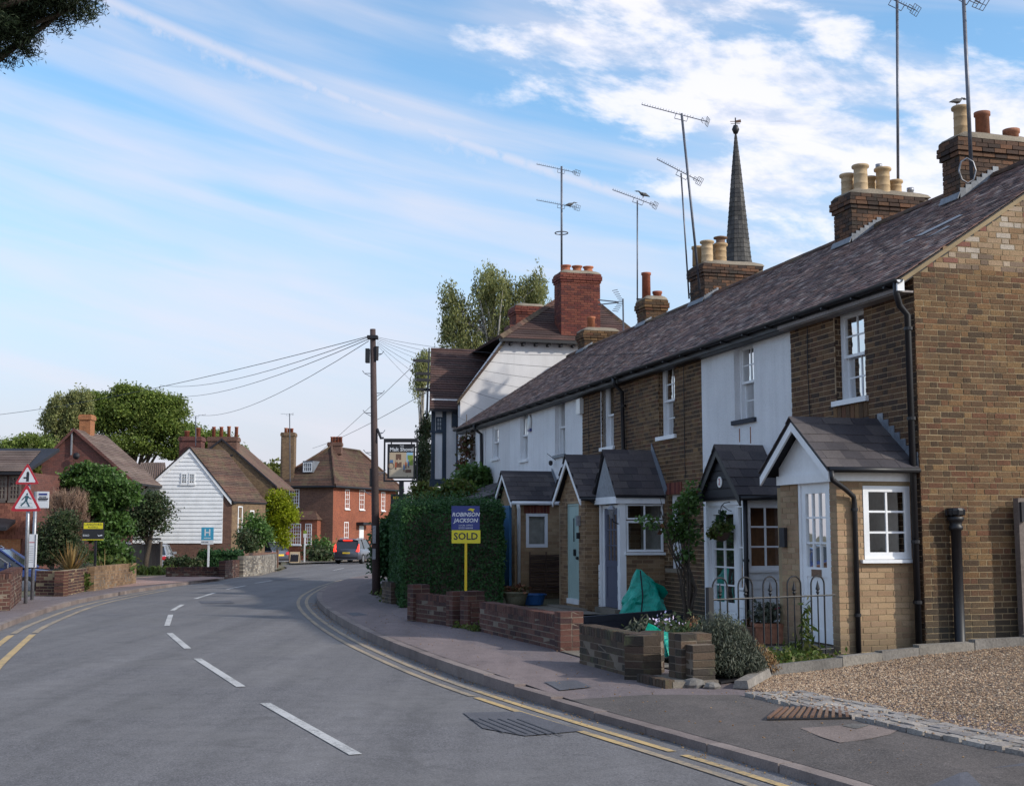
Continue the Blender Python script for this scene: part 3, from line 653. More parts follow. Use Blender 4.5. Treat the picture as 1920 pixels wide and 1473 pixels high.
psheet('cover', [(1578, 1362), (1600, 1358), (1630, 1361), (1606, 1368)], .0115, M['stone'], pave)
psheet('repair_and_shadow_patch', [(1020, 1277), (1080, 1275), (1110, 1287), (1050, 1290)], .008, M['patch_blue'], pave)
psheet('repair_and_shadow_patch', [(648, 1149), (672, 1148), (690, 1153), (662, 1155)], .008, M['patch_blue'], pave)
psheet('repair_and_shadow_patch', [(1700, 1473), (1800, 1448), (1930, 1430), (1990, 1500), (1800, 1540)], .008, M['patch_blue'], pave)  # corner sheet: a cast shadow painted as darker asphalt
# iron channel grate by the crossing
gr = thing('drain_grate', 'rusty ribbed drain grate set in the pavement beside the granite setts', 'drain grate', tuple(G(1510, 1339, .13)))
ga, gb, gc, gd = [G(*q, .13) - G(1510, 1339, .13) for q in ((1437, 1349), (1598, 1346), (1592, 1329), (1462, 1330))]
MB().add([ga, gb, gc, gd, ga + Vector((0, 0, .012)), gb + Vector((0, 0, .012)), gc + Vector((0, 0, .012)), gd + Vector((0, 0, .012))], [(0, 3, 2, 1), (4, 5, 6, 7), (0, 1, 5, 4), (1, 2, 6, 5), (2, 3, 7, 6), (3, 0, 4, 7)]).obj('base', M['black'], gr)
for k in range(12):
    f0, f1 = (k + .1) / 12, (k + .55) / 12; a0, a1 = ga.lerp(gb, f0), ga.lerp(gb, f1); b0_, b1_ = gd.lerp(gc, f0), gd.lerp(gc, f1); z = Vector((0, 0, .012)); z2 = Vector((0, 0, .028))
    MB().hexa([a0 + z, a1 + z, b1_ + z, b0_ + z, a0 + z2, a1 + z2, b1_ + z2, b0_ + z2]).obj('bar', M['rust'], gr)
# gravel drive with its setts and edging
def gravz(x, y):
    p = Vector((x, y, 0)) - CORNER; o_ = p.dot(OD); s_ = p.dot(AD)
    return .13 + max(0.0, min(1.0, (2.2 - o_) / 4.2)) * max(0.0, min(1.0, (s_ + 4.2) / 3.8)) * .13
edge_pts = [W(-1.72, 3.05, 0), W(-1.2, 1.9, 0), W(-.62, .55, 0), W(-.3, -1.2, 0), W(-.12, -2.6, 0), W(0, -6, 0)]
setl = [G(1395, 1303, .13), G(1500, 1327, .13), G(1592, 1345, .13), G(1730, 1378, .13), G(1920, 1415, .13), G(2200, 1480, .13)]   # outer edge of the setts
def pol(pts, f):
    L_ = [0]; 
    for a, b in zip(pts, pts[1:]): L_.append(L_[-1] + math.hypot(b.x - a.x, b.y - a.y))
    t = f * L_[-1]; i = max(k for k in range(len(pts)) if L_[k] <= t + 1e-9); i = min(i, len(pts) - 2)
    return pts[i].lerp(pts[i + 1], (t - L_[i]) / (L_[i + 1] - L_[i])), (pts[i + 1] - pts[i]).normalized(), L_[-1]
vs = []; NU, NV = 24, 8
for i in range(NU + 1):
    a = pol(setl, i / NU)[0]; b = pol(edge_pts, i / NU)[0]
    for j in range(NV + 1):
        p = a.lerp(b, j / NV); vs.append((p.x, p.y, gravz(p.x, p.y) - .012))
drive = tag(fixup(MB().add(vs, [(i * (NV + 1) + j, i * (NV + 1) + j + 1, (i + 1) * (NV + 1) + j + 1, (i + 1) * (NV + 1) + j) for i in range(NU) for j in range(NV)]).obj('gravel_drive', M['gravel_base'])), kind='structure')
items = []
for row in range(5):
    t = 0; L_ = pol(setl, 0)[2]
    while t < L_ - .1:
        ln = random.uniform(.13, .2) * 1.15
        if row > 3 and t > 1.2: break
        p, d_, _ = pol(setl, (t + ln / 2) / L_); d_.z = 0; nn = Vector((-d_.y, d_.x, 0))
        if nn.y < 0: nn = -nn
        c = p + nn * (.055 + row * .125) + Vector((random.uniform(-.008, .008), random.uniform(-.008, .008), 0))
        c.z = gravz(c.x, c.y) - .02 + random.uniform(0, .008)
        a_ = random.uniform(-.06, .06); d2 = (d_ + nn * a_).normalized(); n2 = Vector((-d2.y, d2.x, 0))
        items.append((mat3(d2, n2, Vector((0, 0, 1)), c), (ln - .022, .104, .085))); t += ln
pieces(items, 'sett', M['cobble'], drive, 230, 'sett_strip', jit=.009)
# loose stones
OCT = np.array([(1, 0, 0), (0, 1, 0), (-1, 0, 0), (0, -1, 0), (0, 0, .6), (0, 0, -.6)]); OF = np.array([(0, 1, 4), (1, 2, 4), (2, 3, 4), (3, 0, 4), (1, 0, 5), (2, 1, 5), (3, 2, 5), (0, 3, 5)])
def scatter_stones(name, pts, sizes, mat, parent=None):
    n = len(pts); a = rng.uniform(0, 6.28, n); c, s = np.cos(a), np.sin(a); st = rng.uniform(.6, 1.2, (n, 3))
    v = OCT[None] * st[:, None, :] * np.array(sizes)[:, None, None] + rng.normal(0, .12, (n, 6, 3)) * np.array(sizes)[:, None, None]
    V = np.empty_like(v); V[..., 0] = v[..., 0] * c[:, None] - v[..., 1] * s[:, None]; V[..., 1] = v[..., 0] * s[:, None] + v[..., 1] * c[:, None]; V[..., 2] = v[..., 2]
    V += np.array(pts)[:, None, :]
    o = mesh_np(name, V.reshape(-1, 3), (OF[None] + (np.arange(n) * 6)[:, None, None]).reshape(-1, 3), mat, parent); o['kind'] = 'stuff'; return o
pts = []
while len(pts) < 34000:
    f, h = rng.uniform(0, .86), rng.uniform(0, 1); a = pol(setl, f)[0]; b = pol(edge_pts, f)[0]; p = a.lerp(b, h)
    inn = .60
    if (p - a).length < inn - rng.uniform(0, .07): continue
    pts.append((p.x, p.y, gravz(p.x, p.y) - .006))
for k in range(500):   # strays on the setts
    f = rng.uniform(0, .8); a = pol(setl, f)[0]; b = pol(edge_pts, f)[0]; p = a.lerp(b, rng.uniform(.0, .2)); pts.append((p.x, p.y, gravz(p.x, p.y) + .028))
scatter_stones('gravel', pts, list(rng.uniform(.007, .016, len(pts))), M['gravel'], drive)
items = []
for (a, b) in zip(edge_pts, edge_pts[1:]):
    L_ = (b - a).length; d_ = (b - a).normalized(); n_ = max(1, round(L_ / .9))
    for k in range(n_):
        c = a.lerp(b, (k + .5) / n_); items.append((mat3(d_, Vector((-d_.y, d_.x, 0)), Vector((0, 0, 1)), Vector((c.x, c.y, gravz(c.x, c.y) + .015))), (L_ / n_ - .01, .10, .17)))
pieces(items, 'edging_stone', M['stone'], drive, 50, jit=.01)
# fallen leaves and grit in the gutter
pts = []
for k in range(900):
    y = rng.uniform(8, 30); p = off(XR, y, -abs(rng.normal(0, .09)) - .01); pts.append((p.x, p.y, rz_(p.x, p.y) + .008))
for k in range(500):
    y = rng.uniform(8, 24); p = off(XR, y, rng.uniform(.1, 2.4)); pts.append((p.x, p.y, .132 + zr(p.y)))
o = scatter_stones('gutter_litter', pts, list(rng.uniform(.004, .012, len(pts))), M['leaf_dry']); tag(o, 'dry leaf scraps and grit along the right kerb', 'leaf litter', kind='stuff')
# garden surfaces
sheet('garden_path', [tuple(W(s, o, 0)) for s, o in ((-.9, 3.8), (3.4, 3.8), (3.4, .1), (-.2, .1))], .13, M['soil'], plots)
sheet('paved_path', [tuple(W(s, o, 0)) for s, o in ((.2, 4.3), (1.5, 4.3), (1.3, .2), (.25, .2))], .134, M['path'], plots)
sheet('garden_path', [tuple(W(s, o, 0)) for s, o in ((3.5, 4.2), (6.8, 4.2), (6.8, .1), (3.5, .1))], .131, M['soil'], plots)
sheet('paved_path', [tuple(W(s, o, 0)) for s, o in ((-1.0, 4.4), (.15, 4.4), (.3, 3.6), (-.7, 3.6))], .135, M['path'], plots)
sheet('gravel_bed', [tuple(W(s, o, 0)) for s, o in ((8.4, 3.6), (11.2, 3.9), (11.2, 1.2), (8.4, 1.2))], .13, M['path'], plots)
sheet('driveway', [(190, 1103), (330, 1092), (420, 1083), (340, 1076), (250, 1082), (205, 1090)], .10, M['drive_pink'], plotl)
sheet('forecourt', [(545, 1056), (700, 1050), (700, 1046), (540, 1046)], .10, M['path'], plotl)
# ---------------------------------------------------------------- builders for houses
def glazed(th, ax, u0, u1, z0, z1, n, nx, ny, fm, fw=.05, dep=.045, bar=.022, name='window', glass=None, parent=None):
    """frame whose outer face lies at n; panes and glazing bars are its children"""
    mb = MB()
    mb.axbox(ax, u0, u0 + fw, n - dep, n, z0, z1).axbox(ax, u1 - fw, u1, n - dep, n, z0, z1)
    mb.axbox(ax, u0 + fw, u1 - fw, n - dep, n, z1 - fw, z1).axbox(ax, u0 + fw, u1 - fw, n - dep, n, z0, z0 + fw * 1.15)
    fr = fixn(mb.obj(name, fm, th)) if parent is None else None
    if parent is not None: fr = parent; fixn(mb.obj('sash', fm, fr))
    a, b, c, d = u0 + fw, u1 - fw, z0 + fw * 1.15, z1 - fw
    pw, ph = (b - a - bar * (nx - 1)) / nx, (d - c - bar * (ny - 1)) / ny
    for i in range(nx):
        for j in range(ny):
            x = a + i * (pw + bar); z = c + j * (ph + bar); t = random.uniform(-.002, .002)
            MB().quad(ax(x - .004, n - dep * .55 + t, z - .004), ax(x + pw + .004, n - dep * .55 - t, z - .004), ax(x + pw + .004, n - dep * .55, z + ph + .004), ax(x - .004, n - dep * .55, z + ph + .004)).obj('pane', glass or M['glass'], fr)
    for i in range(1, nx):
        x = a + i * pw + (i - 1) * bar; MB().axbox(ax, x, x + bar, n - dep * .8, n - .01, c, d).obj('glazing_bar', fm, fr)
    for j in range(1, ny):
        z = c + j * ph + (j - 1) * bar; MB().axbox(ax, a, b, n - dep * .8, n - .013, z, z + bar).obj('glazing_bar', fm, fr)
    return fr
def sash_window(th, ax, u0, u1, z0, z1, rec, nx, ny, fm, sillm, label=None, curtain=True, wide=.06, open_top=0):
    """box sash: outer frame, upper and lower sashes, sill"""
    f = .055; mb = MB()
    mb.axbox(ax, u0, u0 + f, -rec - .13, -rec, z0, z1).axbox(ax, u1 - f, u1, -rec - .13, -rec, z0, z1).axbox(ax, u0 + f, u1 - f, -rec - .13, -rec, z1 - f, z1)
    fr = fixn(mb.obj('window', fm, th)); 
    if label: fr['label'] = label
    zm = (z0 + z1) / 2
    glazed(th, ax, u0 + f, u1 - f, zm - .02, z1 - f, -rec - .02, nx, ny, fm, fw=.035, dep=.04, parent=fr)
    glazed(th, ax, u0 + f, u1 - f, z0 + .012, zm + .018, -rec - .07, nx, ny, fm, fw=.035, dep=.04, parent=fr)
    MB().axbox(ax, u0 - wide, u1 + wide, -rec - .14, .05, z0 - .065, z0 + .008).obj('sill', sillm, fr)
    if curtain:
        vs = []; K = 14
        for side in (0, 1):
            mbc = MB(); a = u0 + .06 if side == 0 else u1 - .06 - (u1 - u0) * .15; w = (u1 - u0) * .15; vs = []
            for k in range(K + 1):
                uu = a + w * k / K; nn = -rec - .2 - .02 * math.sin(k * 1.9)
                vs += [ax(uu, nn, z0 + .02), ax(uu, nn, z1 - .05)]
            mbc.add(vs, [(2 * k, 2 * k + 2, 2 * k + 3, 2 * k + 1) for k in range(K)]).obj('curtain', M['curtain'], fr, smooth=True)
    return fr
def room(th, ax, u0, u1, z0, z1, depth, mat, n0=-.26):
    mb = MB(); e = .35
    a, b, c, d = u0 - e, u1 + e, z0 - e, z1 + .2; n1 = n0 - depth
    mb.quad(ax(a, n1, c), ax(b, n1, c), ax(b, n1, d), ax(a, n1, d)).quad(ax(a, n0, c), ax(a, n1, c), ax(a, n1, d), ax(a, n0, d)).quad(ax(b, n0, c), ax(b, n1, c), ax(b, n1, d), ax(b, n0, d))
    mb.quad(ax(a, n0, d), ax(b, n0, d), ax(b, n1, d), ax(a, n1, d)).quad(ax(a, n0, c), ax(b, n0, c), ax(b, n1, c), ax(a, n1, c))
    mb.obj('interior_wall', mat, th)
def door(th, ax, u0, u1, z0, z1, n, col, style, frame=M['white'], fr_w=.06, handle=M['black']):
    mb = MB(); mb.axbox(ax, u0 - fr_w, u0, n - .07, n + .012, z0, z1 + fr_w).axbox(ax, u1, u1 + fr_w, n - .07, n + .012, z0, z1 + fr_w).axbox(ax, u0, u1, n - .07, n + .012, z1, z1 + fr_w)
    fixn(mb.obj('door_frame', frame, th))
    st = .10; mb = MB(); zg = z0 + (z1 - z0) * .47
    if style in ('glazed9', 'glazed_grey', 'glazed_full'):
        if style == 'glazed_full': zg = z0 + .32
        mb.axbox(ax, u0, u0 + st, n - .05, n - .006, z0, z1).axbox(ax, u1 - st, u1, n - .05, n - .006, z0, z1)
        mb.axbox(ax, u0 + st, u1 - st, n - .05, n - .006, z1 - .12, z1).axbox(ax, u0 + st, u1 - st, n - .05, n - .006, zg - .12, zg).axbox(ax, u0 + st, u1 - st, n - .05, n - .006, z0, z0 + .17)
        if zg - .12 > z0 + .17: mb.axbox(ax, u0 + st, u1 - st, n - .045, n - .02, z0 + .17, zg - .12)
        d = fixn(mb.obj('door', col, th))
        nx, ny = {'glazed9': (3, 3), 'glazed_grey': (3, 3), 'glazed_full': (2, 5)}[style]
        a, b, c, e = u0 + st, u1 - st, zg, z1 - .12; bar = .024; pw = (b - a - bar * (nx - 1)) / nx; ph = (e - c - bar * (ny - 1)) / ny
        for i in range(nx):
            for j in range(ny):
                x = a + i * (pw + bar); z = c + j * (ph + bar); MB().quad(ax(x, n - .03, z), ax(x + pw, n - .03, z), ax(x + pw, n - .03, z + ph), ax(x, n - .03, z + ph)).obj('pane', M['glass'], d)
        for i in range(1, nx):
            x = a + i * pw + (i - 1) * bar; MB().axbox(ax, x, x + bar, n - .045, n - .012, c, e).obj('glazing_bar', col, d)
        for j in range(1, ny):
            z = c + j * ph + (j - 1) * bar; MB().axbox(ax, a, b, n - .045, n - .015, z, z + bar).obj('glazing_bar', col, d)
    else:
        mb.axbox(ax, u0, u1, n - .05, n - .012, z0, z1)
        d = mb.obj('door', col, th)
        for k in range(5): MB().axbox(ax, u0 + .02 + k * (u1 - u0 - .04) / 5, u0 + .02 + (k + .94) * (u1 - u0 - .04) / 5, n - .012, n - .004, z0 + .1, z1 - .02).obj('board', col, d)
        um = (u0 + u1) / 2
        if style == 'mint':
            MB().axbox(ax, um - .05, um + .05, n - .004, n + .004, z0 + 1.15, z0 + 1.72).obj('pane_surround', col, d); MB().axbox(ax, um - .032, um + .032, n + .004, n + .007, z0 + 1.2, z0 + 1.67).obj('pane', M['carglass'], d)
            MB().axbox(ax, um - .11, um + .03, n, n + .012, z0 + .92, z0 + 1.05).obj('knocker', M['black'], d)
            MB().lathe([(.0, 0), (.03, .005), (.035, .03), (.02, .05), (0, .055)], ax(u0 + .09, n, z0 + .88), 10, Matrix.Rotation(-math.pi / 2, 3, 'X')).obj('door_knob', M['black'], d, True)
            MB().axbox(ax, u0 - .02, u1 + .02, n - .01, n + .05, z0 - .03, z0 + .07).obj('weather_bar', M['white'], d)
    return d
def gable_porch_roof(th, sr, sl, sm, of, ze, zr_, back=0.0, gauge=.19, tw=.27, slate=None, name='porch_roof', barge=M['white'], barge_in=.0, sub_limit=70, over=0, ridge_m=None):
    """two slopes whose ridge runs from the house wall to the street; sr/sl eave lines, sm ridge line, of front edge"""
    slate = slate or M['slate']; ridge_m = ridge_m or M['slate']; t = .035
    mb = MB()
    for s_ in (sr, sl):
        a = Vector((s_, back, ze)); b = Vector((sm, back, zr_)); c = Vector((sm, of, zr_)); d = Vector((s_, of, ze)); mb.prism([a, b, c, d], (0, 0, -t))
    rf = fixn(mb.obj(name, M['blackwood'], th))
    for s_ in (sr, sl):
        up = Vector((sm - s_, 0, zr_ - ze)); sl_len = up.length; up.normalize()
        it = tiles(Vector((s_, back + .01, ze)), Vector((0, 1, 0)), up, of - back - .02 + .03, sl_len - .02, tw, gauge, gauge * 1.45, th=.009, tilt=.035, wild=.0025)
        pieces(it, 'slate', slate, rf, sub_limit if s_ == sr else 12, 'slating')
    n_ = max(2, round((of - back) / .42))
    for k in range(n_):
        y0 = back + (of - back) * k / n_ + .004; y1 = back + (of - back) * (k + 1) / n_ - .004 + (.03 if k == n_ - 1 else 0)
        w = .11; dz = w * (zr_ - ze) / abs(sm - sr); q = MB()
        q.prism([Vector((sm - w, y0, zr_ - dz + .03)), Vector((sm, y0, zr_ + .045)), Vector((sm + w, y0, zr_ - dz + .03)), Vector((sm, y0, zr_ + .025))], (0, y1 - y0, 0))
        fixn(q.obj('ridge_tile', ridge_m, rf))
    if barge:
        for s_ in (sr, sl):
            a = Vector((s_, of - .03, ze - .02)); b = Vector((sm, of - .03, zr_ - .02)); fixn(MB().prism([a, b, b + Vector((0, 0, -.13)), a + Vector((0, 0, -.13))], (0, .028, 0)).obj('bargeboard', barge, rf))
    return rf
def gable_fill(th, sr, sl, sm, o0, o1, zb, zr_, ze, mat, name='gable_panel'):
    k = lambda s_: ze + (zr_ - ze) * (1 - abs(s_ - sm) / (abs((sr if s_ < sm else sl) - sm)))
    return k
def flashing_steps(th, parent, p0, p1, n, mat, face_n, w=.11, h=.15):
    """stepped lead: small plates climbing from p0 to p1"""
    p0, p1 = Vector(p0), Vector(p1); fn = Vector(face_n)
    for k in range(n):
        a = p0.lerp(p1, k / n); b = p0.lerp(p1, (k + 1) / n); q = MB()
        q.prism([a + Vector((0, 0, -.04)), b + Vector((0, 0, -.04)), Vector((b.x, b.y, b.z + h * .75)), Vector((a.x, a.y, b.z + h * .75))], fn * .012)
        fixn(q.obj('lead_step', mat, parent))
def pot(mb_parent, x, y, z, h, r, mat, style='banded', name='chimney_pot'):
    if style == 'banded': prof = [(r * 1.06, 0), (r * 1.04, .02), (r, .05), (r * .98, h * .3), (r * 1.03, h * .32), (r * .98, h * .34), (r * .96, h * .62), (r * 1.02, h * .64), (r * .97, h * .66), (r * .95, h - .07), (r * 1.22, h - .05), (r * 1.25, h - .015), (r * 1.15, h), (r * .9, h), (r * .88, h - .12)]
    elif style == 'flared': prof = [(r * 1.15, 0), (r * 1.1, .04), (r * .8, h * .6), (r * .85, h - .06), (r * 1.05, h - .04), (r * 1.05, h), (r * .75, h), (r * .7, h - .1)]
    else: prof = [(r, 0), (r * .95, h - .07), (r * 1.12, h - .06), (r * 1.12, h), (r * .85, h), (r * .83, h - .1)]
    return fixn(MB().lathe(prof, (x, y, z), 20).obj(name, mat, mb_parent, True))
def chimney(th, s0, s1, b0, b1, zt, brick, limit, potlist, roofz, cap=.0, corbel=True, mort=None):
    """local coords: s along, b into the house. roofz(b) gives the roof surface"""
    zb = 6.2; mb = MB(); mb.box(s0 + .01, -b1 + .01, zb, s1 - .01, -b0 - .01, zt - .02)
    ch = fixn(mb.obj('chimney', mort or M['mortar_grey'], th))
    items = []
    levels = [(zb, zt - .30, 0)] + ([(zt - .30, zt - .225, .03), (zt - .225, zt - .0755, .06), (zt - .075, zt, .035)] if corbel else [(zt - .3, zt, 0)])
    for za, zc, e in levels:
        a, b, c, d = s0 - e, s1 + e, -b1 - e, -b0 + e
        for ax, w in ((Ax((a, d, 0), (1, 0, 0), (0, 1, 0)), b - a), (Ax((a, d, 0), (0, -1, 0), (-1, 0, 0)), d - c), (Ax((b, d, 0), (0, -1, 0), (1, 0, 0)), d - c), (Ax((a, c, 0), (1, 0, 0), (0, -1, 0)), b - a)):
            items += bricks(ax, 0, w, za, zc, bond='stretcher', deep=.06 + e, ok=lambda u, z, ax=ax: z > roofz(-ax(u, 0, z).y) - .1 or ax(u, 0, z).y > 0, proud=.004)
    pieces(items, 'brick', brick, ch, limit, 'brickwork', jit=.004)
    # mortar flaunching, domed
    vs = []; fs = []; K = 10; L_ = 5
    for j in range(L_):
        f = j / (L_ - 1); sh = 1 - .55 * f ** 1.5
        cx, cy = (s0 + s1) / 2, -(b0 + b1) / 2
        for k in range(16):
            a = 2 * math.pi * k / 16; rx, ry = (s1 - s0) / 2 + .03, (b1 - b0) / 2 + .03
            q = max(abs(math.cos(a)), abs(math.sin(a))); vs.append((cx + rx * math.cos(a) / q * sh + random.uniform(-.012, .012), cy + ry * math.sin(a) / q * sh + random.uniform(-.012, .012), zt + .13 * math.sin(f * 1.57) + random.uniform(-.008, .008)))
    fs = [(j * 16 + k, j * 16 + (k + 1) % 16, (j + 1) * 16 + (k + 1) % 16, (j + 1) * 16 + k) for j in range(L_ - 1) for k in range(16)] + [tuple((L_ - 1) * 16 + k for k in range(16))]
    MB().add(vs, fs).obj('flaunching', M['cement'], ch, True)
    for (s, b, h, r, m_, st) in potlist: pot(ch, s, -b, zt + .05, h, r, m_, st)
    # stepped lead along the near side and an apron at the front
    flashing_steps(th, ch, (s0 - .012, -b0 + .02, roofz(b0) + .02), (s0 - .012, -min(b1, 3.55), roofz(min(b1, 3.55)) + .02), 7, M['lead'], (-1, 0, 0))
    q = MB(); q.prism([Vector((s0 - .03, -b0 + .02, roofz(b0) + .12)), Vector((s1 + .03, -b0 + .02, roofz(b0) + .12)), Vector((s1 + .03, -b0 + .07, roofz(b0 - .05) + .04)), Vector((s0 - .03, -b0 + .07, roofz(b0 - .05) + .04))], (0, .01, .01)); fixn(q.obj('lead_apron', M['lead'], ch))
    return ch
RZ = lambda b: 4.97 + .652 * b
RIDGE_B = 3.5; RP = math.atan(.652)
cottages = []
def cottage(label, s0, s1, facing, win, limit_b, limit_t, z_end=None, sag=.0, curtain=True):
    w = s1 - s0; th = thing('terraced_cottage', label, 'cottage', tuple(W(s0, 0, 0)), TROT, 'terraced cottages on the right side of the road')
    ax = Ax((0, 0, 0), (1, 0, 0), (0, 1, 0)); u0, u1, z0, z1 = win['rect']; zb = win.get('zb', 0.0) - .1
    holes = [(u0, u1, z0, z1)] + win.get('more', [])
    mm = {'stock': M['mortar'], 'front': M['mortar'], 'render': M['render'], 'render2': M['render2']}[facing]
    mb = wall_holes(ax, .001, w - .001, zb, RZ(0) - .06, holes, -.25, 0, MB()); wl = mb.obj('front_wall', mm, th)
    items = []
    if facing in ('stock', 'front'):
        items = bricks(ax, 0, w, zb, RZ(0) - .12, holes)
        for h in holes:   # brick reveals on the far jamb
            a2 = Ax((h[1], 0, 0), (0, -1, 0), (-1, 0, 0)); 
            if win.get('brick_reveal'): items += bricks(a2, .01, .11, h[2], h[3], proud=.004, deep=.012, bw=.1)
        pieces(items, 'brick', M[facing], wl, limit_b, 'brickwork')
    # roof
    e = Vector((0, .22, RZ(-.22))); r = Vector((0, -RIDGE_B, RZ(RIDGE_B)))
    bk = Vector((0, -RIDGE_B * 2 - .2, RZ(-.2)))
    X = Vector((w, 0, 0)); mb = MB(); mb.prism([e, r, r + X, e + X], (0, 0, -.1)); mb.prism([r, bk, bk + X, r + X], (0, 0, -.1))
    rf = fixn(mb.obj('roof', M['blackwood'], th)); up = (r - e).normalized()
    pieces(tiles(e + Vector((-.02 if s0 == 0 else 0, 0, 0)) - up * .04, Vector((1, 0, 0)), up, w + (.02 if s0 == 0 else 0), (r - e).length, .168, .1, .19, tilt=.055, wild=.007), 'roof_tile', M['tile'], rf, limit_t, 'tiling', jit=.003)
    up2 = (r - bk).normalized()
    pieces(tiles(bk, Vector((1, 0, 0)), up2, w, (r - bk).length, .33, .2, .3, tilt=.03), 'roof_tile', M['tile'], rf, 0, 'rear_tiling')
    n_ = round(w / .42)
    for k in range(n_):
        a, b = w * k / n_ + .003, w * (k + 1) / n_ - .003; dz = random.uniform(-.008, .012)
        q = MB(); prof = [(math.cos(t) * .12, math.sin(t) * .1) for t in np.linspace(0, math.pi, 8)]
        q.prism([Vector((a, -RIDGE_B + y, RZ(RIDGE_B) - .03 + z + dz)) for y, z in prof], (b - a, 0, 0)); fixn(q.obj('ridge_tile', M['redtile'], rf))
    MB().box(.001, -RIDGE_B * 2, -.1, w - .001, -RIDGE_B * 2 + .22, RZ(0) - .08).obj('rear_wall', M['far_yellow'], th)
    # fascia and gutter
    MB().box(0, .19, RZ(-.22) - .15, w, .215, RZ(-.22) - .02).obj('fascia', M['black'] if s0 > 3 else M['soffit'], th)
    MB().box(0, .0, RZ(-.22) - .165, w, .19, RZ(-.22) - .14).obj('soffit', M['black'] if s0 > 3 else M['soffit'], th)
    q = MB(); prof = [(.056 * math.cos(t), .056 * math.sin(t)) for t in np.linspace(math.pi, 2 * math.pi, 9)] + [(.048 * math.cos(t), .048 * math.sin(t) + .002) for t in np.linspace(2 * math.pi, math.pi, 9)]
    x0 = -.12 if s0 == 0 else 0
    q.prism([Vector((x0, .28 + y, RZ(-.22) - .02 + z)) for y, z in prof], (w - x0, -0, 0)); gt = fixn(q.obj('gutter', M['black'], th))
    for k in range(int(w / .8) + 1):
        x = .15 + k * .8
        if x < w: MB().box(x, .215, RZ(-.22) - .1, x + .03, .34, RZ(-.22) - .075).obj('gutter_bracket', M['black'], gt)
    if not win.get('none'):
        sash_window(th, ax, u0 + .002, u1 - .002, z0 + .002, z1, win.get('rec', .1), win.get('nx', 2), win.get('ny', 2), M[win.get('fm', 'white')], M[win.get('sill', 'white')], curtain=curtain)
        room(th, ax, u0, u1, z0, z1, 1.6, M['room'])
    cottages.append(th); return th, ax, wl
def downpipe(th, pts, r=.036, mat=None, clips=()):
    o = MB().tube(pts, r, 10).obj('downpipe', mat or M['black'], th, True)
    for p in clips: MB().lathe([(r * 1.0, -.02), (r * 1.35, -.02), (r * 1.35, .02), (r, .02)], p, 10).obj('pipe_clip', mat or M['black'], o)
    return o
# ================================================================ cottage 1 (brick, nearest)
c1, ax, w1 = cottage('nearest brick cottage with the bare brick gable wall and a white gabled brick porch', 0, 3.3, 'front', dict(rect=(1.2, 2.0, 3.45, 4.72), nx=2, ny=2, rec=.10, brick_reveal=True, zb=0), 60, 260)
gax = Ax((0, 0, 0), (0, -1, 0), (-1, 0, 0))
q = MB(); prof = [(.003, -.2), (RIDGE_B * 2, -.2), (RIDGE_B * 2, RZ(0) - .1), (RIDGE_B, RZ(RIDGE_B) - .11), (.003, RZ(0) - .1)]
q.prism([gax(u, 0, z) for u, z in prof], gax.n * -.24); gw = fixn(q.obj('gable_wall', M['mortar_pale'], c1))
low = bricks(gax, 0, RIDGE_B * 2, .0, RZ(0) + .04, ok=lambda u, z: z < RZ(min(u, 7 - u)) - .06)
hi = bricks(gax, 0, RIDGE_B * 2, RZ(0) + .04, RZ(RIDGE_B), ok=lambda u, z: z < RZ(min(u, 7 - u)) - .06, bond='flemish')
pieces(low, 'brick', M['stock'], gw, 115, 'brickwork', jit=.003); pieces(hi, 'brick', M['stock_pale'], gw, 45, 'gable_brickwork', jit=.003)
# verge: mortar bed under the last tiles
q = MB(); a = Vector((-.03, .2, RZ(-.2) - .075)); b = Vector((-.03, -RIDGE_B, RZ(RIDGE_B) - .075)); q.prism([a, b, b + Vector((0, 0, .06)), a + Vector((0, 0, .06))], (.05, 0, 0)); fixn(q.obj('verge', M['mortar_pale'], c1))
MB().box(-.1, .2, RZ(-.22) - .17, .0, .3, RZ(-.22) - .03).obj('fascia_end', M['white'], c1)
for k in range(8): MB().box(1.16 + k * .115, -.02, 3.18, 1.26 + k * .115, .014 + random.uniform(-.004, .004), 3.375).obj('soldier_brick', M['stock'], w1)
MB().box(1.15, -.03, 3.08, 2.1, .006, 3.17).obj('old_lintel', M['blackwood'], w1)
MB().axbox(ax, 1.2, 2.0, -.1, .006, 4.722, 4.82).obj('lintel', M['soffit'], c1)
MB().tube([(2.75, .012, 4.7), (2.77, .014, 4.0), (2.74, .012, 3.2)], .006, 5).obj('cable', M['black'], c1)
downpipe(c1, [(-.04, .28, RZ(-.22) - .05), (-.04, .28, RZ(-.22) - .2), (.02, .2, RZ(-.22) - .34), (.045, .075, RZ(-.22) - .45), (.045, .07, .1)], .042, clips=[(.045, .07, z) for z in (4.2, 3.05, 1.5, .75)])
chimney(c1, 2.95, 3.4, 2.85, 4.3, 7.86, M['sooty'], 0, [(3.1, 3.02, .50, .12, M['pot_buff'], 'banded'), (3.15, 3.45, .46, .115, M['terra'], 'plain'), (3.1, 3.95, .2, .12, M['terra'], 'plain')], RZ)
# white patch of lost glaze on the slope
def roof_hit(u, v, lift=.05):
    d = ray(u, v); n = Vector((0, 0, 1)) + OD * .652; q = CORNER + Vector((0, 0, RZ(0) + lift)); t = (q - EYEV).dot(n) / d.dot(n); X = EYEV + d * t - CORNER
    return Vector((X.dot(AD), X.dot(OD), X.z))
for pxs in ([(1716, 443), (1728, 441), (1805, 403), (1798, 403)], [(1737, 446), (1750, 440), (1782, 424), (1776, 424)], [(1690, 458), (1704, 452), (1716, 447), (1708, 448)]):
    fixn(MB().prism([roof_hit(*q, .045) for q in pxs], (0, 0, .004)).obj('pale_mended_slate', M['lead'], c1))
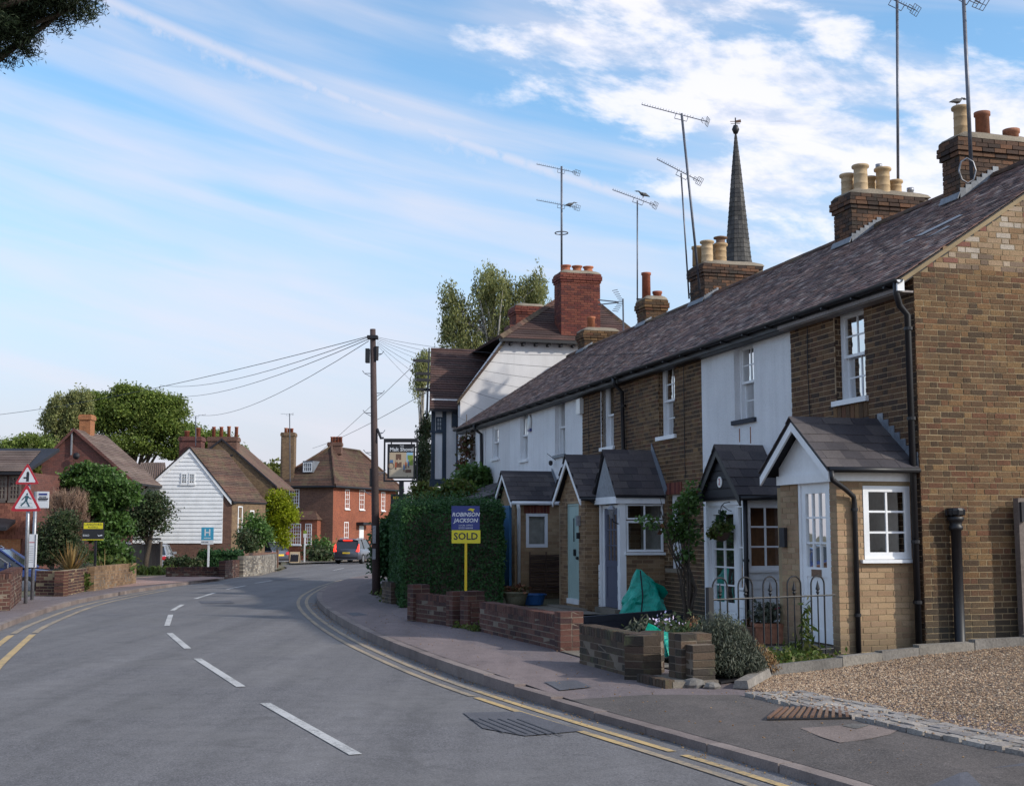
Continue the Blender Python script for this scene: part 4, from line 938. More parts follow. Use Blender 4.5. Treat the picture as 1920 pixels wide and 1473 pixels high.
# --- porch 1
o1 = 1.08
sr = .18; sL = 1.66; dR, dL = F(1553, 1000, o1)[0], F(1501, 1000, o1)[0]
zE, zR = 2.42, 3.08; dz0, dz1 = F(1553, 1207, o1)[1], F(1553, 905, o1)[1]
pax = Ax((sr, 0, 0), (0, 1, 0), (-1, 0, 0)); fax = Ax((0, o1, 0), (1, 0, 0), (0, 1, 0))   # side wall / front wall
wz0, wz1 = 1.28, 2.20; wo0, wo1 = .05, .72
mb = MB(); wall_holes(pax, 0, o1 - .001, -.05, zE - .14, [(wo0, wo1, wz0, wz1)], -.11, 0, mb)
wall_holes(fax, sr + .11, sL, -.05, zE - .16, [(dR - .06, dL + .06, dz0 - .02, dz1 + .06)], -.11, 0, mb); mb.box(sL, 0, -.05, sL + .1, o1, zE - .2)
pw = fixn(mb.obj('porch_wall', M['mortar_pale'], c1))
it = bricks(pax, 0, o1 + .006, .0, zE - .16, [(wo0, wo1, wz0, wz1)], bond='stretcher', j=.008) + bricks(fax, sr, sL, .0, zE - .16, [(dR - .06, dL + .06, dz0 - .3, dz1 + .06)], bond='stretcher', j=.008)
pieces(it, 'brick', M['buff'], pw, 160, 'brickwork')
MB().box(sr + .12, .1, -.02, sL, o1 - .1, dz0 - .03).obj('porch_floor', M['path'], c1)
MB().box(dR - .1, o1 - .02, -.02, dL + .1, o1 + .16, dz0 - .02).obj('doorstep', M['path'], c1)
MB().quad((sr + .3, .03, 0), (sL, .03, 0), (sL, .03, 2.3), (sr + .3, .03, 2.3)).obj('inner_wall', M['roompale'], c1)
rf1 = gable_porch_roof(c1, sr - .18, sL + .18, (sr + sL) / 2, o1 + .22, zE - .02, zR, sub_limit=90)
gm = (sr + sL) / 2
q = MB(); q.prism([Vector((sr + .01, o1 + .02, zE - .16)), Vector((sL, o1 + .02, zE - .16)), Vector((sL - .0, o1 + .02, zE + .06)), Vector((gm, o1 + .02, zR - .06)), Vector((sr + .01, o1 + .02, zE + .06))], (0, -.04, 0)); fixn(q.obj('gable_panel', M['white'], c1))
MB().box(sr - .02, o1 + .0, zE - .17, sL + .02, o1 + .05, zE - .05).obj('door_head_board', M['white'], c1)
MB().box(sr - .03, .02, zE - .165, sr - .005, o1 + .1, zE - .03).obj('fascia', M['white'], c1)
q = MB(); q.tube([(sr - .2, .02, zE - .03), (sr - .2, o1 + .2, zE - .035)], .035, 8); q.obj('porch_gutter', M['black'], c1, True)
downpipe(c1, [(sr - .2, o1 + .18, zE - .05), (sr - .2, o1 + .17, zE - .16), (sr - .12, o1 - .05, zE - .27), (sr - .06, o1 - .2, zE - .36), (sr - .045, o1 - .22, zE - .45), (sr - .045, o1 - .22, .02)], .032, clips=[(sr - .045, o1 - .22, z) for z in (1.9, .6)])
glazed(c1, pax, wo0 + .002, wo1 - .002, wz0 + .002, wz1 - .002, .012, 2, 3, M['white'], fw=.075, bar=.026)
MB().axbox(pax, wo0 - .02, wo1 + .06, -.02, .07, wz0 - .045, wz0 - .003).obj('window_sill', M['white'], c1)
door(c1, fax, dR, dL, dz0, dz1, -.02, M['white'], 'glazed9')
MB().axbox(fax, (dR + dL) / 2 - .12, (dR + dL) / 2 + .12, -.026, -.012, dz0 + .83, dz0 + .92).obj('letterbox', M['rust'], c1)
MB().axbox(fax, sL - .17, sL - .02, .006, .05, 1.42, 1.68).obj('letter_slot_box', M['blackwood'], c1)
flashing_steps(c1, rf1, (sr - .16, .006, zE + .02), (gm, .006, zR + .02), 7, M['lead'], (0, 1, 0), h=.12)
# ================================================================ cottage 2 (white roughcast)
c2, ax2, w2 = cottage('white roughcast cottage with a black slated porch numbered 2', 3.3, 6.6, 'render', dict(rect=(4.55 - 3.3, 5.28 - 3.3, 3.45, 4.72), nx=2, ny=2, rec=.1, sill='navy', zb=0), 0, 160)
chimney(c2, 6.37 - 3.3, 7.0 - 3.3, 2.95, 4.6, 7.86, M['sooty'], 150, [(3.22, 3.25, .52, .13, M['pot_buff'], 'banded'), (3.22, 3.72, .50, .13, M['pot_buff'], 'banded'), (3.52, 3.15, .42, .12, M['pot_buff'], 'banded'), (3.52, 3.62, .40, .12, M['pot_buff'], 'banded'), (3.4, 4.1, .34, .115, M['pot_buff'], 'banded'), (3.55, 3.85, .68, .055, M['metal'], 'plain'), (3.4, 4.42, .22, .06, M['metal'], 'plain')], RZ)
MB().axbox(ax2, 1.25 + .15, 1.25 + .18, 0, .004, 3.05, 3.32).obj('rust_stain', M['terra'], w2); MB().axbox(ax2, 1.25 + .55, 1.25 + .58, 0, .004, 3.1, 3.32).obj('rust_stain', M['terra'], w2)
S0 = 3.3; sr = 3.6 - S0; o2 = .68; sL = F(1325, 1000, o2)[0] - S0; dR, dL = F(1378, 1000, o2)[0] - S0, F(1330, 1000, o2)[0] - S0
zE, zR = 2.16, 2.95; gm = (sr + sL) / 2
pax = Ax((sr, 0, 0), (0, 1, 0), (-1, 0, 0)); fax = Ax((0, o2, 0), (1, 0, 0), (0, 1, 0))
rf2 = gable_porch_roof(c2, sr - .12, sL + .12, gm, o2 + .14, zE, zR, sub_limit=60, barge=M['black'], tw=.3, gauge=.2)
q = MB(); q.prism([Vector((sr + .01, o2 + .06, zE - .04)), Vector((sL, o2 + .06, zE - .04)), Vector((gm, o2 + .06, zR - .05))], (0, -.04, 0)); gp2 = fixn(q.obj('gable_panel', M['blackwood'], c2))
for k in range(5):
    z = zE + k * .14; wv = (sL - sr) / 2 * (1 - (z - zE + .12) / (zR - zE)); 
    if wv > .05: MB().box(gm - wv, o2 + .062, z, gm + wv, o2 + .078, z + .125).obj('gable_board', M['blackwood'], gp2)
pl = MB(); pl.lathe([(0, 0), (.085, 0), (.085, .012), (0, .012)], (gm - .02, o2 + .08, zE + .24), 20, Matrix.Rotation(-math.pi / 2, 3, 'X')); pl2 = pl.obj('number_plate', M['lampwhite'], c2)
Mx = Matrix.Translation((gm - .02, o2 + .094, zE + .24)) @ Matrix(((-1, 0, 0, 0), (0, 0, 1, 0), (0, 1, 0, 0), (0, 0, 0, 1)))
text('2', .15, M['red'], pl2, Mx)
# timber side wall with 2x3 light and weatherboards, glazed door
MB().axbox(pax, .0, o2, -.05, 0, zE - .12, zE - .02).obj('head_board', M['white'], c2)
for k in range(7): fixn(MB().prism([pax(0, -.02, .1 + k * .135), pax(0, .018, .1 + k * .135), pax(0, .004, .1 + k * .135 + .15), pax(0, -.02, .1 + k * .135 + .15)], pax.u * (o2 - .05)).obj('weatherboard', M['white'], c2))
glazed(c2, pax, .03, o2 - .05, 1.06, zE - .121, 0, 2, 3, M['white'], fw=.05, bar=.026)
MB().axbox(pax, 0, o2 - .03, -.02, .045, 1.02, 1.058).obj('window_sill', M['white'], c2)
mb = MB(); mb.axbox(fax, sr - .02, sr + .06, -.08, .005, .08, zE - .02).axbox(fax, sL - .06, sL, -.08, .005, .08, zE - .02).axbox(fax, sr + .06, sL - .06, -.08, .005, zE - .12, zE - .02); mb.obj('porch_frame', M['white'], c2)
door(c2, fax, dR, dL, F(1385, 1172, o2)[1], 2.02, -.02, M['white'], 'glazed_full')
glazed(c2, fax, sr + .08, dR - .07, .75, zE - .13, -.01, 1, 2, M['white'], fw=.03)
for k in range(5): MB().axbox(fax, sr + .07, dR - .062, -.05, .008 - .002 * (k % 2), .1 + k * .128, .1 + k * .128 + .122).obj('weatherboard', M['white'], c2)
downpipe(c2, [(sr - .07, o2 + .02, zE - .05), (sr - .07, o2 + .02, .12)], .036, clips=[(sr - .07, o2 + .02, 1.2)])
MB().tube([(sr - .14, .02, zE - .02), (sr - .14, o2 + .12, zE - .03)], .035, 8).obj('porch_gutter', M['black'], c2, True)
MB().quad((sr + .12, .03, 0), (sL, .03, 0), (sL, .03, 2.1), (sr + .12, .03, 2.1)).obj('inner_door', M['insidewood'], c2)
MB().box(sr + .02, .1, -.02, sL, o2 + .1, .09).obj('porch_floor', M['path'], c2)
MB().box(sL - .03, .02, .05, sL, o2 - .08, zE - .03).obj('far_side_wall', M['offwhite'], c2)
# ================================================================ cottage 3 (brick, grey door)
lw = F(1278, 1000, 0)[0] - 6.6; rw = lw + .62
c3, ax3, w3 = cottage('brick cottage with a slate grey glazed door under a grey gabled porch', 6.6, 9.9, 'stock', dict(rect=(7.8 - 6.6, 8.62 - 6.6, 3.42, 4.80), rec=.1, nx=2, ny=2, zb=0, more=[(lw, rw, .95, 2.32)], brick_reveal=True), 200, 60)
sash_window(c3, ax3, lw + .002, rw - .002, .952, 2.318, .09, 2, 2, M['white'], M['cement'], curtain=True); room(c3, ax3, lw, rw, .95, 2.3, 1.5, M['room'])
for k in range(9): MB().box(lw - .06 + k * .083, -.02, 2.325, lw + .015 + k * .083, .018 + random.uniform(-.003, .004), 2.54).obj('arch_brick', M['redbrick'], w3)
MB().tube([(.75, .012, 4.75), (.76, .014, 3.6), (.75, .012, 2.6)], .006, 5).obj('cable', M['black'], c3)
S0 = 6.6; sr = 8.4 - S0; o3 = .88; sL = F(1125, 1000, o3)[0] - S0; dR, dL = F(1156, 1000, o3)[0] - S0, F(1131, 1000, o3)[0] - S0
zE, zR = 2.30, 3.16; gm = (sr + sL) / 2
pax = Ax((sr, 0, 0), (0, 1, 0), (-1, 0, 0)); fax = Ax((0, o3, 0), (1, 0, 0), (0, 1, 0))
rf3 = gable_porch_roof(c3, sr - .1, sL + .1, gm, o3 + .12, zE, zR, sub_limit=60, barge=None, tw=.28, gauge=.17)
q = MB(); q.prism([Vector((sr, o3 + .09, zE - .02)), Vector((sL, o3 + .09, zE - .02)), Vector((gm, o3 + .09, zR - .05))], (0, -.04, 0)); fixn(q.obj('gable_panel', M['lead'], c3))
mb = MB(); mb.box(sr - .06, 0, zE - .14, sr + .03, o3 + .1, zE - .01).box(sr + .03, o3 + .02, zE - .14, sL + .05, o3 + .1, zE - .01); mb.obj('frieze_board', M['white'], c3)
mb = MB(); mb.axbox(pax, 0, o3 - .02, -.11, 0, -.05, 1.2); mb.obj('porch_wall', M['mortar'], c3)
pwl = c3.children[-1]; pieces(bricks(pax, 0, o3 - .1, .0, 1.2, bond='stretcher'), 'brick', M['buff_dark'], pwl, 45)
glazed(c3, pax, .02, o3 - .12, 1.26, 1.84, .004, 2, 1, M['white'], fw=.04, bar=.03); glazed(c3, pax, .02, o3 - .12, 1.86, zE - .15, .004, 2, 1, M['white'], fw=.03, bar=.03)
MB().axbox(pax, -.0, o3 - .08, -.02, .07, 1.205, 1.25).obj('window_sill', M['white'], c3)
mb = MB(); mb.box(sr - .01, o3 - .11, .1, sr + .09, o3 + .01, zE - .14).box(sL - .07, o3 - .1, .1, sL + .01, o3 + .01, zE - .14); mb.obj('corner_post', M['upvc'], c3)
dz = F(1156, 1140, o3)[1]
door(c3, fax, dR, dL, dz, zE - .22, -.03, M['greydoor'], 'glazed_grey')
for k in range(7): MB().axbox(fax, sr + .09, dR - .062, -.06, .012 - .004 * (k % 2), .1 + k * .13, .1 + k * .13 + .122).obj('weatherboard', M['white'], c3)
glazed(c3, fax, sr + .1, dR - .062, 1.02, zE - .15, -.02, 1, 1, M['white'], fw=.025)
for k in range(7): MB().axbox(fax, sL - .06, sL + .02, .012, .03, .1 + k * .13, .1 + k * .13 + .12).obj('weatherboard', M['white'], c3)
MB().box(sr, .1, -.03, sL, o3 + .12, dz - .01).obj('porch_floor', M['path'], c3)
MB().quad((sr + .14, .03, 0), (sL, .03, 0), (sL, .03, 2.2), (sr + .14, .03, 2.2)).obj('inner_wall', M['roompale'], c3)
lm = MB(); lm.tube([(sr + .05, o3 + .02, 1.78), (sr + .05, o3 + .12, 1.82), (sr + .05, o3 + .14, 1.9)], .012, 6); lamp = lm.obj('wall_lamp', M['black'], c3)
fixn(MB().lathe([(.03, 0), (.07, .16), (.085, .17), (.05, .22), (.01, .25)], (sr + .05, o3 + .15, 1.88), 6).obj('lantern', M['metal'], lamp))
q = MB(); a, b = (sr - .1, .012, zE), (gm, .012, zR); fixn(q.prism([Vector(a), Vector(b), Vector(b) + Vector((-.02, 0, .18)), Vector(a) + Vector((-.12, 0, .14))], (0, .015, 0)).obj('lead_flashing', M['lead'], rf3))
# ================================================================ cottage 4 (brick, mint door)
c4, ax4, w4 = cottage('brick cottage with a pale mint front door in a brick porch', 9.9, 13.1, 'front', dict(rect=(11.07 - 9.9, 11.83 - 9.9, 3.42, 4.82), rec=.1, nx=1, ny=1, zb=0), 150, 0, curtain=False)
MB().box(1.93, -.1, 3.42, 1.95, .012, 4.82).obj('white_reveal', M['render'], c4)
downpipe(c4, [(.42, .28, RZ(-.22) - .05), (.42, .26, RZ(-.22) - .2), (.46, .08, RZ(-.22) - .34), (.46, .06, 3.0), (.46, .06, .2)], .04, clips=[(.46, .06, z) for z in (4.2, 3.3)])
MB().tube([(2.75, .012, 4.75), (2.75, .014, 3.2)], .006, 5).obj('cable', M['black'], c4)
S0 = 9.9; o4 = 1.15; sr = F(1097, 1000, o4)[0] - S0 + .0; sL = F(1051, 1000, o4)[0] - S0; dR, dL = F(1084, 1000, o4)[0] - S0, F(1064, 1000, o4)[0] - S0
zE, zR = 2.30, 3.14; gm = (sr + sL) / 2
pax = Ax((sr, 0, 0), (0, 1, 0), (-1, 0, 0)); fax = Ax((0, o4, 0), (1, 0, 0), (0, 1, 0))
rf4 = gable_porch_roof(c4, sr - .1, sL + .14, gm, o4 + .14, zE, zR, sub_limit=50, tw=.28, gauge=.17)
dz = .24; mb = MB(); mb.axbox(pax, 0, o4 - .001, -.11, 0, -.05, zE - .05); wall_holes(fax, sr + .11, sL, -.05, zE, [(dR - .05, dL + .05, dz, zE - .1)], -.11, 0, mb)
q = mb; q.prism([Vector((sr, o4 - .001, zE + .001)), Vector((sL, o4 - .001, zE + .001)), Vector((gm, o4 - .001, zR - .05))], (0, -.1, 0)); q.box(sL, 0, -.05, sL + .1, o4 - .002, zE - .05); pw4 = fixn(q.obj('porch_wall', M['mortar'], c4))
kk = lambda u, z: z < zE - .03 or abs(u - gm) < (sL - sr) / 2 * (1 - (z - zE + .1) / (zR - zE))
pieces(bricks(pax, 0, o4, .0, zE - .06, bond='stretcher') + bricks(fax, sr, sL, .0, zR - .1, [(dR - .05, dL + .05, dz - .2, zE - .1)], bond='stretcher', ok=kk), 'brick', M['buff_dark'], pw4, 110)
door(c4, fax, dR, dL, dz, zE - .14, -.03, M['mint'], 'mint', frame=M['mint'], fr_w=.035)
MB().box(sr - .1, o4 - .0, -.03, sL, o4 + .3, dz - .08).obj('doorstep', M['path'], c4)
MB().axbox(fax, dR - .17, dR - .06, .008, .07, 1.75, 1.95).obj('wall_lamp', M['metal'], c4); MB().axbox(fax, dR - .14, dR - .06, .008, .06, 1.5, 1.62).obj('key_box', M['black'], c4)
downpipe(c4, [(sr - .06, o4 - .1, zE - .05), (sr - .06, o4 - .42, zE - .25), (sr - .06, o4 - .45, zE - .4), (sr - .06, o4 - .45, .1)], .032)
MB().tube([(sr - .12, .02, zE - .02), (sr - .12, o4 + .12, zE - .03)], .035, 8).obj('porch_gutter', M['black'], c4, True)
# ================================================================ cottages 5 to 8 (white)
c5, ax5, w5 = cottage('white rendered cottage with a tilted top sash above a brick porch with a blue door', 13.1, 16.36, 'render', dict(rect=(14.37 - 13.1, 15.15 - 13.1, 3.45, 4.8), rec=.1, nx=1, ny=1, sill='lead', zb=-.1), 0, 0, curtain=False)
c6, ax6, w6 = cottage('white rendered cottage with an oval alarm box beside its window', 16.36, 19.2, 'render', dict(rect=(17.47 - 16.36, 18.15 - 16.36, 3.5, 4.78), rec=.03, nx=2, ny=1, zb=-.2), 0, 0, curtain=False)
c7, ax7, w7 = cottage('white rendered cottage with a three light casement and a black downpipe', 19.2, 22.2, 'render2', dict(rect=(20.3 - 19.2, 21.02 - 19.2, 3.7, 4.62), rec=.03, nx=3, ny=1, zb=-.3), 0, 0, curtain=False)
c8, ax8, w8 = cottage('farthest white cottage of the terrace, partly behind the ivy', 22.2, 24.6, 'render', dict(rect=(.8, 1.5, 3.5, 4.7), none=True, zb=-.3), 0, 0)
chimney(c5, 13.45 - 13.1, 14.3 - 13.1, 3.2, 4.75, 8.0, M['sooty'], 60, [(.5, 3.35, .52, .14, M['pot_buff'], 'banded'), (.95, 3.3, .48, .13, M['pot_buff'], 'plain'), (.6, 3.75, .5, .14, M['pot_buff'], 'banded'), (.95, 3.8, .55, .14, M['pot_buff'], 'banded')], RZ)
capo = MB(); capo.lathe([(.09, 0), (.1, .02), (.16, .03), (.16, .06), (.11, .07), (.11, .17), (.17, .18), (.17, .21), (.06, .24)], (.6, -3.75, 8.5), 14); capo.obj('pot_cowl', M['rust'], c5, True)
chimney(c6, 17.7 - 16.36, 18.35 - 16.36, 3.4, 4.0, 7.9, M['stock'], 40, [(1.6, 3.52, .72, .12, M['pot_red'], 'plain'), (1.6, 3.84, .22, .12, M['pot_red'], 'plain')], RZ)
chimney(c8, .3, .95, 3.3, 4.4, 7.78, M['stock'], 0, [(.6, 3.62, .42, .12, M['pot_red'], 'plain')], RZ)
fixn(MB().lathe([(0, 0), (.11, .005), (.13, .03), (.11, .06), (0, .075)], (17.2 - 16.36, .0, 4.42), 16, Matrix.Rotation(-math.pi / 2, 3, 'X') @ Matrix.Diagonal((1, 1.7, 1))).obj('alarm_box', M['lampwhite'], c6, True))
MB().box(17.1 - 16.36, .0, 4.2, 17.3 - 16.36, .06, 4.27).obj('alarm_base', M['royal'], c6)
MB().box(-.10, .01, 4.28, .16, .10, 4.62).obj('alarm_box', M['lampwhite'], c5, label='white alarm box at the corner of the brick and white fronts')
MB().tube([(1.95, .02, 3.35), (1.9, .25, 3.5)], .008, 5).obj('aerial_stub', M['black'], c5); MB().lathe([(.02, 0), (.05, .03), (.05, .1), (.02, .12)], (2.02, .12, 3.22), 8).obj('camera', M['blackwood'], c5)
downpipe(c7, [(2.85, .28, RZ(-.22) - .05), (2.85, .26, RZ(-.22) - .2), (2.8, .08, RZ(-.22) - .34), (2.8, .06, 3.0), (2.8, .06, .2)], .045)
MB().box(2.55, .003, 0, 2.95, .02, RZ(0) - .3).obj('render_panel', M['render2'], c7)
# porch 5
S0 = 13.1; sr = 14.7 - S0; o5 = F(965, 1000, 1.1) and 1.13; sL = sr + 1.35; zE, zR = 2.36, 3.05; gm = (sr + sL) / 2
pax = Ax((sr, 0, 0), (0, 1, 0), (-1, 0, 0)); fax = Ax((0, o5, 0), (1, 0, 0), (0, 1, 0))
def Sd(u, v, s):   # -> (o, z) on the plane at distance s along the terrace
    d = ray(u, v); q = CORNER + AD * s; t = (q - EYEV).dot(AD) / d.dot(AD); X = EYEV + d * t; return (X - CORNER).dot(OD), X.z
wo1, wz1 = Sd(986, 962, 14.7); wo0, wz0 = Sd(1027, 1026, 14.7)
rf5 = gable_porch_roof(c5, sr - .12, sL + .14, gm, o5 + .14, zE, zR, sub_limit=40, tw=.28, gauge=.17)
mb = MB(); wall_holes(pax, 0, o5 - .001, -.05, zE - .03, [(wo0, wo1, wz0, wz1)], -.11, 0, mb)
dz = F(955, 1098, o5)[1]
wall_holes(fax, sr + .11, sL, -.05, zE, [(sr + .3, sL - .06, dz, zE - .12)], -.11, 0, mb); mb.prism([Vector((sr, o5 - .001, zE + .001)), Vector((sL, o5 - .001, zE + .001)), Vector((gm, o5 - .001, zR - .05))], (0, -.1, 0)); mb.box(sL, 0, -.05, sL + .1, o5 - .002, zE - .05)
pw5 = fixn(mb.obj('porch_wall', M['mortar_pale'], c5))
sold = (wo0 - .05, wo1 + .05, wz1, wz1 + .22)
kk = lambda u, z: z < zE - .03 or abs(u - gm) < (sL - sr) / 2 * (1 - (z - zE + .1) / (zR - zE))
pieces(bricks(pax, 0, o5, .0, zE - .06, [(wo0, wo1, wz0, wz1), sold], bond='stretcher') + bricks(fax, sr, sL, .0, zR - .1, [(sr + .3, sL - .06, dz - .2, zE - .12)], bond='stretcher', ok=kk), 'brick', M['buff'], pw5, 90)
for k in range(8): MB().axbox(pax, sold[0] + k * (sold[1] - sold[0]) / 8 + .005, sold[0] + (k + 1) * (sold[1] - sold[0]) / 8 - .005, -.02, .012, sold[2], sold[3]).obj('soldier_brick', M['redbrick'], pw5)
glazed(c5, pax, wo0 + .002, wo1 - .002, wz0 + .002, wz1 - .002, .01, 1, 1, M['upvc'], fw=.07)
MB().quad(pax(wo0, -.1, wz0), pax(wo1, -.1, wz0), pax(wo1, -.1, wz1), pax(wo0, -.1, wz1)).obj('blind', M['roompale'], c5)
door(c5, fax, sr + .33, sL - .09, dz, zE - .16, .05, M['blue'], 'plain', frame=M['blue'])
MB().tube([(sr - .17, .02, zE - .05), (sr - .17, o5 + .12, zE - .055)], .045, 8).obj('porch_gutter', M['upvc'], c5, True)
downpipe(c5, [(sr - .17, o5 - .02, zE - .07), (sr - .12, o5 - .06, zE - .2), (sr - .05, o5 - .08, zE - .3), (sr - .05, o5 - .08, .35)], .042, M['upvc'])
q = MB(); a, b = (sr - .1, .012, zE), (gm, .012, zR); fixn(q.prism([Vector(a), Vector(b), Vector(b) + Vector((-.02, 0, .12)), Vector(a) + Vector((-.12, 0, .12))], (0, .015, 0)).obj('lead_flashing', M['lead'], rf5))
# lean-to across cottages 6 and 7
S0 = 16.36; q = MB(); a = Vector((-.15, .02, 3.0)); b = Vector((4.2, .02, 3.0)); c_ = Vector((4.2, 1.5, 2.45)); d_ = Vector((-.15, 1.5, 2.45)); q.prism([a, b, c_, d_], (0, 0, -.05)); lr = fixn(q.obj('lean_to_roof', M['blackwood'], c6))
up = (a - d_).normalized(); pieces(tiles(d_, Vector((1, 0, 0)), up, 4.35, (a - d_).length, .3, .18, .27, th=.01), 'slate', M['slate'], lr, 40, 'slating')
q = MB(); q.prism([Vector((-.02, 0, 0)), Vector((-.02, 0, 2.9)), Vector((-.02, 1.35, 2.42)), Vector((-.02, 1.35, 0))], (.04, 0, 0)); fixn(q.obj('lean_to_side', M['white'], c6)); MB().box(.02, 1.3, 0, 4.1, 1.35, 2.4).obj('lean_to_front', M['offwhite'], c6)
# ---------------------------------------------------------------- garden walls
def brick_wall(name, label, pts, h, thick, mat, group=None, limit=150, piers=(), cope=True, mort=None, bond='stretcher', cat='garden wall', hs=None):
    """low wall along world points; piers: (segment, distance from its start, width, height)"""
    p0 = Vector(pts[0]); th = thing(name, label, cat, tuple(p0), 0, group)
    mb = MB(); items = []
    hp = hs or [h] * len(pts)
    for si, (a, b) in enumerate(zip(pts, pts[1:])):
        a, b = Vector(a) - p0, Vector(b) - p0; d = b - a; L_ = math.hypot(d.x, d.y); du = Vector((d.x, d.y, d.z)).normalized(); dn = Vector((du.y, -du.x, 0)).normalized()
        if dn.dot((EYEV - p0)) < 0 and False: dn = -dn
        hh = (hp[si] + hp[si + 1]) / 2; cz = .1 if cope else 0
        ax = Ax(a, du, dn); mb.axbox(ax, .01, L_ - .01, -thick + .0025, -.0025, -.15, hh - cz - .004)
        rows = int((hh - cz + .08) / .075); 
        for r_ in range(rows):
            z = hh - cz - (r_ + .5) * .075; u = 0; k = r_ % 2
            while u < L_ - .03:
                w = .215 if not (u == 0 and k) else .1025
                w = min(w, L_ - u); items.append((mat3(du, dn, Vector((0, 0, 1)), ax(u + w / 2, -thick / 2 + random.uniform(-.003, .003), z)), (w, thick, .0625))); u += w + .0125
        if cope:
            u = 0
            while u < L_ - .02:
                w = min(.068, L_ - u); items.append((mat3(du, dn, Vector((0, 0, 1)), ax(u + w / 2, -thick / 2, hh - .052 + random.uniform(-.003, .003))), (w, thick + .004, .1))); u += .078
        for (sg, t, w, ph) in piers:
            if sg != si: continue
            e = .05; mb.axbox(ax, t + .009, t + w - .009, -thick - e + .004, e - .004, -.15, ph - .008)
            for r_ in range(int(ph / .075) + 2):
                z = ph - (r_ + .5) * .075
                if z < -.1: break
                nb = 2; 
                for k in range(nb):
                    for (n0, n1) in ((-thick - e, -thick / 2 - .005), (-thick / 2 + .005, e)):
                        u0 = t + w * k / nb + .006; u1 = t + w * (k + 1) / nb - .006
                        items.append((mat3(du, dn, Vector((0, 0, 1)), ax((u0 + u1) / 2, (n0 + n1) / 2, z)), (u1 - u0, n1 - n0, .065)))
    core = fixn(mb.obj('wall_core', mort or M['mortar_grey'], th)); pieces(items, 'brick', mat, th, limit, 'brickwork', jit=.004)
    return th
GW = 'brick garden walls along the right pavement'
g_ = lambda u, v, z=.12: tuple(G(u, v, z))
brick_wall('garden_wall', 'dark red brick garden wall before the big clipped hedge, raised at both ends', [g_(769, 1163), g_(842, 1173)], .47, .215, M['garden'], GW, 110, piers=[(0, -.02, .24, .62), (0, G(842, 1173, .12).y and (G(842, 1173, .12) - G(769, 1163, .12)).length - .02, .24, .56)])
brick_wall('gate_pier', 'single red brick pier just right of the yellow sale board post', [g_(867, 1176), g_(885, 1178)], .4, .215, M['garden'], GW, 40, piers=[(0, 0, .24, .58)], cope=False)
brick_wall('garden_wall', 'long dark red brick garden wall between the single pier and the dark blue sleeper', [g_(899, 1183), g_(1056, 1221)], .45, .215, M['garden'], GW, 190, piers=[(0, (G(1056, 1221, .12) - G(899, 1183, .12)).length - .18, .22, .5)])
brick_wall('garden_wall', 'mossy brown brick garden wall turning a corner, beside the crumpled green bag', [g_(1087, 1243), g_(1207, 1275), g_(1246, 1259)], .44, .2, M['mossy'], GW, 200)
brick_wall('gate_pier', 'short mossy brick pier half hidden by the lavender bush', [g_(1262, 1279), g_(1300, 1287)], .4, .25, M['mossy'], GW, 50, piers=[(0, 0, .26, .5)], cope=False)
brick_wall('boundary_wall', 'low old wall at the foot of the telegraph pole', [g_(716, 1128), g_(733, 1132)], .45, .2, M['mossy'], GW, 20)
# step between wall and pier
st = thing('garden_step', 'worn brick edged step between the mossy wall and the short pier', 'step', g_(1207, 1277)); p0 = G(1207, 1277, .12)
a, b = G(1207, 1277, .12) - p0, G(1262, 1290, .12) - p0; d = (b - a).normalized(); n = Vector((-d.y, d.x, 0)); MB().prism([a, b, b + n * .5, a + n * .5], (0, 0, .06)).obj('tread', M['path'], st)
for k in range(9): c = a.lerp(b, (k + .5) / 9); pieces([(mat3(d, n, Vector((0, 0, 1)), Vector((c.x, c.y, .035)) - n * .03), ((b - a).length / 9 - .01, .1, .09))], 'brick', M['mossy'], st, 1)
# dark blue sleeper bed
a, b = Vector(g_(1064, 1190)), Vector(g_(1276, 1170)); d = b - a; L_ = d.length
sl = thing('planter_sleeper', 'dark blue painted sleeper edging between two front gardens', 'sleeper', tuple(a), math.atan2(d.y, d.x))
MB().box(0, -.05, -.05, L_, .05, .16).obj('lower_board', M['navy'], sl); MB().box(.02, -.045, .163, L_ - .3, .045, .25).obj('upper_board', M['navy'], sl)
# ---------------------------------------------------------------- hooped railing
a, b = Vector((2.21, 14.55, .12)), Vector((3.83, 15.5, .12)); d = b - a; L_ = d.length
rl = thing('hooped_railing', 'black wrought iron garden railing with hoops and spear finials', 'railing', tuple(a), math.atan2(d.y, d.x))
MB().box(-.02, -.03, 0, .04, .03, .88).obj('post', M['black'], rl)
MB().tube([(0, 0, .74), (L_ + .05, 0, .75)], .011, 6).obj('rail', M['black'], rl); MB().tube([(0, 0, .12), (L_, 0, .12)], .008, 6).obj('rail', M['black'], rl)
for k in range(5):
    x0 = .06 + k * (L_ - .02) / 5; w = .21; r = w / 2
    pts = [(x0, 0, .0), (x0, 0, .88)] + [(x0 + r - r * math.cos(t), 0, .88 + r * math.sin(t)) for t in np.linspace(.25, math.pi - .25, 9)] + [(x0 + w, 0, .88), (x0 + w, 0, 0)]
    MB().tube(pts, .0105, 6).obj('hoop', M['black'], rl)
    MB().tube([(x0 + r, 0, 0), (x0 + r, 0, .80)], .009, 6).obj('bar', M['black'], rl)
    fixn(MB().lathe([(.006, .76), (.022, .79), (.012, .81), (.026, .825), (.018, .86), (0.001, .93)], (x0 + r, 0, 0), 8).obj('finial', M['black'], rl))
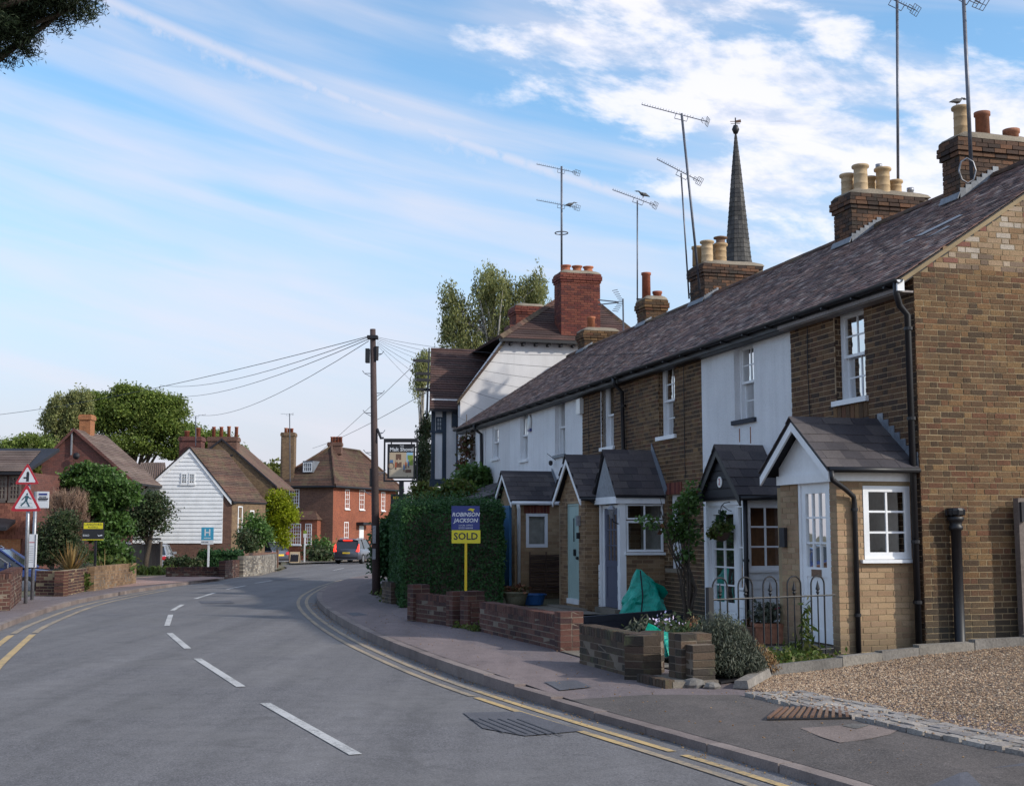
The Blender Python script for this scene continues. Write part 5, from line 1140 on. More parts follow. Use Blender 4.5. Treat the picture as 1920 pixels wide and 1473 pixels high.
# ---------------------------------------------------------------- iron stub, post
d_ = ray(1801, 1222); t_ = ((CORNER - AD * .1) - EYEV).dot(AD) / d_.dot(AD); X = EYEV + d_ * t_
sp = thing('vent_pipe', 'black cast iron stub pipe with a fluted cap standing against the brick gable', 'pipe', (X.x, X.y, X.z - .05))
MB().lathe([(.085, 0), (.085, .12), (.066, .14), (.063, 1.55), (.085, 1.56), (.088, 1.6), (.07, 1.62), (.08, 1.66), (.1, 1.68), (.1, 1.72), (.08, 1.73)], n=18).obj('pipe', M['black'], sp, True)
cp_ = fixn(MB().lathe([(.09, 1.735), (.115, 1.75), (.12, 1.80), (.105, 1.83), (.02, 1.835)], n=12).obj('cap', M['black'], sp))
for k in range(8): a = k * math.pi / 4; MB().tube([(.112 * math.cos(a), .112 * math.sin(a), 1.74), (.118 * math.cos(a), .118 * math.sin(a), 1.81)], .012, 5).obj('lug', M['black'], cp_)
d_ = ray(1921, 1195); t_ = ((CORNER - AD * .16) - EYEV).dot(AD) / d_.dot(AD); X = EYEV + d_ * t_
fp = thing('gate_post', 'weathered wooden gate post at the right edge of the gable wall', 'post', (X.x, X.y, X.z - .05), TROT)
MB().box(-.05, -.3, 0, .05, .045, 1.8).obj('post', M['wood'], fp); MB().box(-.09, -.02, 1.5, -.052, .03, 1.75).obj('latch_block', M['blackwood'], fp)
# ---------------------------------------------------------------- sale board
def board_sign(label, loc, rz, w, name='sale_board'):
    return thing(name, label, 'sale board', loc, rz)
FR = Matrix(((1, 0, 0, 0), (0, 0, -1, 0), (0, 1, 0, 0), (0, 0, 0, 1)))   # text standing upright facing -y
def ftext(body, size, mat, par, x, y, z, **k): return text(body, size, mat, par, Matrix.Translation((x, y, z)) @ FR, **k)
Y_ = 23.2; q0 = P(873, 1100, Y_); sg = thing('sale_board', 'navy and yellow SOLD board on a yellow post behind the brick wall', 'sale board', (q0.x, q0.y, .12), R(-2), 'estate agent boards')
pz = lambda v: P(873, v, Y_).z - .12
w2_ = 27 / 2414 * Y_ ; MB().box(-.02, -.012, 0, .025, .022, pz(1016)).obj('post', M['postyellow'], sg)
b1 = MB().box(-w2_, -.02, pz(993), w2_ - .01, -.014, pz(948)).obj('upper_panel', M['royal'], sg); b2 = MB().box(-w2_ + .005, -.02, pz(1018), w2_ + .005, -.014, pz(993.5)).obj('lower_panel', M['yellow'], sg)
ftext('ROBINSON', .098, M['signwhite'], b1, -.0, -.022, pz(964.5), bold=.0022, shear=.2); ftext('JACKSON', .098, M['signwhite'], b1, .0, -.022, pz(975.5), bold=.0022, shear=.2)
ftext('LOCAL OFFICE', .038, M['signwhite'], b1, 0, -.022, pz(984.5)); ftext('01322 666444', .045, M['signwhite'], b1, 0, -.022, pz(989.5))
ftext('SOLD', .175, M['signblack'], b2, .002, -.022, pz(1005.5), bold=.0032)
fixn(MB().prism([Vector((.03, -.0215, pz(956))), Vector((.08, -.0215, pz(952.5))), Vector((.165, -.0215, pz(954))), Vector((.13, -.0215, pz(957.5))), Vector((.15, -.0215, pz(961))), Vector((.09, -.0215, pz(956.5)))], (0, -.002, 0)).obj('emblem', M['yellow'], b1))
# ---------------------------------------------------------------- bags, pots, tubs
def bag(name, label, loc, prof, seed, flat=False, rz=0):
    random.seed(seed); th = thing(name, label, 'bulk bag', loc, rz, 'green bulk bags'); vs = []; n = 40; K_ = 18; rings = [tuple(float(np.interp(i / (K_ - 1) * (len(prof) - 1), range(len(prof)), [p[c] for p in prof])) for c in range(5)) for i in range(K_)]
    for (rx, ry, z, dx, dy) in rings:
        for k in range(n):
            a = 2 * math.pi * k / n; q = .82 + .18 * max(abs(math.cos(a)), abs(math.sin(a))) ** -1 if False else 1
            j = 1 + .08 * math.sin(3 * a + z * 7 + seed) + .07 * math.sin(5 * a - z * 16 + 2 * seed) + .05 * math.sin(9 * a + z * 31) * (1 + math.sin(z * 23)) * .5 + random.uniform(-.015, .015); vs.append((dx + rx * math.copysign(abs(math.cos(a)) ** .7, math.cos(a)) * j, dy + ry * math.copysign(abs(math.sin(a)) ** .7, math.sin(a)) * j, z + .02 * math.sin(4 * a + z * 12) + random.uniform(-.005, .005)))
    m_ = len(rings); fs = [(i * n + k, i * n + (k + 1) % n, (i + 1) * n + (k + 1) % n, (i + 1) * n + k) for i in range(m_ - 1) for k in range(n)] + [tuple(range(n - 1, -1, -1)), tuple((m_ - 1) * n + k for k in range(n))]
    MB().add(vs, fs).obj('bag_body', M['tarp'], th); return th
q = P(1208, 1150, 21.6); b_ = bag('bulk_bag', 'upright green woven bulk bag peaked to a point against the brick wall', (q.x, q.y, .13), [(.36, .3, 0, 0, 0), (.38, .3, .12, 0, 0), (.33, .26, .35, -.01, 0), (.24, .2, .55, -.02, 0), (.15, .12, .72, -.05, 0), (.04, .04, .86, -.09, 0)], 3)
fixn(MB().prism([Vector((.05, -.06, .72)), Vector((.32, -.12, .60)), Vector((.40, -.02, .50)), Vector((.33, .08, .40)), Vector((.15, .1, .5))], (.02, .22, -.04)).obj('open_flap', M['tarp'], b_)); MB().tube([(-.07, -.12, .86), (-.05, -.27, .45), (-.1, -.34, .02)], .012, 5).obj('strap', M['blackwood'], b_)
q = P(1245, 1195, 15.2); b_ = bag('bulk_bag', 'crumpled green bulk bag lying flat behind the mossy wall', (q.x, q.y, .2), [(.30, .25, 0, 0, 0), (.33, .25, .1, 0, 0), (.28, .2, .17, .02, 0), (.17, .14, .22, -.02, 0), (.05, .05, .25, -.1, 0)], 8, rz=.2)
a = G(1232, 1228, .12) - q; a.z = 0
vs = [Vector((-.18, -.25, .12)), Vector((.03, -.3, .13)), Vector((.03, -.42, -.1)), Vector((-.12, -.42, -.12))]
fixn(MB().prism([Vector((-.06, -.2, .17)), Vector((.10, -.22, .15)), Vector((.10, -.36, .02)), Vector((.08, -.40, -.13)), Vector((-.05, -.40, -.13)), Vector((-.06, -.32, .04))], (.0, .02, .02)).obj('hanging_flap', M['tarp'], b_))
fixn(MB().prism([Vector((-.28, -.05, .2)), Vector((-.22, -.1, .37)), Vector((-.12, -.06, .33)), Vector((.02, 0, .24)), Vector((-.1, .05, .2))], (.03, .12, -.02)).obj('folded_peak', M['tarp'], b_))
def potplant(label, loc, r, h, mat, cat='plant pot', square=None):
    th = thing('plant_pot', label, cat, loc)
    if square: fixn(MB().box(-square[0] / 2, -square[1] / 2, 0, square[0] / 2, square[1] / 2, h).box(-square[0] / 2 - .02, -square[1] / 2 - .02, h - .05, square[0] / 2 + .02, square[1] / 2 + .02, h).obj('pot', mat, th))
    else: fixn(MB().lathe([(r * .72, 0), (r * .9, h * .6), (r, h - .05), (r * 1.08, h - .04), (r * 1.08, h), (r * .9, h), (r * .88, h - .06), (0.01, h - .06)], n=18).obj('pot', mat, th, True))
    return th
q = G(967, 1136, .12); POT1 = potplant('wide weathered stone pot of withered red plants beyond the long brick wall', (q.x, q.y, .12), .25, .30, M['stonepot'])
q = G(1445, 1206, .12); POT2 = potplant('terracotta trough with a leafy pink flowered plant by the numbered porch', (q.x, q.y, .13), 0, .27, M['terra'], square=(.44, .3))
q = G(1405, 1205, .12); POT3 = potplant('dark brown square pot left of the terracotta trough', (q.x - .03, q.y, .13), 0, .22, M['brown_paint'], square=(.2, .25))
q = G(1300, 1205, .12); POT4 = potplant('small red pot behind the lavender bush', (q.x, q.y, .12), .1, .26, M['redplastic'])
q = P(1000, 1125, 27.2); tb = thing('blue_tub', 'blue plastic tub beside the stone pot', 'tub', (q.x, q.y, .12)); fixn(MB().lathe([(.2, .0), (.26, .2), (.28, .2), (.28, .225), (.25, .225), (.2, .05), (0.01, .05)], n=16).obj('tub_body', M['bluetub'], tb))
q = P(925, 1118, 27.0)
wk = thing('willow_screen', 'woven willow screen standing against the brick porch with the small window', 'screen', tuple(W(14.6, 0, 0)), TROT); wa, wb = Sd(993, 1040, 14.6)[0], .02
for k in range(26): fixn(MB().tube([(random.uniform(-.01, .01), wb + (wa - wb) * f, .25 + k * .034 + random.uniform(-.008, .008)) for f in (0, .33, .66, 1)], .014, 5).obj('withy', M['wicker'], wk))
for f in (0, .5, 1): MB().tube([(-.03, wb + (wa - wb) * f, .1), (-.03, wb + (wa - wb) * f, 1.18)], .015, 5).obj('stake', M['wicker'], wk)
# timber / slabs by the drive
a, b = G(1404, 1291, .13), G(1449, 1267, .13); d = b - a; o = thing('stone_block', 'loose long grey stone block lying at the corner of the drive', 'stone', tuple(a), math.atan2(d.y, d.x)); fixn(MB().hexa([(0, 0, 0), (d.length, .01, 0), (d.length, .15, 0), (.02, .16, 0), (.02, .02, .075), (d.length - .03, .03, .085), (d.length - .02, .14, .08), (.03, .14, .07)]).obj('block', M['stone'], o))
a, b = G(1352, 1281, .13), G(1440, 1270, .13); d = b - a; o = thing('fallen_board', 'black plastic board lying flat under the lavender bush', 'board', tuple(a), math.atan2(d.y, d.x)); MB().hexa([(0, 0, .0), (d.length, 0, .02), (d.length, .22, .03), (0, .2, .01), (0, 0, .02), (d.length, 0, .045), (d.length, .22, .05), (0, .2, .03)]).obj('board', M['black'], o)
for (u, v, r_, lb) in ((1300, 1288, .1, 'rounded grey rock at the foot of the short pier'), (1335, 1290, .07, 'small brown rock below the lavender bush')):
    q = G(u, v, .12); o = thing('rock', lb, 'rock', tuple(q)); pr = MB().lathe([(r_ * .8, -.02), (r_ * 1.05, r_ * .3), (r_ * .8, r_ * .75), (r_ * .2, r_ * .9)], n=9); pr.v = [(x * random.uniform(.85, 1.2), y * random.uniform(.8, 1.1), z) for x, y, z in pr.v]; fixn(pr.obj('stone', M['stone'], o))
# ---------------------------------------------------------------- hanging basket
q = P(1353, 1000, 19.85); hb = thing('hanging_basket', 'planted wicker hanging basket on a scrolled iron bracket by the numbered porch', 'hanging basket', tuple(q)); HB = hb
fixn(MB().lathe([(.02, -.12), (.09, -.09), (.14, 0), (.15, .02), (.13, .02)], n=16).obj('basket', M['wicker'], hb, True))
for k in range(3): a = k * 2.1; MB().tube([(.14 * math.cos(a), .14 * math.sin(a), .02), (0, 0, .42)], .004, 4).obj('chain', M['black'], hb)
MB().tube([(0, 0, .42), (.05, 0, .47), (.15, .05, .49), (.28, .12, .47)], .008, 5).obj('bracket', M['black'], hb); MB().tube([(.28, .12, .49), (.28, .12, .12)], .008, 5).obj('bracket_plate', M['black'], hb); MB().tube([(.02, 0, .43), (.12, .04, .36), (.2, .08, .34), (.28, .12, .25)], .006, 5).obj('scroll', M['black'], hb)
# ---------------------------------------------------------------- telegraph pole with its wires
pb = G(706, 1115, .12); Yp = pb.y; pt = P(699, 617, Yp)
tp = thing('telegraph_pole', 'tall dark wooden telegraph pole with climbing steps beside the pavement', 'telegraph pole', tuple(pb)); pd = pt - pb
MB().tube([Vector((0, 0, -.2)), pd * .5, pd], [.105, .088, .07], 14).obj('pole', M['polewood'], tp, True)
for k in range(8):
    f = .38 + k * .075; c = pd * f; sgn = 1 if k % 2 else -1; MB().tube([c + Vector((0, 0, 0)), c + Vector((sgn * .22, -.02, 0)), c + Vector((sgn * .27, -.02, .07))], .011, 5).obj('climbing_step', M['metal'], tp)
    MB().tube([c + Vector((0, 0, -.12)), c + Vector((sgn * .22, -.02, 0))], .008, 5).obj('step_brace', M['metal'], tp)
MB().box(pd.x - .17, -.1, pd.z - .85, pd.x - .07, .08, pd.z - .5).obj('junction_box', M['black'], tp); MB().box(pd.x - .13, -.12, pd.z - .25, pd.x + .13, .12, pd.z - .17).obj('head_bracket', M['black'], tp)
MB().lathe([(.05, 0), (.055, .35), (.02, .36)], pd * .97 + Vector((.1, -.05, -.6)), 8).obj('cable_canister', M['blackwood'], tp)
MB().box(-.2, -.06, 2.65, -.1, .06, 3.1).obj('box_bracket', M['blackwood'], tp)
MB().tube([pd * .62 + Vector((.08, -.05, 0)), pd * .6 + Vector((.18, -.1, -.12)), pd * .6 + Vector((.24, -.12, -.1))], .03, 6).obj('floodlight_arm', M['black'], tp)
for vt, vb in ((985, 1018), (1028, 1048)): z0_, z1_ = P(703, vb, Yp).z, P(703, vt, Yp).z; MB().box(-.1, -.14, z0_ - pb.z, -.02, -.11, z1_ - pb.z).obj('notice_plate', M['metal'], tp)
top = pt + Vector((0, 0, -.2))
def wire(label, a, b, sag, r=.011, off=(0, 0, 0)):
    a, b = Vector(a) + Vector(off), Vector(b); pts = [a.lerp(b, f) - Vector((0, 0, sag * 4 * f * (1 - f))) - a for f in np.linspace(0, 1, 14)]
    o = MB().tube(pts, r, 4, cap=False).obj('overhead_wire', M['black'], None); o.location = a; return tag(o, label, 'wire', 'overhead wires from the telegraph pole')
wire('overhead wire running left and down to the far left edge of the photo', top, P(-60, 783, 60), .3, off=(-.1, 0, .02), r=.009)
wire('upper overhead wire running left to the tree behind the weatherboarded house', top, P(300, 722, 85), .5, off=(-.1, 0, 0), r=.010)
wire('middle overhead wire running left above the weatherboarded house', top, P(318, 742, 86), .5, off=(-.1, 0, -.05), r=.010)
wire('lower overhead wire running left to the roof aerial behind the weatherboarded house', top, P(372, 778, 86), .6, off=(-.1, 0, -.1), r=.010)
for k, (u, v, s_, txt) in enumerate([(1390, 700, 6.0, 'highest wire to the terrace, ending near the white roughcast front'), (1240, 716, 8.5, 'wire to the terrace ending at the gutter above the grey door'), (1165, 735, 11.0, 'wire to the terrace ending at the downpipe above the mint door'), (1090, 765, 13.2, 'wire to the terrace ending where brick meets white render'), (1013, 781, 16.3, 'wire to the terrace ending above the tilted open sash'), (965, 800, 19.0, 'wire to the terrace ending above the oval alarm box'), (905, 820, 22.0, 'lowest and steepest wire to the end of the terrace')]):
    wire(txt, top, W(s_, .28, 4.75), .25, r=.004, off=(.1, 0, -.03 * k))
wire('overhead wire sloping down behind the pole to the tall chimney by the red house', P(770, 690, 44), P(545, 890, 104), .2, r=.012)
wire('second sloping wire crossing behind the pole towards the roof of the red brick house', P(800, 735, 44), P(586, 840, 104), .2, r=.012)
# ---------------------------------------------------------------- aerials
def yagi(th, c, yaw, tilt, L_, n, refl=True, name='yagi_array'):
    """boom with elements; reflector grid at the back end"""
    d = Vector((math.cos(yaw) * math.cos(tilt), math.sin(yaw) * math.cos(tilt), math.sin(tilt))); s = Vector((-math.sin(yaw), math.cos(yaw), 0)); up = d.cross(s); 
    if up.z < 0: up = -up
    c = Vector(c); mb = MB(); b0, b1 = c - d * L_ * .38, c + d * L_ * .62; mb.tube([b0, b1], .011, 5); bm = mb.obj(name, M['mast'], th)
    mb = MB()
    for k in range(n):
        p = b0.lerp(b1, .22 + .78 * k / (n - 1)); h = .09 - .03 * k / n; mb.tube([p - s * h * .5 + up * .0, p + s * h * .5], .006, 4); mb.tube([p, p + up * .05], .005, 4)
    mb.obj('elements', M['mast'], bm)
    mb = MB(); g0 = b0
    for e in (-.09, 0, .09): mb.tube([g0 + up * e - s * .14, g0 + up * e + s * .14], .007, 4)
    for e in (-.14, -.05, .05, .14): mb.tube([g0 + s * e - up * .09, g0 + s * e + up * .09], .006, 4)
    mb.tube([g0 + d * .12 - s * .1 - up * .04, g0 + d * .12 + s * .1 - up * .04, g0 + d * .12 + s * .1 + up * .04, g0 + d * .12 - s * .1 + up * .04], .008, 4); mb.obj('reflector', M['mast'], bm)
    q = MB(); q.tube([c - d * .16, c - d * .16 - up * .12, c + d * .16 - up * .12, c + d * .16], .009, 5); q.obj('cradle', M['mast'], bm); return bm
def FB(u, v, b):   # point on the plane b metres into the terrace
    s_, z_ = F(u, v, -b); return W(s_, -b, z_)
GA = 'television aerials on the chimneys'
def mast(label, pb_, pt_, r=.02): 
    th = thing('television_aerial', label, 'aerial', tuple(pb_), 0, GA); MB().tube([Vector((0, 0, 0)), Vector(pt_) - Vector(pb_)], r, 8).obj('mast', M['mast'], th, True); return th, Vector(pt_) - Vector(pb_)
def dirto(c, u0, v0, u1, v1):   # orientation of a boom seen between two picture points, leaning away a little
    Y = c.y; a = P(u0, v0, Y + .35); b = P(u1, v1, Y - .35); return (a - b)
def aerial(label, base, topuv, b, arrays, r=.02, brackets=None):
    pb_ = base; pt_ = P(topuv[0], topuv[1], Vector(base).y); th, d = mast(label, pb_, pt_, r)
    for (u, v, ul, vl, ur, vr, n) in arrays:
        c = P(u, v, Vector(base).y); a = P(ul, vl, c.y + .3); e = P(ur, vr, c.y - .3); dv = a - e; L_ = dv.length; dv.normalize()
        yagi(th, c - Vector(pb_), math.atan2(dv.y, dv.x), math.asin(dv.z), L_, n)
    for z in (brackets or ()): MB().box(-.02, -.02, z, .35, .02, z + .03).obj('bracket', M['black'], th)
    return th
aerial('slim aerial with one array and a pigeon on it, beside the small chimney', FB(1195, 595, 3.45), (1195, 376), 3.45, [(1198, 374, 1157, 349, 1237, 378, 16)], brackets=(.1, .5))
aerial('tallest leaning aerial mast, on the third chimney with four buff pots', FB(1312, 543, 3.1), (1278, 213), 3.1, [(1279, 216, 1199, 190, 1322, 222, 20)], r=.03)
aerial('lower aerial just left of the tallest leaning one', FB(1292, 560, 3.1), (1277, 325), 3.1, [(1281, 324, 1242, 297, 1322, 338, 16)], brackets=(.1, .5))
aerial('aerial mast rising straight behind the cluster of five buff pots', W(6.66, -4.12, 7.8), (1682, -4), 4.1, [(1684, 4, 1640, -22, 1725, 18, 16)], r=.028)
aerial('rightmost aerial mast, clamped to the front of the nearest chimney', FB(1822, 335, 2.75), (1806, -20), 2.75, [(1808, -12, 1770, -40, 1850, 8, 14)], r=.032)
lp = MB(); lp.tube([(.05 * 1 + .13 * math.cos(a) - .12, -.02, .12 + .2 * math.sin(a)) for a in np.linspace(0, 2 * math.pi, 9)], .015, 6, cap=False); lp.obj('lashing_hoop', M['metal'], [o for o in COL.objects if o.get('label', '').startswith('rightmost aerial')][0], True)
yb = P(1053, 512, 42.5); yt = P(1053, 312, 42.5); th, d = mast('tall aerial with two stacked arrays and a ring on the red brick pub chimney', yb, yt, .035)
for (v, ul, vl, ur, vr) in ((318, 1009, 306, 1085, 322), (384, 1006, 372, 1082, 386)):
    c = P(1053, v, 42.5); a = P(ul, vl, 43.1); e = P(ur, vr, 41.9); dv = a - e; L_ = dv.length; dv.normalize(); yagi(th, c - yb, math.atan2(dv.y, dv.x), math.asin(dv.z), L_, 16)
rg = MB(); zc = (P(1053, 437, 42.5) - yb).z; rg.tube([(.22 * math.cos(a), .22 * math.sin(a), zc) for a in np.linspace(0, 2 * math.pi, 17)], .02, 5, cap=False); rg.obj('ring', M['mast'], th)
q = P(1168, 620, 39); th = thing('television_aerial', 'grid aerial with a wide open mesh reflector on the short pole behind the last chimney', 'aerial', tuple(q), 0, GA)
gp_ = lambda u, v, dy=0: P(u, v, 39 + dy) - q
MB().tube([gp_(1169, 620), gp_(1168, 560)], .025, 6).obj('mast', M['mast'], th)
for a, b in (((1121, 562), (1160, 566)), ((1122, 571), (1160, 567))): MB().tube([gp_(*a), gp_(*b)], .02, 5).obj('boom', M['mast'], th)
mb = MB()
for k in range(6): f = k / 5; mb.tube([gp_(1148 + 12 * f, 545 + 18 * f, .3), gp_(1158 + 10 * f, 543 + 20 * f, -.3)], .01, 4); mb.tube([gp_(1160 - 12 * f, 566 + 16 * f, .3), gp_(1169 - 10 * f, 566 + 18 * f, -.3)], .01, 4)
mb.obj('mesh_reflector', M['mast'], th)
# ---------------------------------------------------------------- birds
def bird(label, loc, L_, yaw, mat, perch='aerial'):
    th = thing('bird', label, 'bird', tuple(loc), yaw); s = L_
    import bmesh
    me = bpy.data.meshes.new('body'); bm = bmesh.new()
    prof = [(-.5, .10, .012), (-.32, .14, .03), (-.15, .22, .10), (.05, .25, .135), (.2, .28, .12), (.3, .36, .075), (.37, .43, .062), (.43, .44, .045), (.5, .43, .012)]
    rings = []
    for x, z, r in prof: rings.append([bm.verts.new((x * s, r * s * math.cos(a) * .85, (z + r * math.sin(a)) * s)) for a in np.linspace(0, 2 * math.pi, 12, endpoint=False)])
    for a, b in zip(rings, rings[1:]):
        for k in range(12): bm.faces.new((a[k], a[(k + 1) % 12], b[(k + 1) % 12], b[k]))
    bm.faces.new(rings[0][::-1]); bm.faces.new(rings[-1]); bmesh.ops.recalc_face_normals(bm, faces=bm.faces); bm.to_mesh(me); bm.free(); link('body', me, mat, th, True)
    for y in (-1, 1):
        fixn(MB().add([(-.45 * s, y * .05 * s, .14 * s), (-.1 * s, y * .13 * s, .34 * s), (.15 * s, y * .13 * s, .33 * s), (.12 * s, y * .14 * s, .2 * s), (-.15 * s, y * .13 * s, .16 * s), (-.45 * s, y * .02 * s, .12 * s), (-.1 * s, y * .09 * s, .34 * s), (.15 * s, y * .09 * s, .33 * s), (.12 * s, y * .1 * s, .2 * s), (-.15 * s, y * .09 * s, .16 * s)], [(0, 1, 2, 3, 4), (5, 6, 7, 8, 9)] + [(i, (i + 1) % 5, (i + 1) % 5 + 5, i + 5) for i in range(5)]).obj('wing', M['blackwood'] if mat is M['black'] else M['birdgrey'], th))
        MB().tube([(.04 * s, y * .05 * s, .14 * s), (.05 * s, y * .05 * s, 0)], .012 * s * 1.5, 5).obj('leg', M['rust'], th)
    fixn(MB().lathe([(.001, .09), (.022, 0)], (.5 * s, 0, .43 * s), 6, Matrix.Rotation(math.pi / 2, 3, 'Y')).obj('beak', M['black'], th)); return th
bird('grey pigeon perched on the boom of the plain aerial above the small chimney', FB(1207, 371, 3.3), .38, R(200), M['birdgrey'])
bird('small dark bird on the lower array of the two-storey aerial', P(1068, 389, 42.3), .42, R(20), M['birdgrey'])
bird('grey pigeon standing on the left pot of the nearest chimney', W(3.12, -2.96, 8.43), .32, R(25), M['birdgrey'])
# ---------------------------------------------------------------- public house beyond the terrace
SP_ = 25.0
pub = thing('public_house', 'white rendered pub with steep tiled roofs, blue timber framing and a red brick chimney', 'pub', tuple(W(SP_, 0, 0)), TROT)
def sd(u, v, s=0.0): o_, z_ = Sd(u, v, SP_ + s); return Vector((s, o_, z_))
def step_roof(parent, a, b, c, d, n, mat, name='roof_course', th=.03, limit_stuff=True, bottom=None):
    """tiled slope: a-b eave, d-c ridge; n overlapping courses as one mesh"""
    a, b, c, d = map(Vector, (a, b, c, d)); nr = (b - a).cross(d - a).normalized()
    if nr.z < 0: nr = -nr
    mb = MB()
    for k in range(n):
        f0, f1 = k / n, min(1, (k + 1.15) / n); p, q, r, s = a.lerp(d, f0), b.lerp(c, f0), b.lerp(c, f1), a.lerp(d, f1); e = nr * th * random.uniform(.8, 1.2)
        mb.add([p, q, r, s, p + e, q + e, r + nr * .004, s + nr * .004], [(4, 5, 6, 7), (0, 1, 5, 4), (0, 4, 7, 3), (1, 2, 6, 5)])
    o = mb.obj(name, mat, parent); o['kind'] = 'stuff'; return o
# side wall
DV = Vector((.965, -.262, 0))   # the house turns with the street
zeave = sd(1000, 637).z
pts = [sd(863, 950), sd(863, 747), sd(945, 640)]; oR = -8.0
poly = [Vector((0, pts[0].y, -.6)), pts[1], Vector((0, pts[2].y, zeave)), Vector((0, oR, zeave)), Vector((0, oR, -.6))]
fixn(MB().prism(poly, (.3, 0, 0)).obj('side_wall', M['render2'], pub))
v0, v1 = pts[1] + Vector((-.12, .12, -.1)), pts[2] + Vector((-.12, 0, .02))
rfp = fixn(MB().prism([v0, v1, v1 + DV * 2.4, v0 + DV * 2.4], (0, 0, -.08)).obj('front_roof', M['blackwood'], pub))
step_roof(rfp, v0 + Vector((0, 0, .002)), v0 + DV * 2.4 + Vector((0, 0, .002)), v1 + DV * 2.4 + Vector((0, 0, .002)), v1 + Vector((0, 0, .002)), 22, M['pubtile'])
fixn(MB().prism([v0 + Vector((-.01, 0, .03)), v1 + Vector((-.01, 0, .03)), v1 + Vector((-.01, 0, -.1)), v0 + Vector((-.01, 0, -.1))], (.03, 0, 0)).obj('bargeboard', M['redtile'], pub))
# hipped roof behind the chimney
e0 = sd(937, 637, -.25); e0.z = zeave - .02; oE = sd(1215, 650, -.25).y; apex = sd(1083, 538, 3.2)
A0, A1, A2, A3 = e0, Vector((-.25, oE, e0.z)), Vector((6.6, oE, e0.z)), Vector((6.6, e0.y, e0.z))
hr = fixn(MB().add([A0, A1, A2, A3, apex], [(0, 1, 4), (1, 2, 4), (2, 3, 4), (3, 0, 4), (3, 2, 1, 0)]).obj('hipped_roof', M['blackwood'], pub))
for p, q in ((A0, A1), (A1, A2), (A3, A0)): step_roof(hr, p, q, apex + (q - p) * .004, apex, 26, M['pubtile'])
for p in (A0, A1):
    for k in range(26):
        a, b = p.lerp(apex, k / 26), p.lerp(apex, (k + 1.1) / 26); d = (b - a).normalized(); sdv = d.cross(Vector((0, 0, 1))).normalized()
        fixn(MB().prism([a - sdv * .13 - Vector((0, 0, .02)), a + Vector((0, 0, .10)), a + sdv * .13 - Vector((0, 0, .02))], b - a).obj('bonnet_tile', M['redtile'], hr))
MB().box(-.28, oE, zeave - .12, -.2, e0.y, zeave - .02).obj('gutter', M['black'], pub)
for k in range(7): y = e0.y - .4 - k * .42; MB().box(-.22, y - .04, zeave - .22, .0, y + .04, zeave - .13).obj('rafter_end', M['blackwood'], pub)
a, b = sd(1053, 632), sd(1126, 632); ztp = sd(1088, 512).z
chimney(pub, .02, .75, -a.y, -b.y, ztp, M['redbrick'], 150, [(.38, -a.y + .28 + k * (a.y - b.y - .56) / 2, .26, .17, M['pot_red'], 'flared') for k in range(3)], lambda b_: zeave - .1, mort=M['mortar_grey'])
a, b = sd(1021, 632, 5), sd(968, 632, 5); ztp = sd(1000, 574, 5).z
chimney(pub, 5, 5.9, -b.y, -a.y, ztp, M['redbrick'], 0, [], lambda b_: zeave - .1)
fixn(MB().box(5.0, sd(972, 620, 5).y, 6, 5.8, sd(956, 620, 5).y, sd(960, 609, 5).z).obj('chimney_stub', M['far_purple'], pub))
# cross wing with timber framing towards the road
w0 = 1.0; L0, L1 = sd(862, 905, w0), sd(808, 905, w0); zt_ = sd(835, 765, w0).z; zb_ = sd(835, 903, w0).z
fixn(MB().prism([Vector((w0, L0.y - .3, zb_)), Vector((w0, L1.y, zb_)), Vector((w0, L1.y, zt_ + .3)), Vector((w0, L0.y - .3, zt_ + .3))], DV * 4).obj('wing_wall', M['render'], pub))
ax_ = Ax((w0, L0.y, 0), (0, (L1.y - L0.y) / abs(L1.y - L0.y), 0), (-1, 0, 0)); WL = abs(L1.y - L0.y); fz = lambda v: sd(835, v, w0).z; fu = lambda u: abs(sd(u, 850, w0).y - L0.y)
for u0_, u1_ in ((808, 815), (829, 836), (855, 862)): a, b = sorted((fu(u0_), fu(u1_))); MB().axbox(ax_, a, b, 0, .05, zb_, zt_ + .2).obj('timber_post', M['timber'], pub)
for v0_, v1_ in ((912, 898), (768, 758), (812, 808)): 
    q = MB().axbox(ax_, -.05 if v0_ != 812 else fu(829), WL + .05, .02, .07, fz(v0_), fz(v1_)).obj('timber_rail', M['timber'], pub)
glazed(pub, ax_, min(fu(817), fu(829)), max(fu(817), fu(829)), fz(808), fz(782), .05, 2, 3, M['timber'], fw=.04)
fixn(MB().prism([Vector((w0 + .1, L0.y - .2, -.6)), Vector((w0 + .1, L1.y - .45, -.6)), Vector((w0 + .1, L1.y - .45, zb_)), Vector((w0 + .1, L0.y - .2, zb_))], DV * 3.8).obj('ground_floor_wall', M['far_purple'], pub))
MB().tube([(w0 - .1, fu(858) * 1 + L0.y, fz(765)), (w0 - .1, L0.y + fu(858), fz(845)), (w0 - .1, L0.y + fu(858), -.4)], .06, 8).obj('downpipe', M['timber'], pub)
MB().box(w0 - .2, L0.y + fu(864) * -1, fz(800), w0 - .02, L0.y + fu(846), fz(772)).obj('rainwater_head', M['timber'], pub)
rr0 = sd(808, 652, w0 + 2.6); rr1 = sd(938, 655, w0 + 2.6); ee0 = sd(805, 766, w0 - .35); ee1 = Vector((w0 - .35, L0.y - .6, ee0.z)); rr1 = Vector((w0 + 2.6, L0.y - 3.2, rr0.z)); ee1.y = rr1.y + .3
wr = fixn(MB().prism([ee0, ee1, rr1, rr0], (0, 0, -.08)).obj('wing_roof', M['blackwood'], pub)); step_roof(wr, ee0, ee1, rr1, rr0, 26, M['pubtile'])
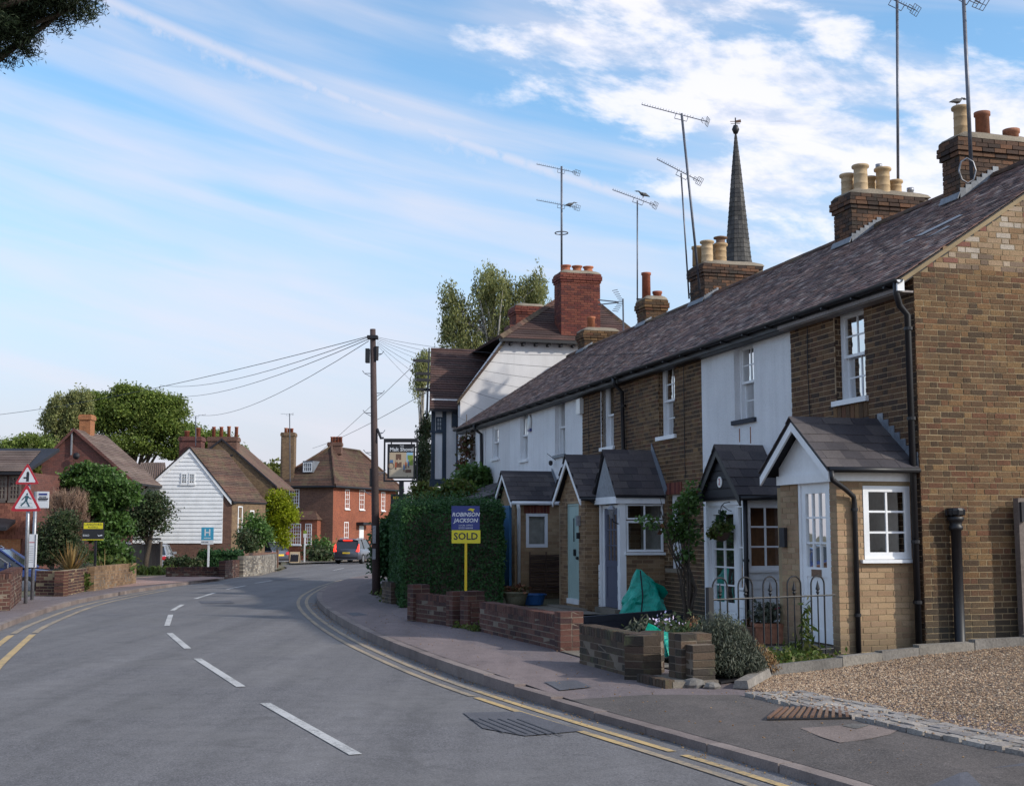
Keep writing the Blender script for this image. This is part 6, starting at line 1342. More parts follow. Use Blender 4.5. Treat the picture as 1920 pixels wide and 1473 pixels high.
bb = rr0 + (rr0 - ee0) + Vector((0, -.7, 0)); bb.z = ee0.z; step_roof(wr, bb, Vector((bb.x, ee1.y, bb.z)), rr1, rr0, 26, M['pubtile'])
for v_ in (676, 700, 712, 730): p = sd(806, v_, w0 + .8); MB().box(p.x, p.y - .02, p.z - .05, p.x + .1, p.y + .45 + (v_ == 676) * .1, p.z + .04).obj('barge_bracket', M['black'], pub)
q = sd(806, 715, w0 + .8); fixn(MB().prism([ee0 + Vector((0, .04, -.15)), rr0 + Vector((0, .04, 0)), rr0 + Vector((0, .04, -.2)), ee0 + Vector((.15, .04, -.3))], (0, .05, 0)).obj('bargeboard', M['black'], pub))
# ---------------------------------------------------------------- pub sign
YS = 39.5; q0 = P(751, 1090, YS); q0.z = zr(YS) + .1
ps = thing('pub_sign', 'hanging pub sign lettered Malt Shovel with a REAL ALES board below, on a black post', 'pub sign', tuple(q0)); sz = lambda v: P(751, v, YS).z - q0.z; sx = lambda u: P(u, 900, YS).x - q0.x
MB().box(-.07, -.05, 0, .07, .05, sz(902)).obj('post', M['black'], ps)
mb = MB(); mb.box(sx(719), -.05, sz(829), sx(783), .05, sz(822)).box(sx(719), -.035, sz(903), sx(722), .035, sz(829)).box(sx(780), -.035, sz(903), sx(783), .035, sz(829)).box(sx(722), -.035, sz(903), sx(780), .035, sz(900)); mb.obj('hanging_frame', M['black'], ps)
pbd = MB().box(sx(726), -.03, sz(897), sx(778), .03, sz(832)).obj('sign_panel', M['black'], ps)
for u in (733, 771): MB().tube([(sx(u), 0, sz(832)), (sx(u), 0, sz(829))], .02, 5).obj('hook', M['black'], pbd)
ftext('THE', .07, M['signwhite'], pbd, 0, -.034, sz(836)); ftext('Malt Shovel', .158, M['signwhite'], pbd, 0, -.034, sz(842.5), bold=.003)
def pic(x0, x1, v0, v1, m, d=.034, name='painted_area'): MB().box(sx(x0), -d, sz(v1), sx(x1), -.028, sz(v0)).obj(name, M[m], pbd)
pic(730, 775, 848, 894, 'sand_paint', .033); pic(731, 762, 848, 876, 'wall_paint', .035); pic(762, 774, 848, 866, 'sky_paint', .036); pic(742, 752, 851, 862, 'brown_paint', .037); pic(764, 774, 853, 861, 'green_paint', .038); pic(766, 774, 860, 872, 'green_paint', .0375)
for (x, v, c1_, h) in ((742, 876, 'coat_red', 13), (757.5, 880, 'blue_cloth', 12), (761, 874, 'coat_red', 10), (766, 873, 'blue_cloth', 11), (747, 868, 'wall_paint', 9)): pic(x - 1.3, x + 1.3, v - h * .72, v, c1_, .039); pic(x - .8, x + .8, v - h, v - h * .72, 'skin', .04); pic(x - 1.1, x - .2, v, v + 4, 'brown_paint', .039); pic(x + .2, x + 1.1, v, v + 4, 'brown_paint', .039)
pic(743, 753, 866, 876, 'brown_paint', .0365); pic(731, 737, 862, 868, 'blue_cloth', .038); pic(760, 771, 880, 886, 'brown_paint', .0365)
rg = MB(); rg.tube([(sx(733.5) + .09 * math.cos(a), -.037, sz(873) + .09 * math.sin(a)) for a in np.linspace(0, 2 * math.pi, 15)], .008, 4, cap=False); rg.obj('painted_wheel', M['brown_paint'], pbd)
lb = MB().box(sx(733), -.03, sz(960), sx(771), .03, sz(926)).obj('lower_board', M['black'], ps); ftext('REAL ALES', .11, M['postyellow'], lb, 0, -.034, sz(933), bold=.002); ftext('FOOD', .08, M['postyellow'], lb, 0, -.034, sz(944))
# ---------------------------------------------------------------- church spire
Ysp = 118; ct = P(1383, 222, Ysp); cb = P(1384, 488, Ysp)
ch = thing('church_spire', 'slender shingled octagonal church spire with a ball and weathervane', 'church spire', (cb.x, cb.y, -1.0)); pz_ = lambda v: P(1383, v, Ysp).z + 1.0; k_ = Ysp / 2390
sh = surf('oak_shingle', [(.085, .082, .08), (.065, .064, .066), (.11, .105, .10)], fine=2, big=.3, bump=.8, bumpd=.05)
N8 = 46; mb = MB(); z0, z1 = pz_(640), pz_(252)
def rad(v): return (np.interp(v, [252, 320, 487, 640], [2.0, 9.5, 25.5, 52]) * k_)
vv = np.linspace(640, 252, N8)
spb = MB(); spb.lathe([(rad(v) * .985, pz_(v)) for v in vv], n=8, M=Matrix.Rotation(R(18), 3, 'Z')); sp_o = fixn(spb.obj('spire', sh, ch))
cs = MB()
for a, b in zip(vv, vv[1:]):   # shingle courses
    for k in range(8):
        a0, a1 = R(18) + k * math.pi / 4, R(18) + (k + 1) * math.pi / 4; n_ = max(1, int(rad(a) * .77 / .28))
        for j in range(n_):
            f0, f1 = (j + .04) / n_, (j + .96) / n_; e = 1.012 + random.uniform(0, .012)
            p = lambda r_, f, z: Vector((r_ * (math.cos(a0) * (1 - f) + math.cos(a1) * f), r_ * (math.sin(a0) * (1 - f) + math.sin(a1) * f), z))
            cs.add([p(rad(a) * e + .02, f0, pz_(a)), p(rad(a) * e + .02, f1, pz_(a)), p(rad(b) * .995, f1, pz_(b)), p(rad(b) * .995, f0, pz_(b))], [(0, 1, 2, 3)])
o = cs.obj('shingles', sh, sp_o); o['kind'] = 'stuff'
fixn(MB().box(-3, -3, 0, 3, 3, pz_(640)).obj('tower', M['flint'], ch))
MB().lathe([(.05, -.45), (.2, -.4), (.36, 0), (.2, .4), (.05, .45)], (0, 0, pz_(243)), 12).obj('ball', M['black'], ch, True)
MB().tube([(0, 0, pz_(252)), (0, 0, pz_(221))], .06, 6).obj('rod', M['black'], ch); wv = MB(); wv.box(-.5, -.02, pz_(228) - .03, .5, .02, pz_(228) + .03); wv.prism([Vector((.05, 0, pz_(230.5))), Vector((.55, 0, pz_(229.5))), Vector((.5, 0, pz_(224))), Vector((.05, 0, pz_(226)))], (0, .04, 0)); wv.obj('weathervane', M['brown_paint'], ch); MB().box(-.45, -.02, pz_(232) - .02, .45, .02, pz_(232) + .02).obj('vane_arms', M['black'], ch)
# ---------------------------------------------------------------- houses on the left
def small_window(th, ax, u0, u1, z0, z1, nx, ny, fm=None, proud=.02, sill=True):
    fr = glazed(th, ax, u0, u1, z0, z1, proud, nx, ny, fm or M['white'], fw=.07, dep=.06, bar=.035)
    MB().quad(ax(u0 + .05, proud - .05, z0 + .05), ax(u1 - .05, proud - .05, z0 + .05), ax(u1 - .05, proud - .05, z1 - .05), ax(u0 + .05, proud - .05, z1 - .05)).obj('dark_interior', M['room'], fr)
    if sill: MB().axbox(ax, u0 - .06, u1 + .06, 0, .1, z0 - .08, z0 - .004).obj('sill', fm or M['white'], fr)
    return fr
def simple_chimney(th, x0, x1, y0, y1, z0, z1, mat, pots, pm):
    mb = MB(); mb.box(x0, y0, z0, x1, y1, z1 - .3).box(x0 - .06, y0 - .06, z1 - .3, x1 + .06, y1 + .06, z1 - .08).box(x0 - .02, y0 - .02, z1 - .08, x1 + .02, y1 + .02, z1); c = fixn(mb.obj('chimney', mat, th))
    for (x, y, h, r, st) in pots: pot(c, x, y, z1 - .01, h, r, pm, st)
    return c
YA = 78.0
# --- weatherboarded house
pA = P(232, 1050, YA); hA = thing('weatherboarded_house', 'white weatherboarded gable house with a long brown tiled roof', 'house', (pA.x, pA.y, zr(YA) - .1)); zA = hA.location.z
X = lambda u, Y=YA: (u - 960) / 2414.4 * Y - pA.x; Z = lambda v, Y=YA, zb=zA: P(350, v, Y).z - zb
dpt = Vector((.3, .954, 0)); ap = Vector((X(352), 0, Z(838))); le = Vector((X(230), 0, Z(955))); re_ = Vector((X(433), 0, Z(938))); D = 4.2
xw = X(417); xr = X(434); zb = Z(1018)
poly = [Vector((X(236), 0, -.3)), Vector((xr - .02, 0, -.3)), Vector((xr - .02, 0, re_.z)), ap - Vector((0, 0, .1)), Vector((X(236), 0, le.z))]
wl = fixn(MB().prism(poly, dpt * .25).obj('gable_wall', M['far_brown'], hA))
fixn(MB().prism([Vector((xr, .012, -.3)), Vector((xr, .012, re_.z + .1)), Vector((xr, 0, re_.z + .1)) + dpt * D, Vector((xr, 0, -.3)) + dpt * D], (-.25, 0, 0)).obj('side_wall', M['far_yellow'], hA))
z = zb; k = 0
lx = lambda z: le.x + .1 + (ap.x - le.x) * max(0, (z - le.z) / (ap.z - le.z)) if z > le.z else X(236); rx = lambda z: min(xw, ap.x + (re_.x - ap.x) * (ap.z - z) / (ap.z - re_.z) - .1)
while z < ap.z - .35:
    h = .235; z2 = min(z + h, ap.z - .15)
    if rx(z2) - lx(z2) < .05: break
    fixn(MB().add([(lx(z), -.05, z), (rx(z), -.05, z), (rx(z2), -.012, z2 + .02), (lx(z2), -.012, z2 + .02), (lx(z), .0, z), (rx(z), .0, z), (rx(z2), .0, z2 + .02), (lx(z2), .0, z2 + .02)], [(0, 1, 2, 3), (7, 6, 5, 4), (0, 4, 5, 1), (1, 5, 6, 2), (2, 6, 7, 3), (3, 7, 4, 0)]).obj('weatherboard', M['white'], hA)); z += h
for s_ in (le, re_): fixn(MB().prism([s_ + Vector((0, -.1, 0)), ap + Vector((0, -.1, 0)), ap + Vector((0, -.1, -.28)), s_ + Vector((0, -.1, -.24))], (0, .07, 0)).obj('bargeboard', M['white'], hA))
mb = MB(); mb.prism([le + Vector((-.1, -.12, 0)), ap + Vector((0, -.12, 0)), ap + dpt * D, le + dpt * D], (0, 0, -.08)); mb.prism([re_ + Vector((.12, -.12, -.05)), ap + Vector((0, -.12, 0)), ap + dpt * D, re_ + dpt * D + Vector((.12, 0, -.05))], (0, 0, -.08)); ra = fixn(mb.obj('roof', M['blackwood'], hA))
step_roof(ra, re_ + Vector((.12, -.12, -.05)), re_ + dpt * D + Vector((.12, 0, -.05)), ap + dpt * D + Vector((0, 0, .05)), ap + Vector((0, -.12, .02)), 30, M['redtile']); step_roof(ra, le + Vector((-.1, -.12, 0)), le + dpt * D, ap + dpt * D, ap + Vector((0, -.12, .02)), 30, M['redtile'])
MB().box(re_.x + .08, -.1, re_.z - .2, re_.x + .2, D * .9, re_.z - .08).obj('gutter', M['black'], hA)
axA = Ax((0, 0, 0), (1, 0, 0), (0, -1, 0)); 
for a, b in ((337, 348.5), (351.5, 363)): small_window(hA, axA, X(a), X(b), Z(907), Z(887), 2, 2, proud=.08)
axS = Ax((xr, 0, 0), tuple(dpt), (.954, -.3, 0)); small_window(hA, axS, .7, 1.25, Z(995), Z(948), 1, 2, proud=.03); small_window(hA, axS, 2.2, 2.7, Z(992), Z(955), 1, 2, proud=.03)
fixn(MB().axbox(axS, 1.5, 2.6, 0, .6, Z(1007), Z(1002)).obj('door_hood', M['offwhite'], hA))
# --- brown brick gable with four pots
YD = 85; pD = P(380, 1040, YD); hD = thing('brick_house', 'brown brick gable house with two chimneys behind the weatherboarded house', 'house', (pD.x, pD.y, zr(YD) - .1)); zD = hD.location.z
X = lambda u, Y=YD: (u - 960) / 2414.4 * Y - pD.x; Z = lambda v, Y=YD: P(350, v, Y).z - zD
ap = Vector((X(412), 0, Z(822))); re_ = Vector((X(518), 0, Z(912))); le = Vector((X(300), 0, Z(915)))
fixn(MB().prism([Vector((le.x, 0, -.3)), Vector((X(513), 0, -.3)), Vector((X(513), 0, re_.z + .1)), ap - Vector((0, 0, .1)), Vector((le.x, 0, le.z))], (0, .3, 0)).obj('gable_wall', M['far_yellow'], hD))
mb = MB(); mb.prism([le, ap, ap + Vector((0, 7, 0)), le + Vector((0, 7, 0))], (0, 0, -.1)); mb.prism([re_, ap, ap + Vector((0, 7, 0)), re_ + Vector((0, 7, 0))], (0, 0, -.1)); rd = fixn(mb.obj('roof', M['redtile'], hD))
for s_ in (le, re_): fixn(MB().prism([s_ + Vector((0, -.12, .03)), ap + Vector((0, -.12, .03)), ap + Vector((0, -.12, -.12)), s_ + Vector((0, -.12, -.12))], (0, .1, 0)).obj('bargeboard', M['blackwood'], hD))
simple_chimney(hD, X(384), X(439), .15, 1.1, Z(862), Z(818), M['far_brown'], [(X(392 + 14.4 * k), .6, (20 + (k == 2) * 1) / 28.4, .12, 'plain') for k in range(4)], M['pot_red'])
simple_chimney(hD, X(320), X(362), 1.5, 2.6, Z(930), Z(818, YD + 1.5), M['far_purple'], [(X(331), 2, .42, .17, 'plain'), (X(352), 2, .62, .18, 'plain')], M['pot_red'])
small_window(hD, Ax((0, 0, 0), (1, 0, 0), (0, -1, 0)), X(400), X(419), Z(880), Z(850), 2, 1); MB().box(X(428), -.03, Z(855), X(433), .01, Z(852)).obj('air_vent', M['black'], hD)
# --- tall stack and red hipped house
YE = 105; pE = P(623, 1048, YE); hE = thing('red_brick_house', 'red brick hipped roof house at the far bend with white sash windows', 'house', (pE.x, pE.y, zr(YE) - .1)); zE_ = hE.location.z
rd_ = Vector((.38, .925, 0)).normalized(); ld = Vector((-.965, .262, 0)).normalized(); Z = lambda v, Y=YE: P(623, v, Y).z - zE_
LR, LL = 11.5, 5.4
ze = Z(910); C0_ = Vector((0, 0, 0)); R1 = rd_ * LR; L1_ = ld * LL
fixn(MB().prism([Vector((0, 0, -.3)), Vector((0, 0, ze)), Vector((0, 0, ze)) + L1_, Vector((0, 0, -.3)) + L1_], rd_ * .3).obj('left_wall', M['far_brown'], hE))  # shaded side put into the colour: browner brick than the sunlit right wall
rw_ = fixn(MB().prism([Vector((.001, .001, -.3)), Vector((.001, .001, ze)), Vector((0, 0, ze)) + R1, Vector((0, 0, -.3)) + R1], ld * .3).obj('right_wall', M['far_red'], hE))
E = lambda a, b, z: rd_ * a + ld * b + Vector((0, 0, z)); o_ = .35
c00, c10, c11, c01 = E(-o_, -o_, ze), E(LR + o_, -o_, ze), E(LR + o_, LL + o_, ze), E(-o_, LL + o_, ze)
r0 = E(3.0, LL * .35, Z(838, YE + 3)); r1 = E(LR - 3.6, LL * .35, Z(846, YE + 7))
hr = fixn(MB().add([c00, c10, c11, c01, r0, r1], [(0, 1, 5, 4), (1, 2, 5), (2, 3, 4, 5), (3, 0, 4), (3, 2, 1, 0)]).obj('hipped_roof', M['redtile'], hE))
step_roof(hr, c00, c10, r1, r0, 40, M['redtile']); step_roof(hr, c01, c00, r0, r0 + ld * .01, 40, M['redtile']); step_roof(hr, c10, c11, r1 + ld * .01, r1, 30, M['redtile'])
for a, b in ((c00, r0), (r0, r1), (c10, r1), (c01, r0)): MB().tube([a + Vector((0, 0, .06)), b + Vector((0, 0, .1))], .1, 6).obj('ridge_run', M['redtile'], hr)
mb = MB(); mb.tube([c00 - Vector((0, 0, .1)), c10 - Vector((0, 0, .1))], .1, 6); mb.tube([c00 - Vector((0, 0, .1)), c01 - Vector((0, 0, .1))], .1, 6); mb.obj('gutter', M['black'], hE)
axR = Ax((0, 0, 0), tuple(rd_), (rd_.y, -rd_.x, 0)); axL = Ax((0, 0, 0), tuple(ld), (-rd_.x, -rd_.y, 0))
def solve_u(dirv, u):   # distance along a wall from corner E for a picture column
    t = (u - 960) / 2414.4; return (t * pE.y - pE.x) / (dirv.x - t * dirv.y)
for a, b, v0_, v1_ in ((646, 654, 954, 917), (673, 682, 955, 918), (714, 721, 957, 922), (645, 653, 1018, 978)):
    ua, ub = solve_u(rd_, a), solve_u(rd_, b); Yh = pE.y + rd_.y * ua; small_window(hE, axR, ua, ub, P(650, v0_, Yh).z - zE_, P(650, v1_, Yh).z - zE_, 2, 4)
ua, ub = solve_u(rd_, 673), solve_u(rd_, 681); Yh = pE.y + rd_.y * ua; MB().axbox(axR, ua, ub, 0, .05, 0, P(650, 985, Yh).z - zE_).obj('door', M['white'], hE); fixn(MB().axbox(axR, ua - .5, ub + .5, 0, .7, P(650, 984, Yh).z - zE_, P(650, 980, Yh).z - zE_ + .06).obj('door_canopy', M['blackwood'], hE))
def lwin(a, b, v0_, v1_, nx, ny): ua, ub = sorted((solve_u(ld, a), solve_u(ld, b))); small_window(hE, axL, ua, ub, Z(v0_), Z(v1_), nx, ny)
lwin(541, 560, 950, 916, 4, 5)
# bay on the left wall
ua, ub = solve_u(ld, 601), solve_u(ld, 541); by = fixn(MB().axbox(axL, ua, ub, 0, .55, -.3, Z(974)).obj('bay_wall', M['far_red'], hE)); a, b = axL(ua - .15, .75, Z(974)), axL(ub + .15, .75, Z(974)); c, d = axL(ub - .2, 0, Z(957)), axL(ua + .5, 0, Z(957))
fixn(MB().add([a, b, c, d, axL(ua - .15, 0, Z(974)), axL(ub + .15, 0, Z(974))], [(0, 1, 2, 3), (0, 3, 4), (1, 5, 2), (0, 4, 5, 1)]).obj('bay_roof', M['redtile'], hE))
axB = Ax(axL(0, .55, 0), tuple(ld), (-rd_.x, -rd_.y, 0))
for a, b, nx in ((543, 571, 6), (579, 591, 3)): ua, ub = sorted((solve_u(ld, a), solve_u(ld, b))); small_window(hE, axB, ua, ub, Z(1021), Z(981), nx, 6)
dm = E(.9, LL * .5, Z(878)); ud0, ud1 = solve_u(ld, 577), solve_u(ld, 558); fixn(MB().axbox(axL, ud0, ud1, -1.8, -.6, Z(884), Z(862)).obj('dormer', M['lead'], hE)); small_window(hE, Ax(axL(0, -.6, 0), tuple(ld), (-rd_.x, -rd_.y, 0)), ud0 + .05, ud1 - .05, Z(883), Z(865), 4, 2, sill=False)
cx = E(3.6, LL * .35, 0); simple_chimney(hE, cx.x - .55, cx.x + .6, cx.y - .4, cx.y + .4, Z(850, YE + 3), Z(828, YE + 3), M['far_brown'], [(cx.x - .25 + .25 * k, cx.y, .5, .13, 'plain') for k in range(4)], M['pot_red'])
ua = solve_u(ld, 531); cx = E(.5, ua, 0); simple_chimney(hE, cx.x - .55, cx.x + .55, cx.y - .3, cx.y + .8, 0, Z(810, pE.y + ld.y * ua), M['far_yellow'], [(cx.x - .25, cx.y + .2, .42, .13, 'plain'), (cx.x, cx.y + .3, .4, .13, 'plain'), (cx.x + .25, cx.y + .2, .38, .13, 'plain')], M['pot_red'])
q = P(544, 905, 106); th = thing('television_aerial', 'slim aerial mast beside the tall chimney of the red brick house', 'aerial', tuple(q), 0, GA); t_ = P(543, 775, 106) - q; MB().tube([(0, 0, 0), t_], .04, 6).obj('mast', M['mast'], th); yagi(th, t_ - Vector((.1, 0, .05)), R(200), 0, 1.0, 6)
q = P(367, 835, 86); th = thing('television_aerial', 'aerial between the two chimneys behind the weatherboarded house', 'aerial', tuple(q), 0, GA); t_ = P(367, 780, 86) - q; MB().tube([(0, 0, 0), t_], .035, 6).obj('mast', M['mast'], th); yagi(th, t_, R(20), .2, 1.1, 8)
# --- dark brick gable house
YB = 73; pB = P(62, 1050, YB); hB = thing('brick_house', 'dark red brick gable house with a small chimney on its ridge, behind the laurel', 'house', (pB.x, pB.y, zr(YB) - .1)); zB = hB.location.z
X = lambda u, Y=YB: (u - 960) / 2414.4 * Y - pB.x; Z = lambda v, Y=YB: P(100, v, Y).z - zB
ap = Vector((X(133), 0, Z(804))); le = Vector((X(60), 0, Z(880))); re_ = Vector((X(252), 0, Z(905)))
fixn(MB().prism([Vector((X(62), 0, -.3)), Vector((X(246), 0, -.3)), Vector((X(246), 0, re_.z)), ap - Vector((0, 0, .12)), Vector((X(62), 0, le.z))], (0, .3, 0)).obj('gable_wall', M['far_purple'], hB))
bk = Vector((.15, 5.2, 0)); mb = MB(); mb.prism([re_ + Vector((0, -.15, 0)), re_ + bk, ap + bk, ap + Vector((0, -.15, 0))], (0, 0, -.1)); mb.prism([le + Vector((0, -.15, 0)), le + bk, ap + bk, ap + Vector((0, -.15, 0))], (0, 0, -.1)); rb = fixn(mb.obj('roof', M['blackwood'], hB))
step_roof(rb, re_ + Vector((0, -.15, 0)), re_ + bk, ap + bk, ap + Vector((0, -.15, 0)), 26, M['browntile']); step_roof(rb, le + Vector((0, -.15, 0)), le + bk, ap + bk, ap + Vector((0, -.15, 0)), 26, M['browntile'])
for s_ in (le, re_): fixn(MB().prism([s_ + Vector((0, -.2, .06)), ap + Vector((0, -.2, .06)), ap + Vector((0, -.2, -.14)), s_ + Vector((0, -.2, -.14))], (0, .06, 0)).obj('bargeboard', M['far_purple'], hB))
cx = X(155, YB + 2); simple_chimney(hB, cx - .3, cx + .35, 1.6, 2.4, Z(818), Z(778, YB + 2), M['far_orange'], [], M['pot_red']); MB().tube([(X(129), -.1, Z(853)), (X(129), -.1, Z(804))], .06, 6).obj('pole_on_gable', M['metal'], hB)
MB().lathe([(0, 0), (.18, .04), (.2, .1)], (X(141), -.2, Z(855)), 12, Matrix.Rotation(R(90), 3, 'X')).obj('satellite_dish', M['blackwood'], hB, True)
YB2 = 82; q = P(246, 905, YB2); h2 = thing('house_extension', 'low brown pantiled roof between the dark brick house and the weatherboarded house', 'house', (q.x, q.y, 0)); X2 = lambda u: (u - 960) / 2414.4 * YB2 - q.x; Z2 = lambda v: P(250, v, YB2).z
a, b, c, d = Vector((X2(244), 0, Z2(912))), Vector((X2(312), 0, Z2(912))), Vector((X2(284), 2.5, Z2(866))), Vector((X2(240), 2.5, Z2(866))); rr = fixn(MB().prism([a, b, c, d], (0, 0, -.1)).obj('roof', M['browntile'], h2)); step_roof(rr, a, b, c, d, 10, M['redtile'], th=.06)
mb = MB()
for k in range(14): f = k / 13; mb.tube([a.lerp(b, f) + Vector((0, 0, .05)), d.lerp(c, f) + Vector((0, 0, .08))], .06, 5)
mb.obj('pantile_rolls', M['browntile'], rr); MB().box(X2(240), .3, -.8, X2(300), 5, Z2(908)).obj('wall', M['far_brown'], h2)
# --- house at the far left edge
YC = 46; q = P(40, 1060, YC); hC = thing('tile_hung_house', 'partly hidden house at the left edge with hung tiles and a leaded window', 'house', (q.x, q.y, zr(YC))); X = lambda u, Y=YC: (u - 960) / 2414.4 * Y - q.x; Z = lambda v, Y=YC: P(20, v, Y).z - zr(YC)
MB().box(X(-160), 0, -.3, X(43), 6, Z(884)).obj('upper_wall', M['far_purple'], hC); fixn(MB().prism([Vector((X(-180), -.3, Z(884))), Vector((X(50), -.3, Z(884))), Vector((X(50), 3.0, Z(830))), Vector((X(-180), 3.0, Z(830)))], (0, 0, -.12)).obj('roof', M['blackwood'], hC))
step_roof(hC.children[-1], (X(-180), -.32, Z(884)), (X(44), -.32, Z(884)), (X(20), 2.6, Z(836)), (X(-180), 2.6, Z(836)), 12, M['browntile'])
axC = Ax((0, 0, 0), (1, 0, 0), (0, -1, 0)); small_window(hC, axC, X(-60), X(10), Z(938), Z(892), 10, 5, fm=M['wood'], proud=.04); small_window(hC, axC, X(13), X(36), Z(938), Z(892), 3, 5, fm=M['wood'], proud=.04)
it = []
for r_ in range(10):
    x = X(-160) + (.1 if r_ % 2 else 0); 
    while x < X(62): it.append((mat3(Vector((1, 0, 0)), Vector((0, -1, 0)), Vector((0, 0, 1)), Vector((x, -.06 - r_ * .006 if False else -.07, Z(1006) + r_ * .13))), (.19, .03, .15))); x += .2
MB().box(X(-160), -.05, Z(1010), X(62), .0, Z(941)).obj('hung_backing', M['far_purple'], hC); pieces(it, 'hung_tile', M['hung'], hC, 0, 'hung_tiling')
fixn(MB().prism([Vector((X(-80), -.9, Z(990))), Vector((X(30), -.9, Z(988))), Vector((X(30), 0, Z(972))), Vector((X(-80), 0, Z(960)))], (0, 0, -.12)).obj('porch_roof', M['blackwood'], hC)); MB().box(X(-20), -.06, -.3, X(40), -.01, Z(1008)).obj('lower_wall', M['far_orange'], hC)
# ---------------------------------------------------------------- low walls, fences on the left
GL = 'low boundary walls along the left pavement'
gl = lambda u, v, z=.09: tuple(G(u, v, z))
brick_wall('boundary_wall', 'curved brick planter wall below the phormium', [gl(66, 1117), gl(118, 1117.5), gl(172, 1106)], .62, .215, M['garden'], GL, 120, cope=False, mort=M['mortar_pale'])
brick_wall('boundary_wall', 'straight orange brown brick wall right of the black and yellow board', [gl(176, 1107.5), gl(255, 1093)], .64, .215, M['buff_dark'], GL, 90, hs=[.60, .72])
brick_wall('boundary_wall', 'very low dark brick wall in front of the clipped hedge, below the blue square board', [gl(312, 1081), gl(422, 1080)], .38, .2, M['garden'], GL, 0)
brick_wall('boundary_wall', 'brick pier shaped wall end with a red coping, right of the clipped hedge', [gl(422, 1081), gl(455, 1076)], .62, .25, M['garden'], GL, 0)
sw = brick_wall('flint_wall', 'curved flint and brick wall right of the brick pier, before the yellow green tree', [gl(456, 1077), gl(492, 1074), gl(519, 1066)], .78, .25, M['flint'], GL, 0)
brick_wall('flint_wall', 'flint wall with a brick end at the left edge, beside the sign poles', [gl(-40, 1148), gl(18, 1144), gl(40, 1124)], .74, .25, M['garden'], GL, 90, hs=[.72, .72, .78])
def board_fence(label, p0, p1, h, n, mat, name='board_fence', cat='fence'):
    p0, p1 = Vector(p0), Vector(p1); d = p1 - p0; L_ = d.length; th = thing(name, label, cat, tuple(p0), math.atan2(d.y, d.x))
    for k in range(n): MB().box(L_ * k / n + .008, -.012, 0, L_ * (k + 1) / n - .008, .012, h + random.uniform(-.01, .01)).obj('board', mat, th)
    for z in (.2, h - .2): MB().box(0, .013, z, L_, .05, z + .08).obj('rail', mat, th)
    for x in (0, L_): MB().box(x - .06, -.06, 0, x + .06, .06, h + .12).obj('post', mat, th)
    return th
a = P(232, 1060, 58); b = P(300, 1060, 57); a.z = zr(58); b.z = zr(57); bf = board_fence('weathered grey close board fence with a trellis top beside the silver estate car', a, b, (1070 - 1012) / 2414 * 57, 9, M['wood'])
L_ = (b - a).length; h0 = (1070 - 1012) / 2414 * 57; mb = MB()
for k in range(8): x = L_ * k / 8; mb.tube([(x, 0, h0 + .02), (x + L_ / 8, 0, h0 + .22)], .015, 4); mb.tube([(x + L_ / 8, 0, h0 + .02), (x, 0, h0 + .22)], .015, 4)
mb.box(0, -.02, h0 + .22, L_, .02, h0 + .28); mb.obj('trellis', M['wood'], bf)
a = P(-30, 1062, 34.5); b = P(48, 1062, 37.5); a.z = zr(34); b.z = zr(37); hw = thing('handrail', 'metal handrail sloping down beside the blue car', 'handrail', tuple(a)); d = b - a
MB().tube([Vector((0, 0, 1.25)), d * .5 + Vector((0, 0, .85)), d + Vector((0, 0, .55))], .025, 6).obj('rail', M['metal'], hw)
for f in (.3, .55, .8): MB().tube([d * f, d * f + Vector((0, 0, 1.15 - .62 * f))], .02, 6).obj('post', M['metal'], hw)
a = P(456, 1048, 66); b = P(520, 1042, 72); a.z, b.z = zr(66), zr(72)
board_fence('low dark picket fence behind the flint wall', a, b, .9, 12, M['brown_paint'], name='picket_fence')
